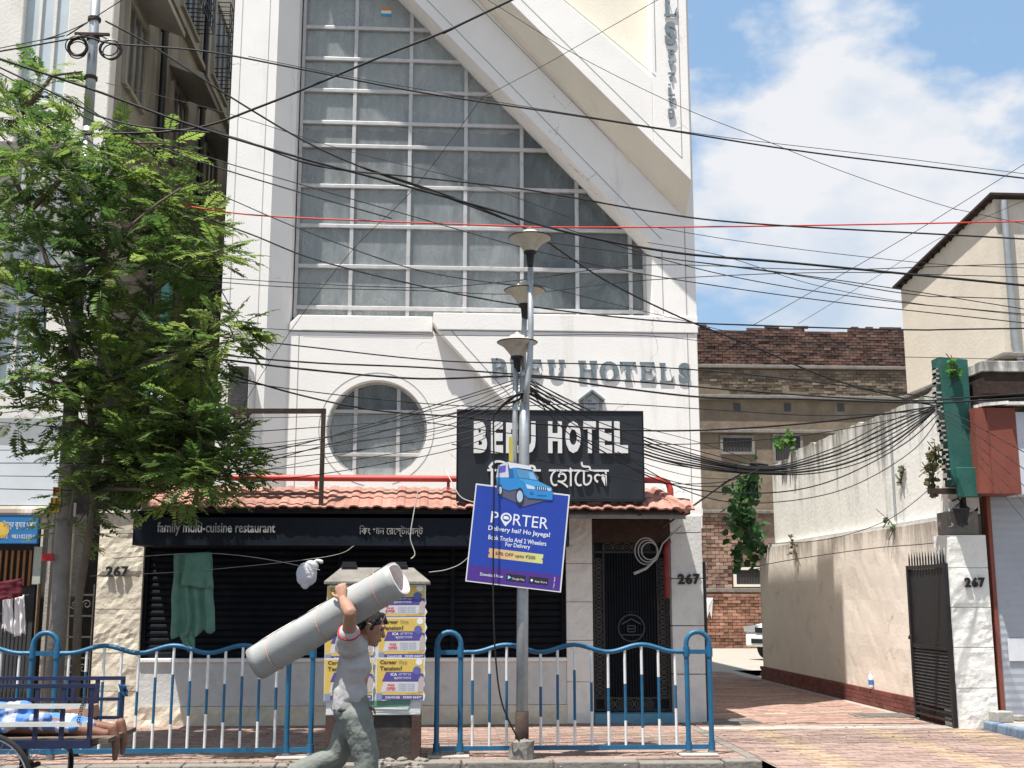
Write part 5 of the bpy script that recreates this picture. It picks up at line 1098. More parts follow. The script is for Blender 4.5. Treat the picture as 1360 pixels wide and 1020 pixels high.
shape(mb, [(875,485),(985,490),(985,502),(875,498)], .0098, BD); shape(mb, [(795,450),(835,455),(835,485),(795,480)], .0098, BD)
for cx_, cy_, rx, ry in ((682, 505, 48, 100), (462, 435, 25, 65)):
    shape(mb, [(cx_+rx*math.cos(2*math.pi*k/18), cy_+ry*math.sin(2*math.pi*k/18)) for k in range(18)], .0095, (.03,.03,.05)); shape(mb, [(cx_+rx*.72*math.cos(2*math.pi*k/18), cy_+ry*.66*math.sin(2*math.pi*k/18)) for k in range(18)], .0105, (.42,.55,.68))
mb.build('truck_print', pr_, co)
mb = MB().box((PL(690, 700).x-.09, YPb+.013, PL(690, 700).z-.02), (PL(690,700).x+.09, YLp+.01, PL(690,700).z+.02)); mb.build('bracket', M['galv'], ad)
a = PL(676, 590, -.09); b_ = PL(681, 618, -.09); tag(MB().box((a.x, a.y, b_.z - .3), (b_.x, a.y+.03, a.z + .08)).build('yellow_strip', mat('yellow_strip_paint', (.5,.42,.08), .6, .15, 8, 0)), 'narrow yellow strip tied to the lamp post above the advert board', 'strip')

# ================================================================== ELECTRIC CABINET WITH POSTERS
YX = 12.35; a = P(431, 1010, YX); b_ = P(561, 779, YX); xc_a, xc_b = a.x, b_.x
ec = thing('electric_cabinet', ((xc_a+xc_b)/2, YX + .3, 0), 'grey street electric cabinet with a sloping sheet roof, covered in yellow posters', 'cabinet')
zmid = P(500, 950, YX).z; zt2 = P(500, 776, YX).z
MB().box((xc_a, YX, zmid), (xc_b, YX + .62, zt2)).build('casing', M['plinthwall'], ec, bevel=.008)
bk2 = mat('burnt_metal', (.045, .04, .037), .85, .4, 4, .4, 20, stain=((.16,.12,.09), .4, 2.5))
MB().box((xc_a + .09, YX + .03, .0), (xc_b - .09, YX + .6, zmid - .001)).build('base_panel', bk2, ec)
for x in (xc_a, xc_b - .09): MB().box((x, YX - .005, 0), (x + .09, YX + .62, zmid - .001)).build('leg', mat('brown_leg', (.07,.04,.033), .7, .25, 6, .2), ec)
za = P(500, 776, YX - .05).z; zc_ = P(500, 757, YX - .05).z; e_ = .05
mb = MB(); mb.add([(xc_a-e_,YX-e_,za),(xc_b+e_+.03,YX-e_,za),(xc_b+e_+.03,YX+.67,za),(xc_a-e_,YX+.67,za),(xc_a+.1,YX+.18,zc_+.03),(xc_b-.1,YX+.18,zc_+.03),(xc_b-.1,YX+.5,zc_+.03),(xc_a+.1,YX+.5,zc_+.03),
    (xc_a-e_,YX-e_,za+.03),(xc_b+e_+.03,YX-e_,za+.03),(xc_b+e_+.03,YX+.67,za+.03),(xc_a-e_,YX+.67,za+.03)], [(3,2,1,0),(0,1,9,8),(1,2,10,9),(2,3,11,10),(3,0,8,11),(8,9,5,4),(9,10,6,5),(10,11,7,6),(11,8,4,7),(4,5,6,7)])
mb.build('roof', M['grime'], ec, bevel=.006)
for px in (464, 531): 
    c = P(px, 752, YX + .2); mb = MB().box((c.x-.08, c.y-.06, zc_+.03), (c.x+.08, c.y+.06, zc_+.06)); mb.box((c.x-.07, c.y-.04, zc_+.06), (c.x+.07, c.y+.04, zc_+.09)); mb.build('hinge_block', M['black'], ec)
YEL2, VIO, PALE = (.62,.43,.10), (.085,.065,.26), (.55,.56,.58)
def poster(px0, px1, py0, py1, label, n, partial=1.):
    o = P(px0, py1, YX); t_ = P(px1, py0, YX); w_, h_ = t_.x - o.x, t_.z - o.z
    p = thing('poster', (o.x + w_/2, YX - .006, o.z), label, 'poster', 'career advert posters pasted on the cabinet')
    jt = random.uniform(-.012, .012); exx = Vector((math.cos(jt), 0, math.sin(jt))); eyy = Vector((-math.sin(jt), 0, math.cos(jt))); o = Vector((o.x, YX - .004 - .003*n, o.z)); B_ = (o, exx*w_, eyy*h_)
    ez = exx.cross(eyy)
    def q(mb, pts, d, col): mb.add([o + exx*(x*w_) + eyy*(y*h_) + ez*d for x, y in pts], [tuple(range(len(pts)))], 0, col)
    rg = random.Random(n*7+1); edge = [(0,0)] + [(k/6, rg.uniform(-.02,.02)) for k in range(1,6)] + [(1,0)] + [(1+rg.uniform(-.03,.03), k/8) for k in range(1,8)] + [(1,1),(0,1)]
    mb = MB(); q(mb, edge, .0, (.66,.66,.64)); q(mb, [(.01,.13),(.975,.13),(.975,.97),(.01,.97)], .0008, YEL2); mb.build('sheet', pr_, p)
    mb = MB(); q(mb, [(.12,.44),(.2,.665),(.80,.665),(.98,.62),(.98,.44)], .0014, VIO); q(mb, [(.01,.02),(.975,.02),(.975,.125),(.01,.125)], .0014, VIO); q(mb, [(.1,.2),(.16,.43),(.98,.43),(.98,.2)], .0014, PALE)
    q(mb, [(.84+.085*math.cos(2*math.pi*k/16), .70+.1*math.sin(2*math.pi*k/16)) for k in range(16)], .002, (.10,.12,.34)); q(mb, [(.88+.07*math.cos(2*math.pi*k/16), .90+.075*math.sin(2*math.pi*k/16)) for k in range(16)], .002, (.72,.72,.72))
    q(mb, [(.2,.22),(.42,.22),(.42,.39),(.2,.39)], .002, (.68,.50,.50)); q(mb, [(.86,.2),(.97,.2),(.99,.5),(.93,.58),(.88,.5)], .0024, (.45,.38,.36)); q(mb, [(.01,.02),(.13,.02),(.13,.17),(.01,.17)], .0024, (.22,.26,.40)); mb.build('artwork', pr_, p)
    def tx(s, x0, y0, x1, y1, col, bold=.0):
        mb = MB(); text_into(mb, s, o + exx*(x0*w_) + eyy*(y0*h_), exx, eyy, (x1-x0)*w_, (y1-y0)*h_, .003, 0, bold, 1, col); mb.build('lettering', pr_, p)
    ink = (.06,.05,.04); tx('Career', .07, .85, .42, .94, ink, .03); tx('\u09bf\u09a8\u09c7\u09df', .46, .84, .64, .94, (.25,.2,.1)); tx('Tension?', .07, .70, .53, .80, ink, .03)
    tx('ICA', .3, .575, .43, .64, (.75,.75,.78), .03); tx('\u098f\u09b0 \u09b8\u09be\u09c7\u09a5 \u09b9\u0993', .46, .575, .72, .64, (.6,.6,.68)); tx('\u09aa\u09cd\u09b0\u09ab\u09c7\u09b6\u09a8\u09be\u09b2', .36, .47, .72, .55, (.6,.6,.68))
    tx('OFFER', .215, .235, .405, .31, (.45,.05,.06), .03); tx('FREE', .24, .33, .38, .38, (.45,.05,.06), .02)
    for k in range(4): tx('Computer Accounts', .46, .23+.045*k, .80, .26+.045*k, (.16,.17,.30), .02)
    tx('DALHOUSIE', .20, .045, .50, .10, (.7,.7,.76), .02); tx('93309 04477', .56, .045, .95, .10, (.7,.7,.76), .02); tx('www.icajobs.com', .62, .145, .93, .175, (.2,.16,.06), .01)
    return p
poster(433, 497, 778, 830, 'torn yellow career poster at the top left of the cabinet, behind the carpet roll', 0)
poster(497, 566, 777, 825, 'yellow career poster at the top right of the cabinet under the roof edge', 1)
poster(431, 497, 826, 878, 'yellow career poster in the middle of the cabinet behind the walking man', 2)
poster(502, 566, 820, 876, 'yellow career poster in the middle row at the right of the cabinet', 3)
poster(430, 497, 874, 931, 'yellow career poster at the bottom left of the cabinet with a woman', 4)
poster(499, 564, 873, 930, 'yellow career poster at the bottom right of the cabinet, fully visible', 5)
a = P(478, 941, YX); b_ = P(546, 930, YX); mb = MB(); mb.add([(a.x, YX-.004, a.z), (b_.x-.03, YX-.006, a.z-.01), (b_.x, YX-.012, b_.z), (a.x, YX-.004, b_.z)], [(0,1,2,3)], 0, (.10,.22,.16)); mb.add([(a.x, YX-.008, a.z), (b_.x-.03, YX-.012, a.z-.012), (b_.x-.02, YX-.014, a.z+.02), (a.x+.3, YX-.009, a.z+.012)], [(0,1,2,3)], 0, (.6,.62,.6)); tag(mb.build('poster_scrap', pr_), 'torn green poster strip below the yellow posters on the cabinet', 'poster')
# rubble by the cabinet
rg = random.Random(11)
def rock(mb, c, r, rg):
    o = len(mb.v); bm = bmesh.new(); bmesh.ops.create_icosphere(bm, subdivisions=1, radius=r)
    for v in bm.verts: v.co = Vector((v.co.x*rg.uniform(.7,1.3), v.co.y*rg.uniform(.7,1.3), v.co.z*rg.uniform(.5,.9)))
    mb.add([v.co + Vector(c) for v in bm.verts], [[v.index for v in f.verts] for f in bm.faces]); bm.free()
mb = MB()
for k in range(60):
    px = rg.choice((rg.uniform(490, 565), rg.uniform(150, 420), rg.uniform(498, 560), rg.uniform(560, 960))); c = G(px, rg.uniform(1008, 1024)); r_ = rg.uniform(.008, .035) * (1.5 if 490 < px < 565 else .6)
    rock(mb, (c.x, min(c.y, 12.36), .012), r_, rg)
tag(mb.build('rubble', M['kerbstone']), 'scattered stone rubble along the kerb below the cabinet', 'rubble', kind='stuff')
# ================================================================== PEOPLE
def limb(mb, pts, rs, side=None, seg=14):
    """closed tapered limb with rounded ends; rs = radius or (across, along-side) pairs"""
    pts = [Vector(p) for p in pts]; rs = [r if isinstance(r, tuple) else (r, r) for r in rs]
    d0 = (pts[0]-pts[1]).normalized(); d1 = (pts[-1]-pts[-2]).normalized(); P2, R2 = [], []
    for k in (.95, .75, .45): P2.append(pts[0] + d0*max(rs[0])*k*.8); f = math.sqrt(1-k*k); R2.append((rs[0][0]*f, rs[0][1]*f))
    P2 += pts; R2 += rs
    for k in (.45, .75, .95): P2.append(pts[-1] + d1*max(rs[-1])*k*.8); f = math.sqrt(1-k*k); R2.append((rs[-1][0]*f, rs[-1][1]*f))
    n = len(P2); o = len(mb.v); s = Vector(side) if side is not None else (P2[1]-P2[0]).orthogonal()
    for i, p in enumerate(P2):
        t = (P2[min(i+1, n-1)] - P2[max(i-1, 0)]).normalized()
        if side is None and i: s = u
        u = (s - t*s.dot(t)).normalized(); v = t.cross(u)
        for k in range(seg): a = 2*math.pi*k/seg; mb.v.append(p + u*math.cos(a)*R2[i][0] + v*math.sin(a)*R2[i][1])
    for i in range(n-1):
        for k in range(seg): mb.f.append([o+i*seg+k, o+i*seg+(k+1) % seg, o+(i+1)*seg+(k+1) % seg, o+(i+1)*seg+k]); mb.m.append(0); mb.c.append(None)
    mb.f.append([o+k for k in range(seg-1,-1,-1)]); mb.f.append([o+(n-1)*seg+k for k in range(seg)]); mb.m += [0,0]; mb.c += [None,None]
def ball(mb, c, r, ax=(1,0,0), az=(0,0,1), seg=16, rings=10):
    c = Vector(c); ax = Vector(ax).normalized(); az = Vector(az).normalized(); ay = az.cross(ax).normalized(); ax = ay.cross(az); r = r if isinstance(r, tuple) else (r,)*3; o = len(mb.v)
    for j in range(1, rings):
        t = math.pi*j/rings
        for k in range(seg): a = 2*math.pi*k/seg; mb.v.append(c + ax*(r[0]*math.sin(t)*math.cos(a)) + ay*(r[1]*math.sin(t)*math.sin(a)) + az*(r[2]*math.cos(t)))
    T, B = len(mb.v), len(mb.v)+1; mb.v += [c + az*r[2], c - az*r[2]]
    for j in range(rings-2):
        for k in range(seg): mb.f.append([o+j*seg+k, o+(j+1)*seg+k, o+(j+1)*seg+(k+1) % seg, o+j*seg+(k+1) % seg]); mb.m.append(0); mb.c.append(None)
    for k in range(seg): mb.f += [[T, o+k, o+(k+1) % seg], [B, o+(rings-2)*seg+(k+1) % seg, o+(rings-2)*seg+k]]; mb.m += [0,0]; mb.c += [None,None]
_tex = None
def fuse(mb, name, m, parent, vox=.008, smooth=4, wrinkle=0., wsize=.1):
    o = mb.build(name, m, parent, smooth=True)
    r = o.modifiers.new('fuse', 'REMESH'); r.mode = 'VOXEL'; r.voxel_size = vox; r.use_smooth_shade = True
    s = o.modifiers.new('smooth', 'SMOOTH'); s.iterations = smooth; s.factor = .5
    if wrinkle:
        t = bpy.data.textures.new('folds', 'CLOUDS'); t.noise_scale = wsize; t.noise_depth = 2
        d = o.modifiers.new('folds', 'DISPLACE'); d.texture = t; d.strength = wrinkle; d.mid_level = .5; d.texture_coords = 'LOCAL'
    return o
skin = mat('skin', (.34, .18, .12), .55, .12, 14, .1, 60, spec=.35)
def hand(mb, w_, d, palm, spread=1., curl=.6, s=1., thumb=1):
    """wrist w_, pointing along d, palm normal = palm; five fingers, curled towards the palm"""
    d = Vector(d).normalized(); pn = Vector(palm); pn = (pn - d*pn.dot(d)).normalized(); sd_ = d.cross(pn)
    w_ = Vector(w_); pe = w_ + d*.085*s
    limb(mb, [w_, w_ + d*.045*s, pe], [(.026*s,.017*s), (.036*s,.016*s), (.038*s,.013*s)], sd_, 12)
    for i, (off, ln) in enumerate(((-.030,.066), (-.010,.078), (.011,.073), (.030,.055))):
        b = pe + sd_*off*s - d*.004; L1, L2, L3 = ln*.45*s, ln*.33*s, ln*.27*s; a1, a2, a3 = curl*.5, curl*1.3, curl*1.9
        p1 = b + (d*math.cos(a1) + pn*math.sin(a1))*L1; p2 = p1 + (d*math.cos(a2) + pn*math.sin(a2))*L2; p3 = p2 + (d*math.cos(a3) + pn*math.sin(a3))*L3
        limb(mb, [b - d*.015*s, b, p1, p2, p3], [.0095*s, .0095*s, .0088*s, .0082*s, .007*s], None, 8)
    tb = w_ + d*.028*s + sd_*(-.028*s*thumb); t1 = tb + (d*.6 - sd_*.75*thumb + pn*.25).normalized()*.038*s; t2 = t1 + (d*.85 - sd_*.25*thumb + pn*.5).normalized()*.03*s
    limb(mb, [tb - d*.01*s + sd_*.012*thumb*s, tb, t1, t2], [.014*s, .0135*s, .0105*s, .0085*s], None, 8)
YMn = 8.22
def Q(px, py, dy=0.): return P(px, py, YMn + dy)
man = thing('person', (Q(470, 940).x, YMn, 0), 'man in a grey striped shirt and grey trousers walking with a roll on his shoulder', 'person')
# rolled sheet carried on the shoulder
ra, rb = Q(343, 880, .16), Q(531, 768, -.30); axr = (rb - ra); Lr = axr.length; axn = axr.normalized(); RR = .117
cr = thing('carpet_roll', tuple((ra+rb)/2 - Vector((0, 0, RR))), 'grey green rolled sheet tied with pink string on the walking man\'s shoulder', 'roll')
cs = Vector((0,0,1)); u_ = (cs - axn*cs.dot(axn)).normalized(); v_ = axn.cross(u_)
mb = MB(); turns = 2.6; ns = 90; pts = []
for k in range(ns+1):
    t = k/ns; a = -2*math.pi*turns*t + 1.9; r_ = RR*(1 - .16*t) * (1 + .02*math.sin(3*a)); pts.append((r_*math.cos(a), r_*math.sin(a), a))
nl = 24
for k, (cx_, cy_, a) in enumerate(pts):
    for j in range(nl+1):
        s = j/nl; wob = 1 + .025*noise.noise(Vector((math.cos(a)*1.2, math.sin(a)*1.2, s*5))) + .012*noise.noise(Vector((math.cos(a)*3, math.sin(a)*3, s*12))); tw_ = .02*noise.noise(Vector((math.cos(a), math.sin(a), 9))) * (1 if j in (0, nl) else 0)
        pinch = 1 - .03*math.exp(-((s-.13)/.02)**2) - .035*math.exp(-((s-.48)/.02)**2) - .03*math.exp(-((s-.87)/.02)**2)
        mb.v.append(ra + axr*(s) + axn*tw_ + (v_*cx_ + u_*cy_)*wob*pinch)
for k in range(ns):
    for j in range(nl): mb.f.append([k*(nl+1)+j, (k+1)*(nl+1)+j, (k+1)*(nl+1)+j+1, k*(nl+1)+j+1]); mb.m.append(0 if k < ns*.385 else 1); mb.c.append(None)
o = mb.build('sheet', [mat('roll_back', (.34, .345, .335), .5, .1, 4, .06, 60, stain=((.16,.165,.15), .25, 7)), mat('roll_lining', (.66, .60, .58), .8, .06, 6, .1)], cr, smooth=True); sd2 = o.modifiers.new('thick', 'SOLIDIFY'); sd2.thickness = .006; sd2.offset = 0
mb = MB(); na = 5
for j in range(nl+1):
    s = j/nl
    for q_ in range(na+1): a = R_(72 + 26*q_/na + 4*noise.noise(Vector((s*6, 1, 1)))); mb.v.append(ra + axr*(s*.98+.005) + (v_*math.cos(a) + u_*math.sin(a))*(RR*1.035 + .006*noise.noise(Vector((s*9, q_*.5, 2)))))
for j in range(nl):
    for q_ in range(na): mb.f.append([j*(na+1)+q_, j*(na+1)+q_+1, (j+1)*(na+1)+q_+1, (j+1)*(na+1)+q_]); mb.m.append(0); mb.c.append(None)
mb.build('edge_flap', MATS['roll_lining'], cr, smooth=True)
pk = mat('pink_string', (.52, .33, .29), .8, .1, 20, 0)
for s in (.13, .48, .87):
    c = ra + axr*s; MB().tube([c + axn*(.02*math.sin(a)) + (v_*math.cos(a) + u_*math.sin(a))*RR*1.0 for a in [2*math.pi*k/30 for k in range(31)]], .0042, 6, cap=False).build('string', pk, cr)
c = ra + axr*.87 - u_*RR; MB().tube([c, c + Vector((-.01,-.02,-.05)), c + Vector((-.03,-.03,-.10)), c + Vector((-.05,-.02,-.15))], .003, 5).build('string_end', pk, cr)
# body
B = MB(); side = Vector((0, 1, 0)); fwd = Vector((1, 0, 0))
hip, chest, neckb = Q(467, 945, .02), Q(471, 885, .02), Q(477, 856, .03)
hd = Q(491, 834, .06)
limb(B, [hip, Q(468, 915, .02), chest, neckb], [(.15,.10), (.135,.095), (.165,.105), (.07,.06)], side)
limb(B, [neckb, Q(481, 847, .05), hd], [.06, .052, .05])
hz_ = Vector((.32, 0, .95)).normalized(); hx_ = Vector((.95, 0, -.32)).normalized()     # head pitched forward
ball(B, hd + hz_*.02, (.098, .078, .105), hx_, hz_)
ball(B, hd + hx_*.035 - hz_*.045, (.062, .055, .068), hx_, hz_); ball(B, hd + hx_*.068 - hz_*.088, (.026, .03, .022), hx_, hz_)  # jaw, chin
limb(B, [hd + hx_*.082 + hz_*.022, hd + hx_*.102 - hz_*.014, hd + hx_*.109 - hz_*.026], [.010, .015, .013]); limb(B, [hd + hx_*.088 - hz_*.056 + side*.018, hd + hx_*.095 - hz_*.055, hd + hx_*.088 - hz_*.056 - side*.018], [.009, .012, .009])  # nose, lips
limb(B, [hd + hx_*.085 + hz_*.038 + side*.045, hd + hx_*.094 + hz_*.036, hd + hx_*.085 + hz_*.038 - side*.045], [.01, .012, .01])   # brow
for s in (-1, 1): limb(B, [hd - hx_*.005 + hz_*.022 + side*s*.079, hd - hx_*.012 - hz_*.002 + side*s*.083, hd - hz_*.03 + side*s*.077], [(.008,.017), (.007,.02), (.006,.012)], side)
sh_r, el_r, wr_r = Q(462, 856, -.17), Q(465.5, 814, -.40), Q(455.5, 797, -.262)
limb(B, [Q(468, 862, -.09), sh_r, (sh_r+el_r)/2, el_r], [.06, .053, .046, .041]); limb(B, [el_r, el_r.lerp(wr_r, .4), wr_r], [.042, .043, .029])
hand(B, wr_r, Vector((-.22, .32, .92)), Vector((.15, .95, -.3)), curl=.8, s=1.0, thumb=-1)
sh_l, el_l, wr_l = Q(472, 860, .22), Q(474, 905, .29), Q(485, 935, .26)
limb(B, [Q(470, 862, .12), sh_l, (sh_l+el_l)/2, el_l], [.06, .053, .046, .04]); limb(B, [el_l, el_l.lerp(wr_l, .4), wr_l], [.041, .04, .028]); hand(B, wr_l, Vector((.25,0,-.95)), Vector((-.3,-1,0)), curl=.5, thumb=1)
hr, kr, ar = Q(472, 950, -.08), Q(487, 1008, -.09), Vector((Q(490, 1000).x, YMn-.09, .09))
hl, kl, al = Q(468, 950, .11), Q(448, 1004, .11), Q(384, 1034, .11)
limb(B, [hr, hr.lerp(kr, .5), kr], [.085, .075, .058]); limb(B, [kr, kr.lerp(ar, .35), ar], [.056, .056, .038]); limb(B, [ar + Vector((-.05,0,-.045)), ar + Vector((.06,0,-.055)), ar + Vector((.17,0,-.068))], [(.036,.032), (.042,.028), (.036,.018)], side)
limb(B, [hl, hl.lerp(kl, .5), kl], [.085, .075, .058]); limb(B, [kl, kl.lerp(al, .35), al], [.056, .056, .038]); limb(B, [al + Vector((-.04,0,.03)), al + Vector((.01,0,-.09)), al + Vector((.055,0,-.175))], [(.034,.03), (.04,.027), (.036,.018)], side)
fuse(B, 'body', skin, man, .0048, 3)
H = MB(); ball(H, hd + hz_*.036 - hx_*.012, (.100, .084, .100), hx_, hz_); limb(H, [hd - hx_*.07 + hz_*.02, hd - hx_*.075 - hz_*.05], [.05, .035]); limb(H, [hd + hx_*.05 + hz_*.10, hd + hx_*.092 + hz_*.07], [.03, .016])
for s in (-1, 1): limb(H, [hd + hx_*.015 + hz_*.05 + side*s*.072, hd + hx_*.012 - hz_*.005 + side*s*.076], [.016, .008])
fuse(H, 'hair', mat('black_hair', (.012, .010, .009), .6, .3, 40, .6, 120), man, .006, 2, .014, .03)
for s in (-1, 1):
    e = MB(); ball(e, hd + hx_*.085 + hz_*.016 + side*s*.034, (.009,.013,.008), hx_, hz_, 10, 8); e.build('eye', mat('eye', (.05,.045,.04), .2, .1, 9, 0, spec=.6), man, smooth=True)
shirt = mat('grey_shirt', (.40, .385, .385), .9, .05, 10, .12, 120)
def stripes(m, axis=2, sc=95, dark=.72):
    t = m.node_tree; b = t.nodes['Principled BSDF']; src = b.inputs['Base Color'].links[0].from_socket; g_ = t.nodes.new('ShaderNodeNewGeometry'); sp = t.nodes.new('ShaderNodeSeparateXYZ'); t.links.new(g_.outputs['Position'], sp.inputs[0])
    mu = t.nodes.new('ShaderNodeMath'); mu.operation = 'MULTIPLY'; mu.inputs[1].default_value = sc; t.links.new(sp.outputs[axis], mu.inputs[0]); si = t.nodes.new('ShaderNodeMath'); si.operation = 'SINE'; t.links.new(mu.outputs[0], si.inputs[0])
    gt_ = t.nodes.new('ShaderNodeMath'); gt_.operation = 'GREATER_THAN'; gt_.inputs[1].default_value = .5; t.links.new(si.outputs[0], gt_.inputs[0])
    mi = t.nodes.new('ShaderNodeMix'); mi.data_type = 'RGBA'; mi.blend_type = 'MULTIPLY'; t.links.new(gt_.outputs[0], mi.inputs[0]); t.links.new(src, mi.inputs[6]); mi.inputs[7].default_value = (dark, dark, dark*1.02, 1); t.links.new(mi.outputs[2], b.inputs['Base Color'])
stripes(shirt, 2, 900, .84)
S = MB()
limb(S, [Q(466, 925, .02), Q(466, 905, .02), chest, Q(471, 862, .03)], [(.165,.112), (.16,.108), (.195,.115), (.15,.092)], side, 20)
limb(S, [Q(470, 862, -.06), sh_r, sh_r.lerp(el_r, .38)], [.095, .086, .07]); limb(S, [Q(470, 864, .11), sh_l, sh_l.lerp(el_l, .6)], [.075, .07, .062])
limb(S, [Q(459, 915, .02), Q(456, 933, .02)], [(.15,.09), (.155,.075)], side); limb(S, [neckb, Q(478, 851, .045)], [.068, .062])
so2 = fuse(S, 'shirt', shirt, man, .008, 4, .02, .07)
rd = mat('red_trim', (.42, .03, .04), .85, .1, 9, 0)
c = sh_r.lerp(el_r, .40); dd = (el_r - sh_r).normalized(); q1 = dd.orthogonal().normalized(); q2 = dd.cross(q1)
MB().tube([c + (q1*math.cos(a)+q2*math.sin(a))*.069 for a in [2*math.pi*k/20 for k in range(21)]], .0065, 6, cap=False).build('sleeve_trim', rd, so2)
T_ = MB(); tro = mat('grey_trousers', (.17, .185, .165), .9, .18, 5, .25, 60, stain=((.24,.25,.22), .3, 7))
limb(T_, [hip + Vector((0,0,.035)), hip, Q(470, 958, .02)], [(.165,.125), (.168,.125), (.15,.12)], side, 20)
limb(T_, [hr, hr.lerp(kr, .5), kr, kr.lerp(ar, .5), ar.lerp(kr, .12)], [.105, .096, .084, .082, .078]); limb(T_, [hl, hl.lerp(kl, .5), kl, kl.lerp(al, .5), al.lerp(kl, .10)], [.105, .096, .086, .084, .078])
fuse(T_, 'trousers', tro, man, .008, 4, .03, .11)
MB().tube([hip + Vector((.125*math.cos(a), .165*math.sin(a), .02)) for a in [2*math.pi*k/24 for k in range(25)]], .012, 6, cap=False).build('belt', M['black'], man)

# ================================================================== CART WITH SLEEPER
YN_, YR_ = 9.45, 10.35
nav = mat('cart_blue', (.012, .018, .06), .5, .25, 6, .15, 40, spec=.45, stain=((.05,.045,.04), .25, 8)); slat = mat('cart_white', (.62, .62, .60), .6, .08, 8, .1, 40, stain=((.3,.28,.25), .25, 8))
ct = thing('cargo_cart', (-4.6, 9.9, -.125), 'dark blue cycle cart with white side slats parked against the railing', 'cart')
zb_ = P(100, 983, YN_).z; ztp = P(100, 911, YN_).z; xe = P(123, 950, YN_).x; xs_0 = xe - 2.5
MB().box((xs_0, YN_ + .03, zb_ - .03), (xe + .12, YR_ - .03, zb_ + .005)).build('deck', mat('old_planks', (.13,.10,.075), .9, .25, 8, .3, 30), ct)
fr_ = MB()
for y in (YN_, YR_): fr_.bar((xs_0, y, zb_ - .03), (xe, y, zb_ - .03), .045, .06); fr_.bar((xs_0, y, ztp), (xe, y, ztp), .035, .03)
for x in (xs_0, xe - .02): fr_.bar((x, YN_ + .022, zb_ - .03), (x, YR_ - .022, zb_ - .03), .04, .05)
for y in (YN_, YR_):
    for x in (xs_0 + .02, xs_0 + .7, xs_0 + 1.35, P(48, 950, YN_).x, P(83, 950, YN_).x, xe - .015): fr_.bar((x, y, zb_), (x, y, ztp), .032, .028)
fr_.bar((xs_0, YR_, (zb_+ztp)/2+.03), (xe, YR_, (zb_+ztp)/2+.03), .02, .025); fr_.bar((xs_0, YR_, zb_+.08), (xe, YR_, zb_+.08), .02, .025)
fr_.build('frame', nav, ct)
for py in (936, 960): z = P(60, py, YN_).z; MB().bar((xs_0 + .02, YN_ - .024, z), (xe - .03, YN_ - .024, z - .01), .012, .035).build('side_slat', slat, ct)
def wheel(x, y, z, r, s):
    w_ = MB().lathe((x, y, z), [(r-.03,-.02),(r-.01,-.024),(r,0),(r-.01,.024),(r-.03,.02)], 40, axis=(0,1,0)).build('wheel', mat('rubber_tyre', (.022,.022,.022), .9, .2, 12, .1), ct, smooth=True)
    MB().lathe((x, y, z), [(r-.045,-.014),(r-.028,-.016),(r-.028,.016),(r-.045,.014),(r-.045,-.014)], 40, axis=(0,1,0)).build('rim', M['galv'], w_, smooth=True)
    MB().lathe((x, y, z), [(0,-.05),(.035,-.05),(.02,-.02),(.02,.02),(.035,.05),(0,.05)], 12, axis=(0,1,0)).build('hub', M['rust'], w_)
    sp = MB()
    for k in range(28): a = 2*math.pi*k/28; b = a + (.5 if k % 2 else -.5); yo = .03*(1 if k % 2 else -1); sp.tube([(x+.03*math.cos(b), y+yo, z+.03*math.sin(b)), (x+(r-.04)*math.cos(a), y, z+(r-.04)*math.sin(a))], .0022, 4, cap=False)
    tag(sp.build('spokes', M['galv'], w_), kind='stuff')
wr = .375; zw = -.125 + wr; xw_ = P(47, 1000, YN_ - .09).x - wr
wheel(xw_, YN_ - .1, zw, wr, 1); wheel(P(99, 1000, YR_ + .1).x - wr, YR_ + .1, zw, wr, 1)
MB().tube([(xw_, YN_ - .12, zw), (xw_ + .05, YR_ + .12, zw)], .022, 8).build('axle', M['rust'], ct)
for y in (YN_ + .1, YR_ - .1): MB().bar((xw_, y, zw), (xw_, y, zb_ - .05), .05).build('axle_hanger', nav, ct)
# front of the cart: fork, wheel, handlebar, saddle (continues out of the frame)
xf = xs_0 - .75; wheel(xf, 9.9, zw, wr, 1)
mb = MB(); mb.tube([(xf, 9.9, zw), (xf + .12, 9.9, .78), (xf + .16, 9.9, .95)], .02, 8); mb.tube([(xf + .12, 9.9, .72), (xs_0, 9.9, zb_ - .03)], .022, 8); mb.tube([(xf + .0, 9.62, .97), (xf + .17, 9.75, 1.0), (xf + .17, 10.05, 1.0), (xf, 10.18, .97)], .013, 8); mb.tube([(xs_0 - .2, 9.9, zb_ - .0), (xs_0 - .22, 9.9, .85)], .016, 8); mb.build('fork', nav, ct)
mb = MB(); ball(mb, (xs_0 - .24, 9.9, .87), (.14, .09, .04)); mb.build('saddle', M['black'], ct, smooth=True)
tag(cloth('blue_rag', [(157, 908), (168, 910), (170, 925), (160, 922)], YR_ - .03, mat('blue_rag', (.02,.08,.16), .9, .2, 9, .1), None, None, .02, 6, 6), 'small blue rag tied to the back corner of the cart', 'rag')
mb = MB(); cp = P(112, 925, YN_ - .03)
for k in range(9): z = cp.z - k*.022; mb.tube([(cp.x + .012*math.cos(a) - .004*k, cp.y + (.012*math.sin(a) if k % 2 else 0), z + (.012*math.sin(a) if not k % 2 else 0)) for a in [2*math.pi*q/8 for q in range(9)]], .004, 4, cap=False)
tag(mb.build('lock_chain', M['rust']), 'rusty chain hanging from the side rail of the blue cart', 'chain')
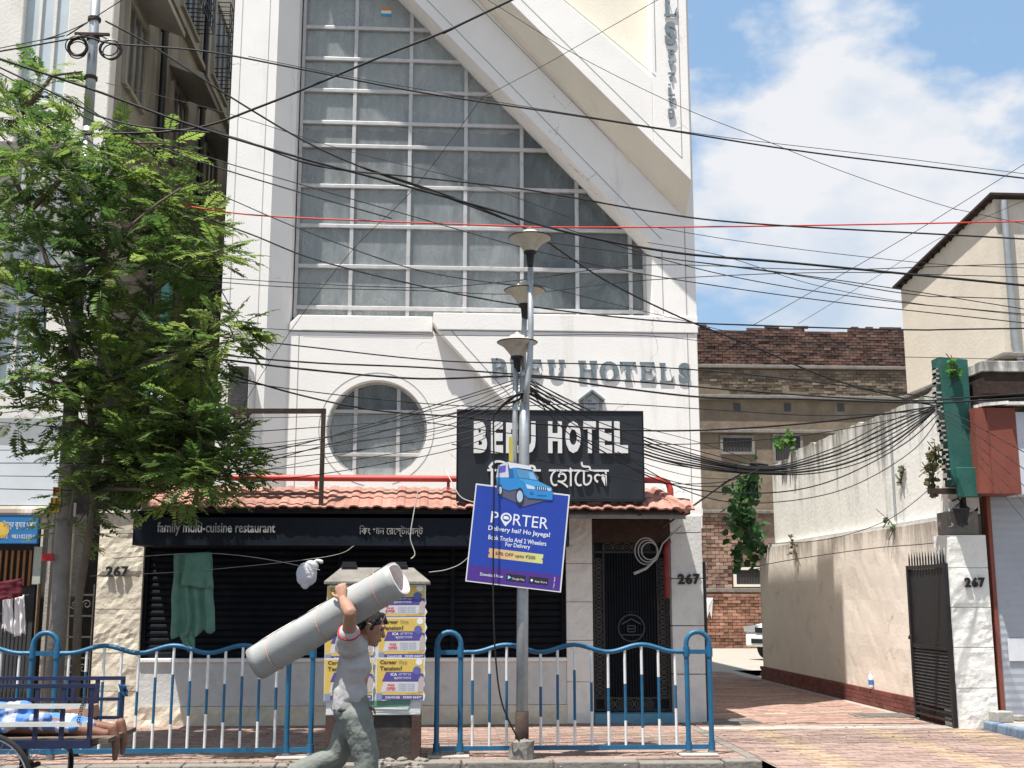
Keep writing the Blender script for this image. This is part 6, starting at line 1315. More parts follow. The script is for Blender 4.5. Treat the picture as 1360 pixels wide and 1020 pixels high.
# sleeper lying face down, feet out over the tail
YS_ = 9.86; Qs = lambda px, py, dy=0.: P(px, py, YS_ + dy)
sp_ = thing('person', (xe - .6, YS_, zb_), 'person asleep face down in the blue cart, bare feet sticking out', 'person')
zd_ = zb_ + .005; xk = xe
B = MB(); ank = Qs(146, 973); dz0 = ank.z
for s, dy in ((-1, -.13), (1, .12)):
    kn = Vector((xk - .28, YS_ + dy, zd_ + .06)); an = Vector((ank.x, YS_ + dy*.9, dz0 + (.02 if s > 0 else 0))); hp_ = Vector((xk - .72, YS_ + dy*.9, zd_ + .10))
    limb(B, [hp_, hp_.lerp(kn, .5), kn], [.09, .078, .058]); limb(B, [kn, kn.lerp(an, .35), an], [.056, .056, .036])
    hl_ = an + Vector((.05, 0, .05)); limb(B, [hl_, an + Vector((.075, 0, -.03)), an + Vector((.085, 0, -.11)), an + Vector((.08, 0, -.17))], [(.04,.038), (.043,.034), (.046,.028), (.042,.02)], side)
    for k in range(5): t0 = an + Vector((.082, (-.034+.017*k)*s, -.17 + .006*abs(k-.5))); limb(B, [t0, t0 + Vector((.002, 0, -.03 + .004*k))], [.0095 + (.003 if k == 0 else 0), .008 + (.003 if k == 0 else 0)], None, 8)
hpc = Vector((xk - .80, YS_, zd_ + .12)); ch_ = Vector((xk - 1.25, YS_, zd_ + .12)); nk = Vector((xk - 1.42, YS_, zd_ + .12)); hd2 = Vector((xk - 1.57, YS_ + .03, zd_ + .10))
limb(B, [hpc, hpc.lerp(ch_, .5), ch_, nk], [(.15,.105), (.14,.10), (.17,.11), (.065,.06)], side); limb(B, [nk, hd2], [.055, .05]); ball(B, hd2 + Vector((-.03, 0, .01)), (.11, .08, .09)); limb(B, [hd2 + Vector((-.04,-.075,0)), hd2 + Vector((-.06,-.095,-.01))], [.014,.012])
for s in (-1, 1):
    s0 = ch_ + Vector((-.1, s*.16, 0)); e0_ = s0 + Vector((-.18, s*.14, -.05)); w0 = e0_ + Vector((-.2, -s*.12, 0)); limb(B, [s0, e0_], [.052, .042]); limb(B, [e0_, w0], [.042, .028]); hand(B, w0, Vector((-1, -s*.3, 0)), Vector((0, 0, -1)), curl=.25, thumb=s)
fuse(B, 'body', mat('skin_dark', (.20, .095, .065), .6, .12, 14, .1, 60), sp_, .0075, 4)
H = MB(); ball(H, hd2 + Vector((-.045, 0, .03)), (.112, .086, .085)); fuse(H, 'hair', MATS['black_hair'], sp_, .007, 2, .012, .03)
lung = bpy.data.materials.new('plaid_cloth'); lung.use_nodes = True; t = lung.node_tree; N = t.nodes.new; K = t.links.new; b = t.nodes['Principled BSDF']; b.inputs['Roughness'].default_value = .9
g_ = N('ShaderNodeNewGeometry'); sx = N('ShaderNodeSeparateXYZ'); K(g_.outputs['Position'], sx.inputs[0])
def sq(sock, sc, ph, thr=0.):
    a = N('ShaderNodeMath'); a.operation = 'MULTIPLY_ADD'; a.inputs[1].default_value = sc; a.inputs[2].default_value = ph; K(sock, a.inputs[0]); s_ = N('ShaderNodeMath'); s_.operation = 'SINE'; K(a.outputs[0], s_.inputs[0]); c_ = N('ShaderNodeMath'); c_.operation = 'GREATER_THAN'; c_.inputs[1].default_value = thr; K(s_.outputs[0], c_.inputs[0]); return c_.outputs[0]
ad_ = N('ShaderNodeMath'); ad_.operation = 'ADD'; K(sx.outputs[1], ad_.inputs[0]); K(sx.outputs[2], ad_.inputs[1])
f1, f2 = sq(sx.outputs[0], 32, .4), sq(ad_.outputs[0], 34, .9); m1_ = N('ShaderNodeMix'); m1_.data_type = 'RGBA'; K(f1, m1_.inputs[0]); m1_.inputs[6].default_value = (.06,.20,.52,1); m1_.inputs[7].default_value = (.50,.50,.62,1)
m2_ = N('ShaderNodeMix'); m2_.data_type = 'RGBA'; m2_.inputs[7].default_value = (.12,.20,.40,1); mm = N('ShaderNodeMath'); mm.operation = 'MULTIPLY'; mm.inputs[1].default_value = .55; K(f2, mm.inputs[0]); K(mm.outputs[0], m2_.inputs[0]); K(m1_.outputs[2], m2_.inputs[6]); K(m2_.outputs[2], b.inputs['Base Color'])
S = MB(); limb(S, [hpc + Vector((-.12,0,0)), hpc + Vector((.02,0,0)), Vector((xk - .6, YS_, zd_ + .085)), Vector((xk - .35, YS_, zd_ + .075)), Vector((xk - .27, YS_, zd_ + .07))], [(.18,.125), (.21,.125), (.22,.085), (.22,.075), (.22,.07)], side, 22)
limb(S, [Vector((xk - .72, YS_ - .2, zd_ + .1)), Vector((xk - .42, YS_ - .16, zd_ + .13))], [.06, .05]); limb(S, [Vector((xk - .9, YS_ - .15, zd_ + .15)), Vector((xk - .6, YS_ - .12, zd_ + .2))], [.09, .07])
fuse(S, 'wrap_cloth', lung, sp_, .009, 3, .05, .10)
S = MB(); limb(S, [hpc + Vector((-.05,0,.01)), hpc.lerp(ch_, .5), ch_, nk + Vector((.03,0,0))], [(.17,.12), (.16,.115), (.19,.125), (.09,.08)], side, 20); fuse(S, 'shirt', mat('dark_vest', (.12,.13,.17), .9, .2, 9, .1), sp_, .009, 3, .03, .08)
mb = MB(); mb.obox((xk - .3, YS_ + .30, zd_ + .13), (.13, 0, .02), (0, .1, 0), (-.01, 0, .05)); tag(mb.build('cardboard_box', mat('cardboard', (.35,.19,.12), .9, .1, 8, .1), bevel=.01), 'small brown cardboard piece lying beside the sleeper in the cart', 'box')

# ================================================================== HUNG CLOTHES ON THE STRING BEFORE THE SHUTTER
gc = mat('green_towel', (.11, .225, .17), .95, .16, 7, .3, 90, stain=((.17,.28,.225), .3, 5))
gt_o = cloth('green_towel', [(231, 736), (281, 734), (285, 838), (226, 848)], 13.55, gc, 'faded green towel hanging from a string in front of the shutter', 'towel', .035, 24, 24, 2, folds=4)
cloth('towel_flap', [(247, 735), (278, 733), (284, 782), (241, 778)], 13.49, gc, None, None, .015, 14, 10, 5, parent=None, folds=2)
fl = bpy.context.scene.objects['towel_flap']; mw = fl.location - gt_o.location; fl.parent = gt_o; fl.location = mw
cloth('towel_tail', [(236, 842), (258, 835), (259, 866), (248, 864)], 13.56, gc, None, None, .02, 10, 8, 7, folds=2); fl = bpy.context.scene.objects['towel_tail']; mw = fl.location - gt_o.location; fl.parent = gt_o; fl.location = mw
mb = MB(); c = P(407, 763, 12.75); ball(mb, c + Vector((0,0,.0)), (.115,.05,.13)); ball(mb, c + Vector((.05,.0,.085)), (.08,.04,.06)); ball(mb, c + Vector((-.01,.0,-.10)), (.05,.035,.06))
limb(mb, [c + Vector((.06,0,.1)), c + Vector((.11,-.01,.15)), c + Vector((.16,-.02,.13))], [.03, .016, .022])
wo2 = fuse(mb, 'white_bundle', mat('limp_white_cloth', (.52, .52, .54), .95, .12, 9, .3, 40), None, .006, 8, .03, .12); tag(wo2, 'white crumpled cloth bundle tied on the string beside the cabinet roof', 'cloth')
# ================================================================== UTILITY POLE
YU = 13.12
up = thing('utility_pole', (P(62, 1005, YU).x, YU, 0), 'leaning grey utility pole with coiled cables near the top, left of the tree', 'utility pole')
pp = lambda py: P(127 - 60*(py/1000.), py, YU)
b0 = P(64, 1000, YU); b0.z = 0
MB().tube([b0, pp(800), pp(640), pp(500)], [.092, .09, .086, .08], 14).build('concrete_shaft', mat('pole_concrete', (.22, .20, .175), .95, .2, 5, .4, 30, stain=((.12,.11,.1), .35, 4)), up, smooth=True)
MB().tube([pp(505), pp(300), pp(170)], [.07, .068, .066], 12).build('steel_tube', M['galv'], up, smooth=True); MB().tube([pp(175), pp(60), pp(-60)], [.058, .056, .054], 12).build('steel_tube', M['galv'], up, smooth=True)
for py in (178, 52, 26, 104): q = pp(py); MB().tube([q - Vector((0,0,.02)), q + Vector((0,0,.02))], .075, 12).build('band_clamp', M['rust'], up)
q = pp(48); MB().bar(q + Vector((-.2,-.05,0)), q + Vector((.2,-.05,0)), .03).build('cross_arm', M['rust'], up)
for px, py in ((103, 63), (146, 66)):
    c = P(px, py, YU - .1); mb = MB(); pts = []; rg = random.Random(px)
    for k in range(7):
        r_ = .112 + rg.uniform(-.018, .012); ox, oz = rg.uniform(-.012,.012), rg.uniform(-.02,.012); pts = [(c.x+ox+r_*math.cos(a), c.y + .012*k - .04, c.z+oz+r_*math.sin(a)*rg.uniform(.97,1.0)) for a in [2*math.pi*j/26 for j in range(27)]]; mb.tube(pts, .0075, 5, cap=False)
    c2 = c; mb.tube([c + Vector((0,0,.11)), (c + pp(50))/2 + Vector((0,0,.09)), pp(52) + Vector((0,-.06,0))], .008, 5)
    tag(mb.build('cable_coil', M['black']), 'coil of black cable hung on the %s side of the utility pole' % ('left' if px < 120 else 'right'), 'cable coil')
for s, px0_, px1_, py0, py1 in (('E',71,79,648,658),('LE',68,79,662,670),('019',65,77,671,679)):
    y = YU - .104; a = P(px0_, py1, y); b_ = P(px1_, py0, y); mb = MB(); mb.box((a.x-.01, y-.001, a.z-.01), (b_.x+.015, y + .03, b_.z+.01)); mb.build('yellow_plate', mat('stencil_yellow', (.55,.36,.03), .7, .2, 9, .1), up)
    mb = MB(); text_into(mb, s, (a.x, y-.0015, a.z), X_, Z_, b_.x-a.x, b_.z-a.z, .002, bold=.02); mb.build('stencil_lettering', mat('stencil_red', (.16,.03,.02), .7, .1, 9, 0), up)
q = P(63, 740, YU - .12); tag(MB().box((q.x-.06, q.y, q.z-.04), (q.x+.06, q.y+.03, q.z+.04)).build('red_tag', mat('red_tag_paint', (.45,.02,.02), .5, .1, 9, 0)), 'small red plate fixed to the utility pole', 'plate')

# ================================================================== STREET TREE
rg = random.Random(5)
YTr = 12.98
tree = thing('street_tree', (P(100, 1000, YTr).x, YTr, 0), 'feathery green street tree at the left, spreading over the railing and pole', 'tree')
bark = mat('bark', (.13, .10, .075), .95, .25, 9, .6, 40)
tb0 = P(98, 1000, YTr); tb0.z = 0
nodes = {'b': tb0, 't1': P(104, 800, YTr), 't2': P(128, 650, YTr), 't3': P(118, 520, YTr - .1), 't4': P(80, 400, YTr - .1), 't5': P(40, 280, YTr), 't6': P(30, 150, YTr)}
mb = MB(); mb.tube([nodes[k] for k in ('b','t1','t2','t3','t4','t5','t6')], [.05,.042,.038,.034,.028,.02,.01], 10)
tips = []
limbs = [(('t2'), [(190, 610, .3), (250, 590, .2), (318, 615, .1)]), (('t2'), [(180, 650, -.4), (230, 655, -.5)]), (('t3'), [(200, 480, -.2), (270, 460, -.3), (328, 450, -.35)]), (('t3'), [(190, 400, .3), (250, 350, .3), (295, 335, .2)]),
         (('t4'), [(150, 320, -.3), (210, 270, -.4), (240, 250, -.4)]), (('t4'), [(20, 380, .3), (-50, 360, .4)]), (('t5'), [(100, 220, -.1), (170, 190, -.2), (225, 190, -.2)]), (('t5'), [(0, 200, -.2), (-40, 130, -.3)]), (('t6'), [(70, 100, .1), (110, 95, .2)]), (('t3'), [(40, 500, -.4), (-20, 520, -.5)]), (('t2'), [(100, 640, -.5), (90, 700, -.5)]), (('t4'), [(110, 330, .6), (130, 260, .8)])]
for st, path in limbs:
    pts = [nodes[st]] + [P(px, py, YTr + dy) for px, py, dy in path]; n = len(pts); mb.tube(pts, [.032*(1 - .75*k/(n-1)) for k in range(n)], 7)
    for i in range(n-1):
        for t in (.35, .7, 1.0): tips.append(pts[i].lerp(pts[i+1], t))
mb.build('trunk', bark, tree, smooth=True)
# crown: fronds with paired leaflets, gathered in clumps
clumps = [(215,540,50,34),(275,580,48,36),(300,625,36,26),(235,590,45,34),(170,590,45,28),(150,520,45,26),(90,540,40,20),(245,640,40,24),(75,500,36,20),(118,300,40,22),(105,390,45,26),(95,455,40,22),(128,235,34,16),(60,110,45,22),(20,150,55,30),(110,175,45,18),(70,215,75,40),(165,215,60,26),(215,195,30,14),(30,260,60,34),(130,270,70,42),(215,265,55,28),(255,300,45,24),(60,330,75,46),(150,350,80,50),(235,350,60,34),(285,335,30,16),(30,400,60,36),(110,420,75,46),(190,420,70,40),(255,410,45,20),(305,435,38,24),(60,470,55,30),(140,480,60,34),(210,470,50,26),(265,465,45,24),(30,545,35,12),(110,555,45,18),(180,560,55,30),(250,560,55,34),(300,600,40,28),(200,610,50,30),(265,625,45,26),(130,610,45,22),(80,600,30,12),(110,660,40,16),(100,700,32,14),(170,640,40,20),(232,650,30,14),(-40,250,60,22),(-50,400,60,22),(-30,140,50,18)]
lf = MB(); twig = MB()
greens = [(.075,.145,.034),(.10,.185,.04),(.13,.225,.048),(.06,.12,.032),(.19,.29,.06),(.26,.35,.08)]
def frond(base, d, ln, rg, col):
    d = d.normalized(); sdv = d.cross(Vector((rg.uniform(-.3,.3), rg.uniform(-.3,.3), 1))).normalized(); n = 11; p = Vector(base); droop = rg.uniform(.25, .7); pts = [p.copy()]
    for k in range(n):
        d = (d + Vector((0, 0, -droop/n))).normalized(); p = p + d*ln/n; pts.append(p.copy()); up_ = sdv.cross(d).normalized(); l = (.105 + .02*rg.random())*math.sin(math.pi*min(1, (k+2.2)/(n+2.5)))*(ln/.42); wv = l*.43
        kk = rg.uniform(.8, 1.2); c = tuple(q*kk for q in col)
        for s in (-1, 1):
            a = (sdv*s*.86 + d*.5 + up_*rg.uniform(-.35,.15)).normalized(); nr = a.cross(d).normalized()*.0; w2 = (d - a*d.dot(a)).normalized()*wv/2
            lf.add([p, p + a*l*.5 + w2 + up_*.006, p + a*l, p + a*l*.5 - w2], [(0,1,2,3)], 0, c)
    twig.tube(pts[::4] + [pts[-1]], [.004, .0035, .003, .002, .002][:len(pts[::4])+1], 3, cap=False)
for px, py, rad, n in clumps:
    dy = rg.uniform(-.55, .55); c = P(px, py, YTr + dy); rw = rad*13.2/1565
    col0 = greens[rg.randrange(len(greens))]
    near = min(tips, key=lambda t_: (t_ - c).length)
    twig.tube([near, near.lerp(c, .5) + Vector((0,0,.03)), c], [.012, .009, .006], 5, cap=False)
    for k in range(int(n*1.75)):
        v = Vector((rg.gauss(0,1), rg.gauss(0,1), rg.gauss(0,.8))); v = v.normalized()*(rg.random()**.5)*rw
        b = c + v*.75; d = Vector((v.x*1.2 + rg.uniform(-.4,.4)*rw, v.y + rg.uniform(-.4,.4)*rw, v.z*.6 + .1*rw + rg.uniform(-.15,.2)*rw)); col = col0 if rg.random() < .55 else greens[rg.randrange(len(greens))]
        if v.z > .45*rw and rg.random() < .5: col = greens[5 if rg.random() < .5 else 4]  # sunlit tops painted in: upper fronds often take the brightest greens
        frond(b, d if d.length > .01 else Vector((1,0,0)), rg.uniform(.26, .46), rg, col)
# the long light frond spray reaching in front of the pilaster
for k in range(9): b = P(300 + k*3, 432 + rg.uniform(-8,10), YTr - .4); frond(b, Vector((1, rg.uniform(-.3,.3), rg.uniform(-.35,.4))), rg.uniform(.32,.42), rg, greens[4 + k % 2])
tag(lf.build('crown', vmat('leaf', .5, .12, 30, trans=.5, spec=.35, bump=0), tree), kind='stuff'); tag(twig.build('twigs', bark, tree), kind='stuff')

# ================================================================== WALL PLANTS
def bush(name, spots, label, lsize, rg, y=None, x=None, cols=None, cat='plant', vine=True):
    t = None; lv = MB(); st = MB(); pts_ = []
    for px, py, rad, n in spots:
        c = XP(px, py, x) if x else P(px, py, y); rw = rad*c.y/1565; pts_.append(c)
        for k in range(n):
            v = Vector((rg.gauss(0,.35), rg.gauss(0,.6), rg.gauss(0,.6)))*rw; p = c + v
            if x: p.x = min(p.x, x - .01)
            d = Vector((rg.uniform(-1,.2), rg.uniform(-1,1), rg.uniform(-.9,.4))).normalized(); s = lsize*rg.uniform(.6,1.3); w2 = d.orthogonal().normalized(); w2 = (w2*math.cos(rg.random()*6) + d.cross(w2)*math.sin(rg.random()*6)).normalized()*s*.42; col = rg.choice(cols); kk = rg.uniform(.75,1.2)
            nn_ = d.cross(w2).normalized()*s*.06
            lv.add([p, p + d*s*.35 + w2 + nn_, p + d*s*.75 + w2*.7 + nn_, p + d*s, p + d*s*.75 - w2*.7 + nn_, p + d*s*.35 - w2 + nn_], [(0,1,2,3),(0,3,4,5)], 0, tuple(q*kk for q in col))
    base = pts_[0]; t = thing(name, tuple(base), label, cat)
    st.tube(pts_ if len(pts_) > 1 else [base, base + Vector((0,0,-.1))], .012, 5)
    for a in pts_:
        for k in range(4): st.tube([a, a + Vector((rg.uniform(-.15,.02), rg.uniform(-.2,.2), rg.uniform(-.2,.2)))], .006, 4)
    st.build('stem', bark, t); tag(lv.build('foliage', MATS['leaf'], t), kind='stuff')
vg = [(.035,.10,.03),(.05,.13,.04),(.03,.075,.03),(.08,.17,.05)]
bush('wall_fig', [(1010,722,22,70),(996,700,32,150),(992,668,32,140),(1002,642,24,90),(985,735,16,40)], 'leafy green creeper hanging over the far end of the beige wall', .19, rg, x=6.6, cols=vg)
bush('wall_sapling', [(1052,582,10,26),(1040,588,8,20)], 'light green sapling sprouting on top of the white weathered wall', .16, rg, x=6.75, cols=[(.09,.2,.04),(.07,.17,.04)])
bush('wall_weed', [(1243,600,10,60),(1240,615,10,60),(1238,632,12,60),(1242,650,8,30)], 'dry brownish weed growing on the wall beside the teal sign', .07, rg, y=14.95, cols=[(.14,.14,.06),(.10,.13,.05),(.19,.16,.09)])
bush('sign_climber', [(1270,498,8,14),(1268,485,6,10)], 'small bright climber on the top of the teal sign box', .11, rg, y=14.66, cols=[(.10,.26,.05),(.06,.18,.05)])
bush('wall_weed', [(1055,722,8,16),(1058,735,5,8)], 'wilted weed hanging at the top edge of the beige wall', .07, rg, x=6.63, cols=[(.16,.15,.07),(.12,.13,.06)])
bush('ivy_spray', [(1200,622,6,14),(1196,640,4,8)], 'thin ivy spray clinging to the white weathered wall', .06, rg, x=6.78, cols=[(.10,.14,.06),(.08,.11,.05)])
bush('canopy_weed', [(1180,690,5,8),(1188,700,4,6)], 'tiny weed tufts on the ledge of the beige wall near the gate', .06, rg, x=6.66, cols=[(.08,.14,.05)])

# ================================================================== OVERHEAD CABLES
blk = mat('cable_black', (.014, .014, .015), .6, .2, 9, 0, spec=.3); gry = mat('cable_grey', (.30, .29, .27), .6, .1, 9, 0); redc = mat('cable_red', (.55, .045, .03), .5, .1, 9, 0); wht = mat('cable_white', (.55, .54, .50), .6, .1, 9, 0)
def spline(pts, n=8):
    out = []
    for i in range(len(pts)-1):
        p0, p1, p2, p3 = pts[max(i-1,0)], pts[i], pts[i+1], pts[min(i+2, len(pts)-1)]
        for k in range(n): t = k/n; out.append(.5*((2*p1) + (p2-p0)*t + (2*p0-5*p1+4*p2-p3)*t*t + (3*p1-p0-3*p2+p3)*t**3))
    out.append(pts[-1]); return out
WN = [0]
def cable(label, r, *pts, m=None, grp='overhead cables crossing in front of the hotel'):
    """pts: (px, py, depth) - depth from the pole, wall or post the cable is tied to, evenly spread along the span"""
    w3 = [P(a, b, c) for a, b, c in pts]
    if pts[-1][0] >= 1365 or pts[-1][1] < -3: w3.append(w3[-1] + (w3[-1] - w3[-2]).normalized() * 9)      # runs on to poles outside the picture
    if pts[0][0] <= -9 or pts[0][1] < -3: w3.insert(0, w3[0] + (w3[0] - w3[1]).normalized() * 9)
    q = spline(w3); o = MB().tube(q, r, 5, cap=False).build('overhead_cable', m or blk, None, smooth=True); WN[0] += 1
    return tag(o, label, 'cable', grp)
def span(y0, y1, pts):       # spread depth evenly from y0 to y1 along the picture run
    x0, x1 = pts[0][0], pts[-1][0]; return [(a, b, y0 + (y1-y0)*(a-x0)/((x1-x0) or 1)) for a, b in pts]
W = []
W.append(('thick black cable rising from the left pole to the top right across the slanted glass', .014, 12.9, 11.5, [(110,178),(250,172),(350,140),(500,78),(600,38),(690,-5)]))
W.append(('black cable falling from the left pole coils to the upper middle of the glass front', .011, 12.9, 13.2, [(140,28),(200,60),(300,125),(400,185),(480,222),(560,250),(690,298)]))
W.append(('black cable from the left edge past the pole coils to the right edge', .010, 11.8, 12.8, [(-10,70),(105,50),(150,58),(270,68),(400,92),(560,123),(740,150),(900,175),(1080,203),(1370,238)]))
W.append(('pair cable just above the long top cable, right side', .004, 11.8, 12.8, [(330,75),(480,105),(640,132),(800,158),(960,182),(1180,208),(1370,232)]))
W.append(('thick black cable sweeping from the left edge down across the glass to the right edge', .014, 11.9, 12.6, [(-10,75),(120,118),(250,165),(400,210),(520,242),(640,275),(760,310),(900,336),(1060,350),(1370,380)]))
W.append(('black cable close under the thick sweeping one, crossing the glass middle', .010, 12.2, 12.6, [(-10,85),(150,160),(300,180),(420,220),(560,236),(700,252),(860,280),(1000,297),(1370,318)]))
W.append(('black cable falling across the right glass to the brick building', .011, 12.4, 15.0, [(480,222),(600,262),(700,305),(800,370),(900,420),(1000,460),(1100,502),(1210,532),(1250,540)]))
W.append(('thin black cable under the sweeping cables from the pole to the right glass', .006, 12.9, 12.5, [(100,140),(250,200),(400,245),(540,285),(700,330),(860,365),(1100,400),(1370,430)]))
W.append(('thin cable crossing the lower glass from the pole to the lamp top', .006, 12.9, 12.4, [(100,130),(240,230),(330,275),(440,320),(560,360),(690,380)]))
W.append(('black cable from the tree crossing the window bottom to the wall letters', .009, 12.9, 12.4, [(230,275),(330,310),(420,345),(560,380),(690,405),(860,425),(1000,432),(1210,438),(1370,436)]))
W.append(('thin slack cable over the lower panes', .005, 12.9, 12.5, [(240,365),(380,375),(560,382),(690,372),(860,352),(1100,358),(1370,350)]))
W.append(('lower thin slack cable over the lower panes', .005, 12.9, 12.5, [(240,370),(380,381),(560,386),(690,390),(860,372),(1100,362),(1370,368)]))
W.append(('black cable at the height of the pilaster box running right under the wall letters', .010, 12.9, 13.4, [(200,460),(300,472),(420,482),(560,488),(700,498),(860,508),(1000,520),(1210,532),(1370,522)]))
W.append(('second black cable under the wall letters running to the teal sign', .012, 12.9, 13.8, [(200,465),(300,478),(420,492),(560,503),(700,500),(820,515),(940,528),(1060,530),(1240,535),(1370,528)]))
W.append(('slanting cable from the tree over the round window to the name board top', .010, 12.9, 13.3, [(190,470),(290,494),(400,525),(500,545),(600,553),(700,562),(860,572),(1000,568),(1130,556),(1240,540)]))
W.append(('thin cable rising from the pilaster foot over the round window to the lamp post', .005, 12.9, 12.4, [(300,602),(400,588),(500,565),(600,535),(697,505)]))
W.append(('thin cable fanning from the lamp post down past the round window', .006, 12.9, 12.4, [(280,615),(400,590),(520,555),(620,525),(697,500)]))
W.append(('lower thin cable of the fan left of the lamp post', .006, 12.9, 12.4, [(270,640),(400,600),(520,570),(620,545),(697,520)]))
W.append(('steep thin line crossing the glass from the window corner to the pilaster', .004, 15.0, 12.8, [(285,610),(340,510),(400,420),(470,330),(550,250),(640,130)]))
W.append(('thin line from the slanted band up to the top right of the bay', .004, 15.6, 12.0, [(640,130),(720,88),(800,42),(880,-4)]))
W.append(('thin line falling over the upper bay into the sky', .004, 13.0, 13.5, [(640,-5),(760,70),(900,140),(1000,180),(1120,228),(1260,275),(1370,300)]))
W.append(('thin wire crossing the sky upward to the right edge', .004, 14.5, 12.0, [(1000,432),(1100,375),(1220,305),(1370,212)]))
W.append(('second thin wire rising in the sky toward the right edge', .003, 15.0, 12.5, [(1060,430),(1160,370),(1260,310),(1370,262)]))
W.append(('thin grey wire above the old brick wall falling right', .004, 13.0, 13.5, [(860,322),(960,340),(1080,378),(1210,402),(1370,420)]))
W.append(('thin cable under it crossing the cream side wall', .006, 13.0, 13.5, [(900,345),(1040,362),(1200,385),(1370,412)]))
W.append(('black cable crossing the cream side wall in its lower half', .006, 13.0, 13.5, [(740,300),(900,350),(1040,380),(1200,402),(1370,418)]))
ORD = ['topmost', 'second', 'third', 'fourth', 'fifth', 'sixth', 'lowest']
for k in range(7):           # the thick bundle from the hotel to the teal sign
    o = k*3.1; W.append((ORD[k] + ' strand of the black bundle sagging from the name board to the teal sign', .008 + .003*(k % 3), 15.3, 14.7, [(700,503+o*1.5),(790,548+o*1.7),(880,590+o*1.3),(1005,620+o*.5),(1100,598+o*1.5),(1180,560+o*2.0),(1242,538+o*.4)]))
for k in range(6):           # fan of wires from the lamp post across the name board
    W.append((ORD[k] + ' thin wire of the fan from the lamp post across the name board', .004 + .002*(k % 2), 12.35, 15.2, [(700,500+k*3),(760,535+k*9),(830,562+k*11),(920,585+k*12),(1000,612+k*6)]))
for k in range(5):
    W.append((ORD[k] + ' thin wire from the tree past the round window to the lamp post', .0035 + .0015*(k % 2), 12.9, 12.4, [(150,560+k*20),(300,556+k*19),(450,552+k*13),(600,542+k*7),(700,500+k*5)]))
for k in range(5):
    W.append((ORD[k] + ' wire leaving the teal sign toward the red panel', .006 - .0006*k, 14.6, 13.2, [(1240,540+k*2),(1280,556+k*9),(1320,578+k*16),(1370,606+k*24)]))
for k in range(4):
    W.append((ORD[k] + ' wire running past the utility pole below the round window', .004 + .001*(k % 2), 12.9, 12.6, [(-10,598+k*17),(80,597+k*18),(200,600+k*17),(330,596+k*15),(480,585+k*12),(640,560+k*8),(700,520)]))
W.append(('black cable from the canopy corner rising to the thick bundle', .014, 15.0, 15.1, [(880,700),(920,672),(965,640),(1005,618)]))
W.append(('thin dark cable along the front of the beige wall', .006, 16.4, 15.0, [(1005,752),(1060,742),(1160,728),(1262,718),(1370,690)]))
W.append(('thin sagging wire on the weathered white wall', .005, 16.5, 15.0, [(1020,722),(1100,716),(1180,690),(1240,645)]))
W.append(('grey wire slanting down onto the creeper at the wall end', .006, 15.2, 16.0, [(960,690),(990,705),(1020,728)]))
W.append(('thin black cord hanging straight down beside the lamp post', .009, 12.2, 12.25, [(655,545),(656,640),(655,780),(658,870),(667,935),(690,985)]))
rg = random.Random(23)
for k, (lab, xs, ys) in enumerate([
    ('slack cable above the brick wall coming off the hotel corner', (700, 900, 1060, 1220, 1370), (318, 345, 366, 392, 398)),
    ('upper slack cable over the cream gable wall', (860, 980, 1120, 1260, 1370), (300, 320, 338, 352, 356)),
    ('black cable level with the foot of the glass front', (230, 420, 640, 860, 1080, 1370), (428, 440, 446, 446, 470, 478)),
    ('thin cable over the wall letters from the tree', (240, 420, 600, 800, 1000, 1240), (440, 462, 480, 484, 498, 528)),
    ('thick cable just above the name board', (300, 480, 640, 800, 960, 1100, 1240), (505, 528, 540, 536, 545, 552, 545)),
    ('cable crossing the letters of the name board', (560, 700, 860, 1000, 1120, 1240), (560, 578, 590, 585, 570, 545)),
    ('low cable crossing the name board and canopy', (600, 720, 860, 960, 1010), (590, 612, 640, 640, 622)),
    ('thin wire sagging under the thick bundle', (760, 880, 1000, 1100, 1200, 1250), (575, 640, 655, 640, 590, 545)),
    ('second thin wire sagging under the thick bundle', (820, 920, 1010, 1120, 1210, 1250), (600, 655, 668, 650, 600, 550)),
    ('cable entering from the left above the shop panel', (-10, 60, 150, 260, 330), (560, 566, 580, 590, 606)),
    ('thin black wire beside the thick cable at the top left', (-10, 100, 240, 380, 520), (92, 150, 206, 250, 290)),
    ('thin wire crossing the upper left glass', (140, 300, 460, 620, 760), (110, 150, 200, 240, 290)),
    ('wire dropping from the left pole to the pilaster', (110, 180, 260, 340), (180, 240, 330, 470)),
    ('thin wire rising to the left edge over the pole', (-10, 60, 115, 170), (66, 52, 30, -5)),
    ('fine wire over the lower right panes', (690, 800, 900, 1000, 1200), (372, 400, 424, 446, 470))]):
    W.append((lab, rg.choice((.004, .006, .008)), 12.9, 12.6 if xs[-1] > 1250 else 14.4 if xs[-1] > 900 else 12.7, list(zip(xs, ys))))
for l, r, y0, y1, pts in W: cable(l, r, *span(y0, y1, pts))
cable('bright red cable running level across the whole street in front of the glass', .009, *span(12.9, 12.6, [(225,270),(330,285),(480,293),(640,299),(760,302),(960,301),(1160,298),(1370,294)]), m=redc)
cable('pale cord hanging from the canopy in front of the fascia board', .007, (555,652,14.88), (548,690,14.86), (545,715,14.86), (551,735,14.86), (546,742,14.86), m=wht, grp='loose cords on the canopy')
cable('pale cord loop on the tiled canopy left of the advert board', .007, (592,625,14.95), (600,640,14.85), (612,660,14.8), (632,668,14.8), m=wht, grp='loose cords on the canopy')
cable('grey string stretched from the pillar to the cabinet roof carrying the laundry', .004, (150,742,13.3), (232,736,13.5), (285,735,13.5), (350,742,13.1), (425,757,12.6), m=gry, grp='laundry strings')
cable('lower grey string from the pillar past the towel', .003, (120,765,13.3), (260,758,13.5), (430,740,12.6), (470,725,12.6), m=gry, grp='laundry strings')
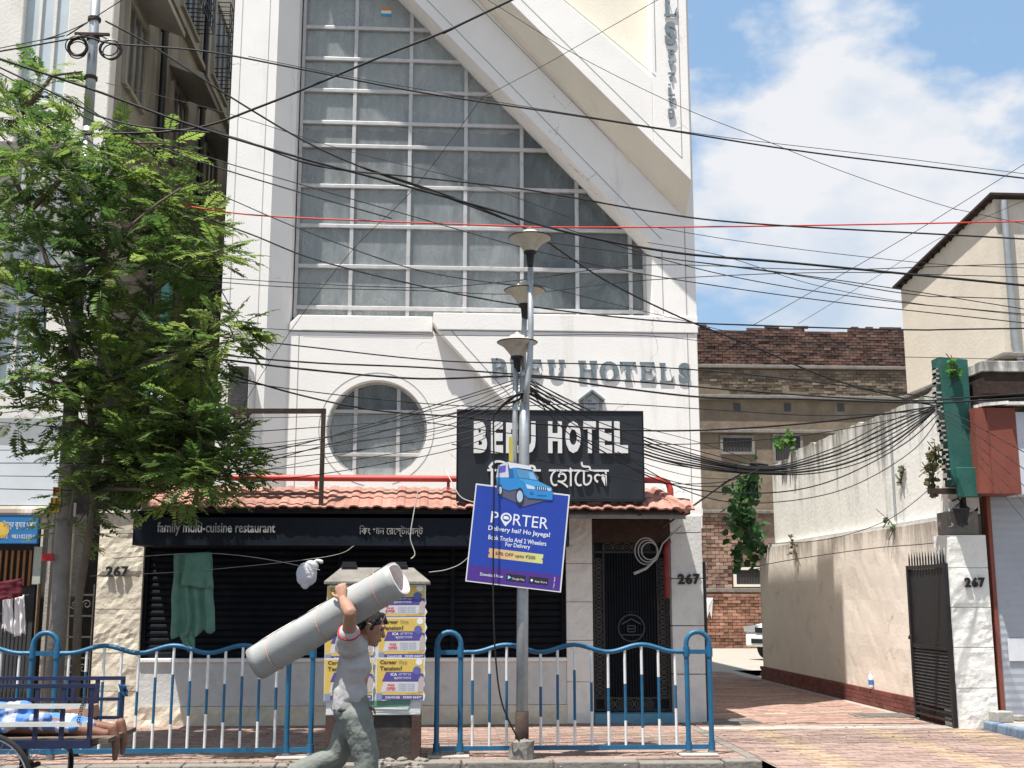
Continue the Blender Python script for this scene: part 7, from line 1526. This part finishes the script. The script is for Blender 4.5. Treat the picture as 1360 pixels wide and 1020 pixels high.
cable('grey wire sagging from the cabinet roof to the advert board', .005, (570,760,12.3), (595,756,12.3), (618,744,12.3), (640,715,12.3), m=gry, grp='laundry strings')
# coil of stiff cable hanging before the door, bundle knots
mb = MB(); c = P(858, 732, 15.2)
for k in range(3): rx, rz = .145 - .02*k, .17 - .03*k; mb.tube([(c.x + .02*k + rx*math.cos(a), 15.2 - .02*k, c.z + rz*math.sin(a)) for a in [2*math.pi*j/24 for j in range(25)]], .008, 6, cap=False)
mb.tube([P(842,762,15.15), P(858,755,15.17), P(872,742,15.2), P(880,722,15.2), P(905,698,15.2)], [.02,.016,.012,.010,.010], 7); tag(mb.build('cable_coil', gry), 'grey cable coil with a frayed end hanging in front of the entrance door', 'cable coil')
mb = MB(); mb.tube(spline([P(660,548,12.45), P(668,538,12.42), P(690,530,12.36), P(700,515,12.33), P(720,530,12.4), P(745,548,12.6)]), [.012]*41, 7); mb.tube(spline([P(655,552,12.45), P(675,532,12.40), P(698,522,12.32), P(730,535,12.5)]), .016, 7)
tag(mb.build('cable_knot', blk), 'thick knot of black cables lashed to the lamp post above the name board', 'cable coil')
mb = MB(); q = P(1008, 618, 15.05); 
for k in range(5): mb.tube([q + Vector((-.12, 0, .03*math.sin(k))), q + Vector((.0, .02*math.cos(k*2), .03*math.cos(k))), q + Vector((.12, 0, .02*math.sin(k*3)))], .014, 6)
tag(mb.build('cable_knot', blk), 'thick knot tying the black cable bundle above the creeper', 'cable coil')

# wind-blown litter and dead leaves on the pavement
mb = MB(); rg = random.Random(31)
for k in range(170):
    x, y = rg.uniform(-4.8, 6.4), rg.uniform(12.45, 15.8); z = .009
    if x > 3.1 and y < 12.6: continue
    s_ = rg.uniform(.012, .035); a = rg.random()*6.28; c, d = math.cos(a)*s_, math.sin(a)*s_; col = rg.choice(((.16,.11,.06),(.22,.17,.09),(.10,.09,.05),(.5,.5,.48),(.30,.26,.2)))
    mb.add([(x-c, y-d, z), (x+d*.5, y-c*.5, z+.006), (x+c, y+d, z+.002), (x-d*.5, y+c*.5, z+.008)], [(0,1,2,3)], 0, col)
tag(mb.build('leaf_litter', vmat('litter', .9, .15, 20, bump=0)), 'dead leaves and paper scraps strewn over the pavement', 'litter', kind='stuff')
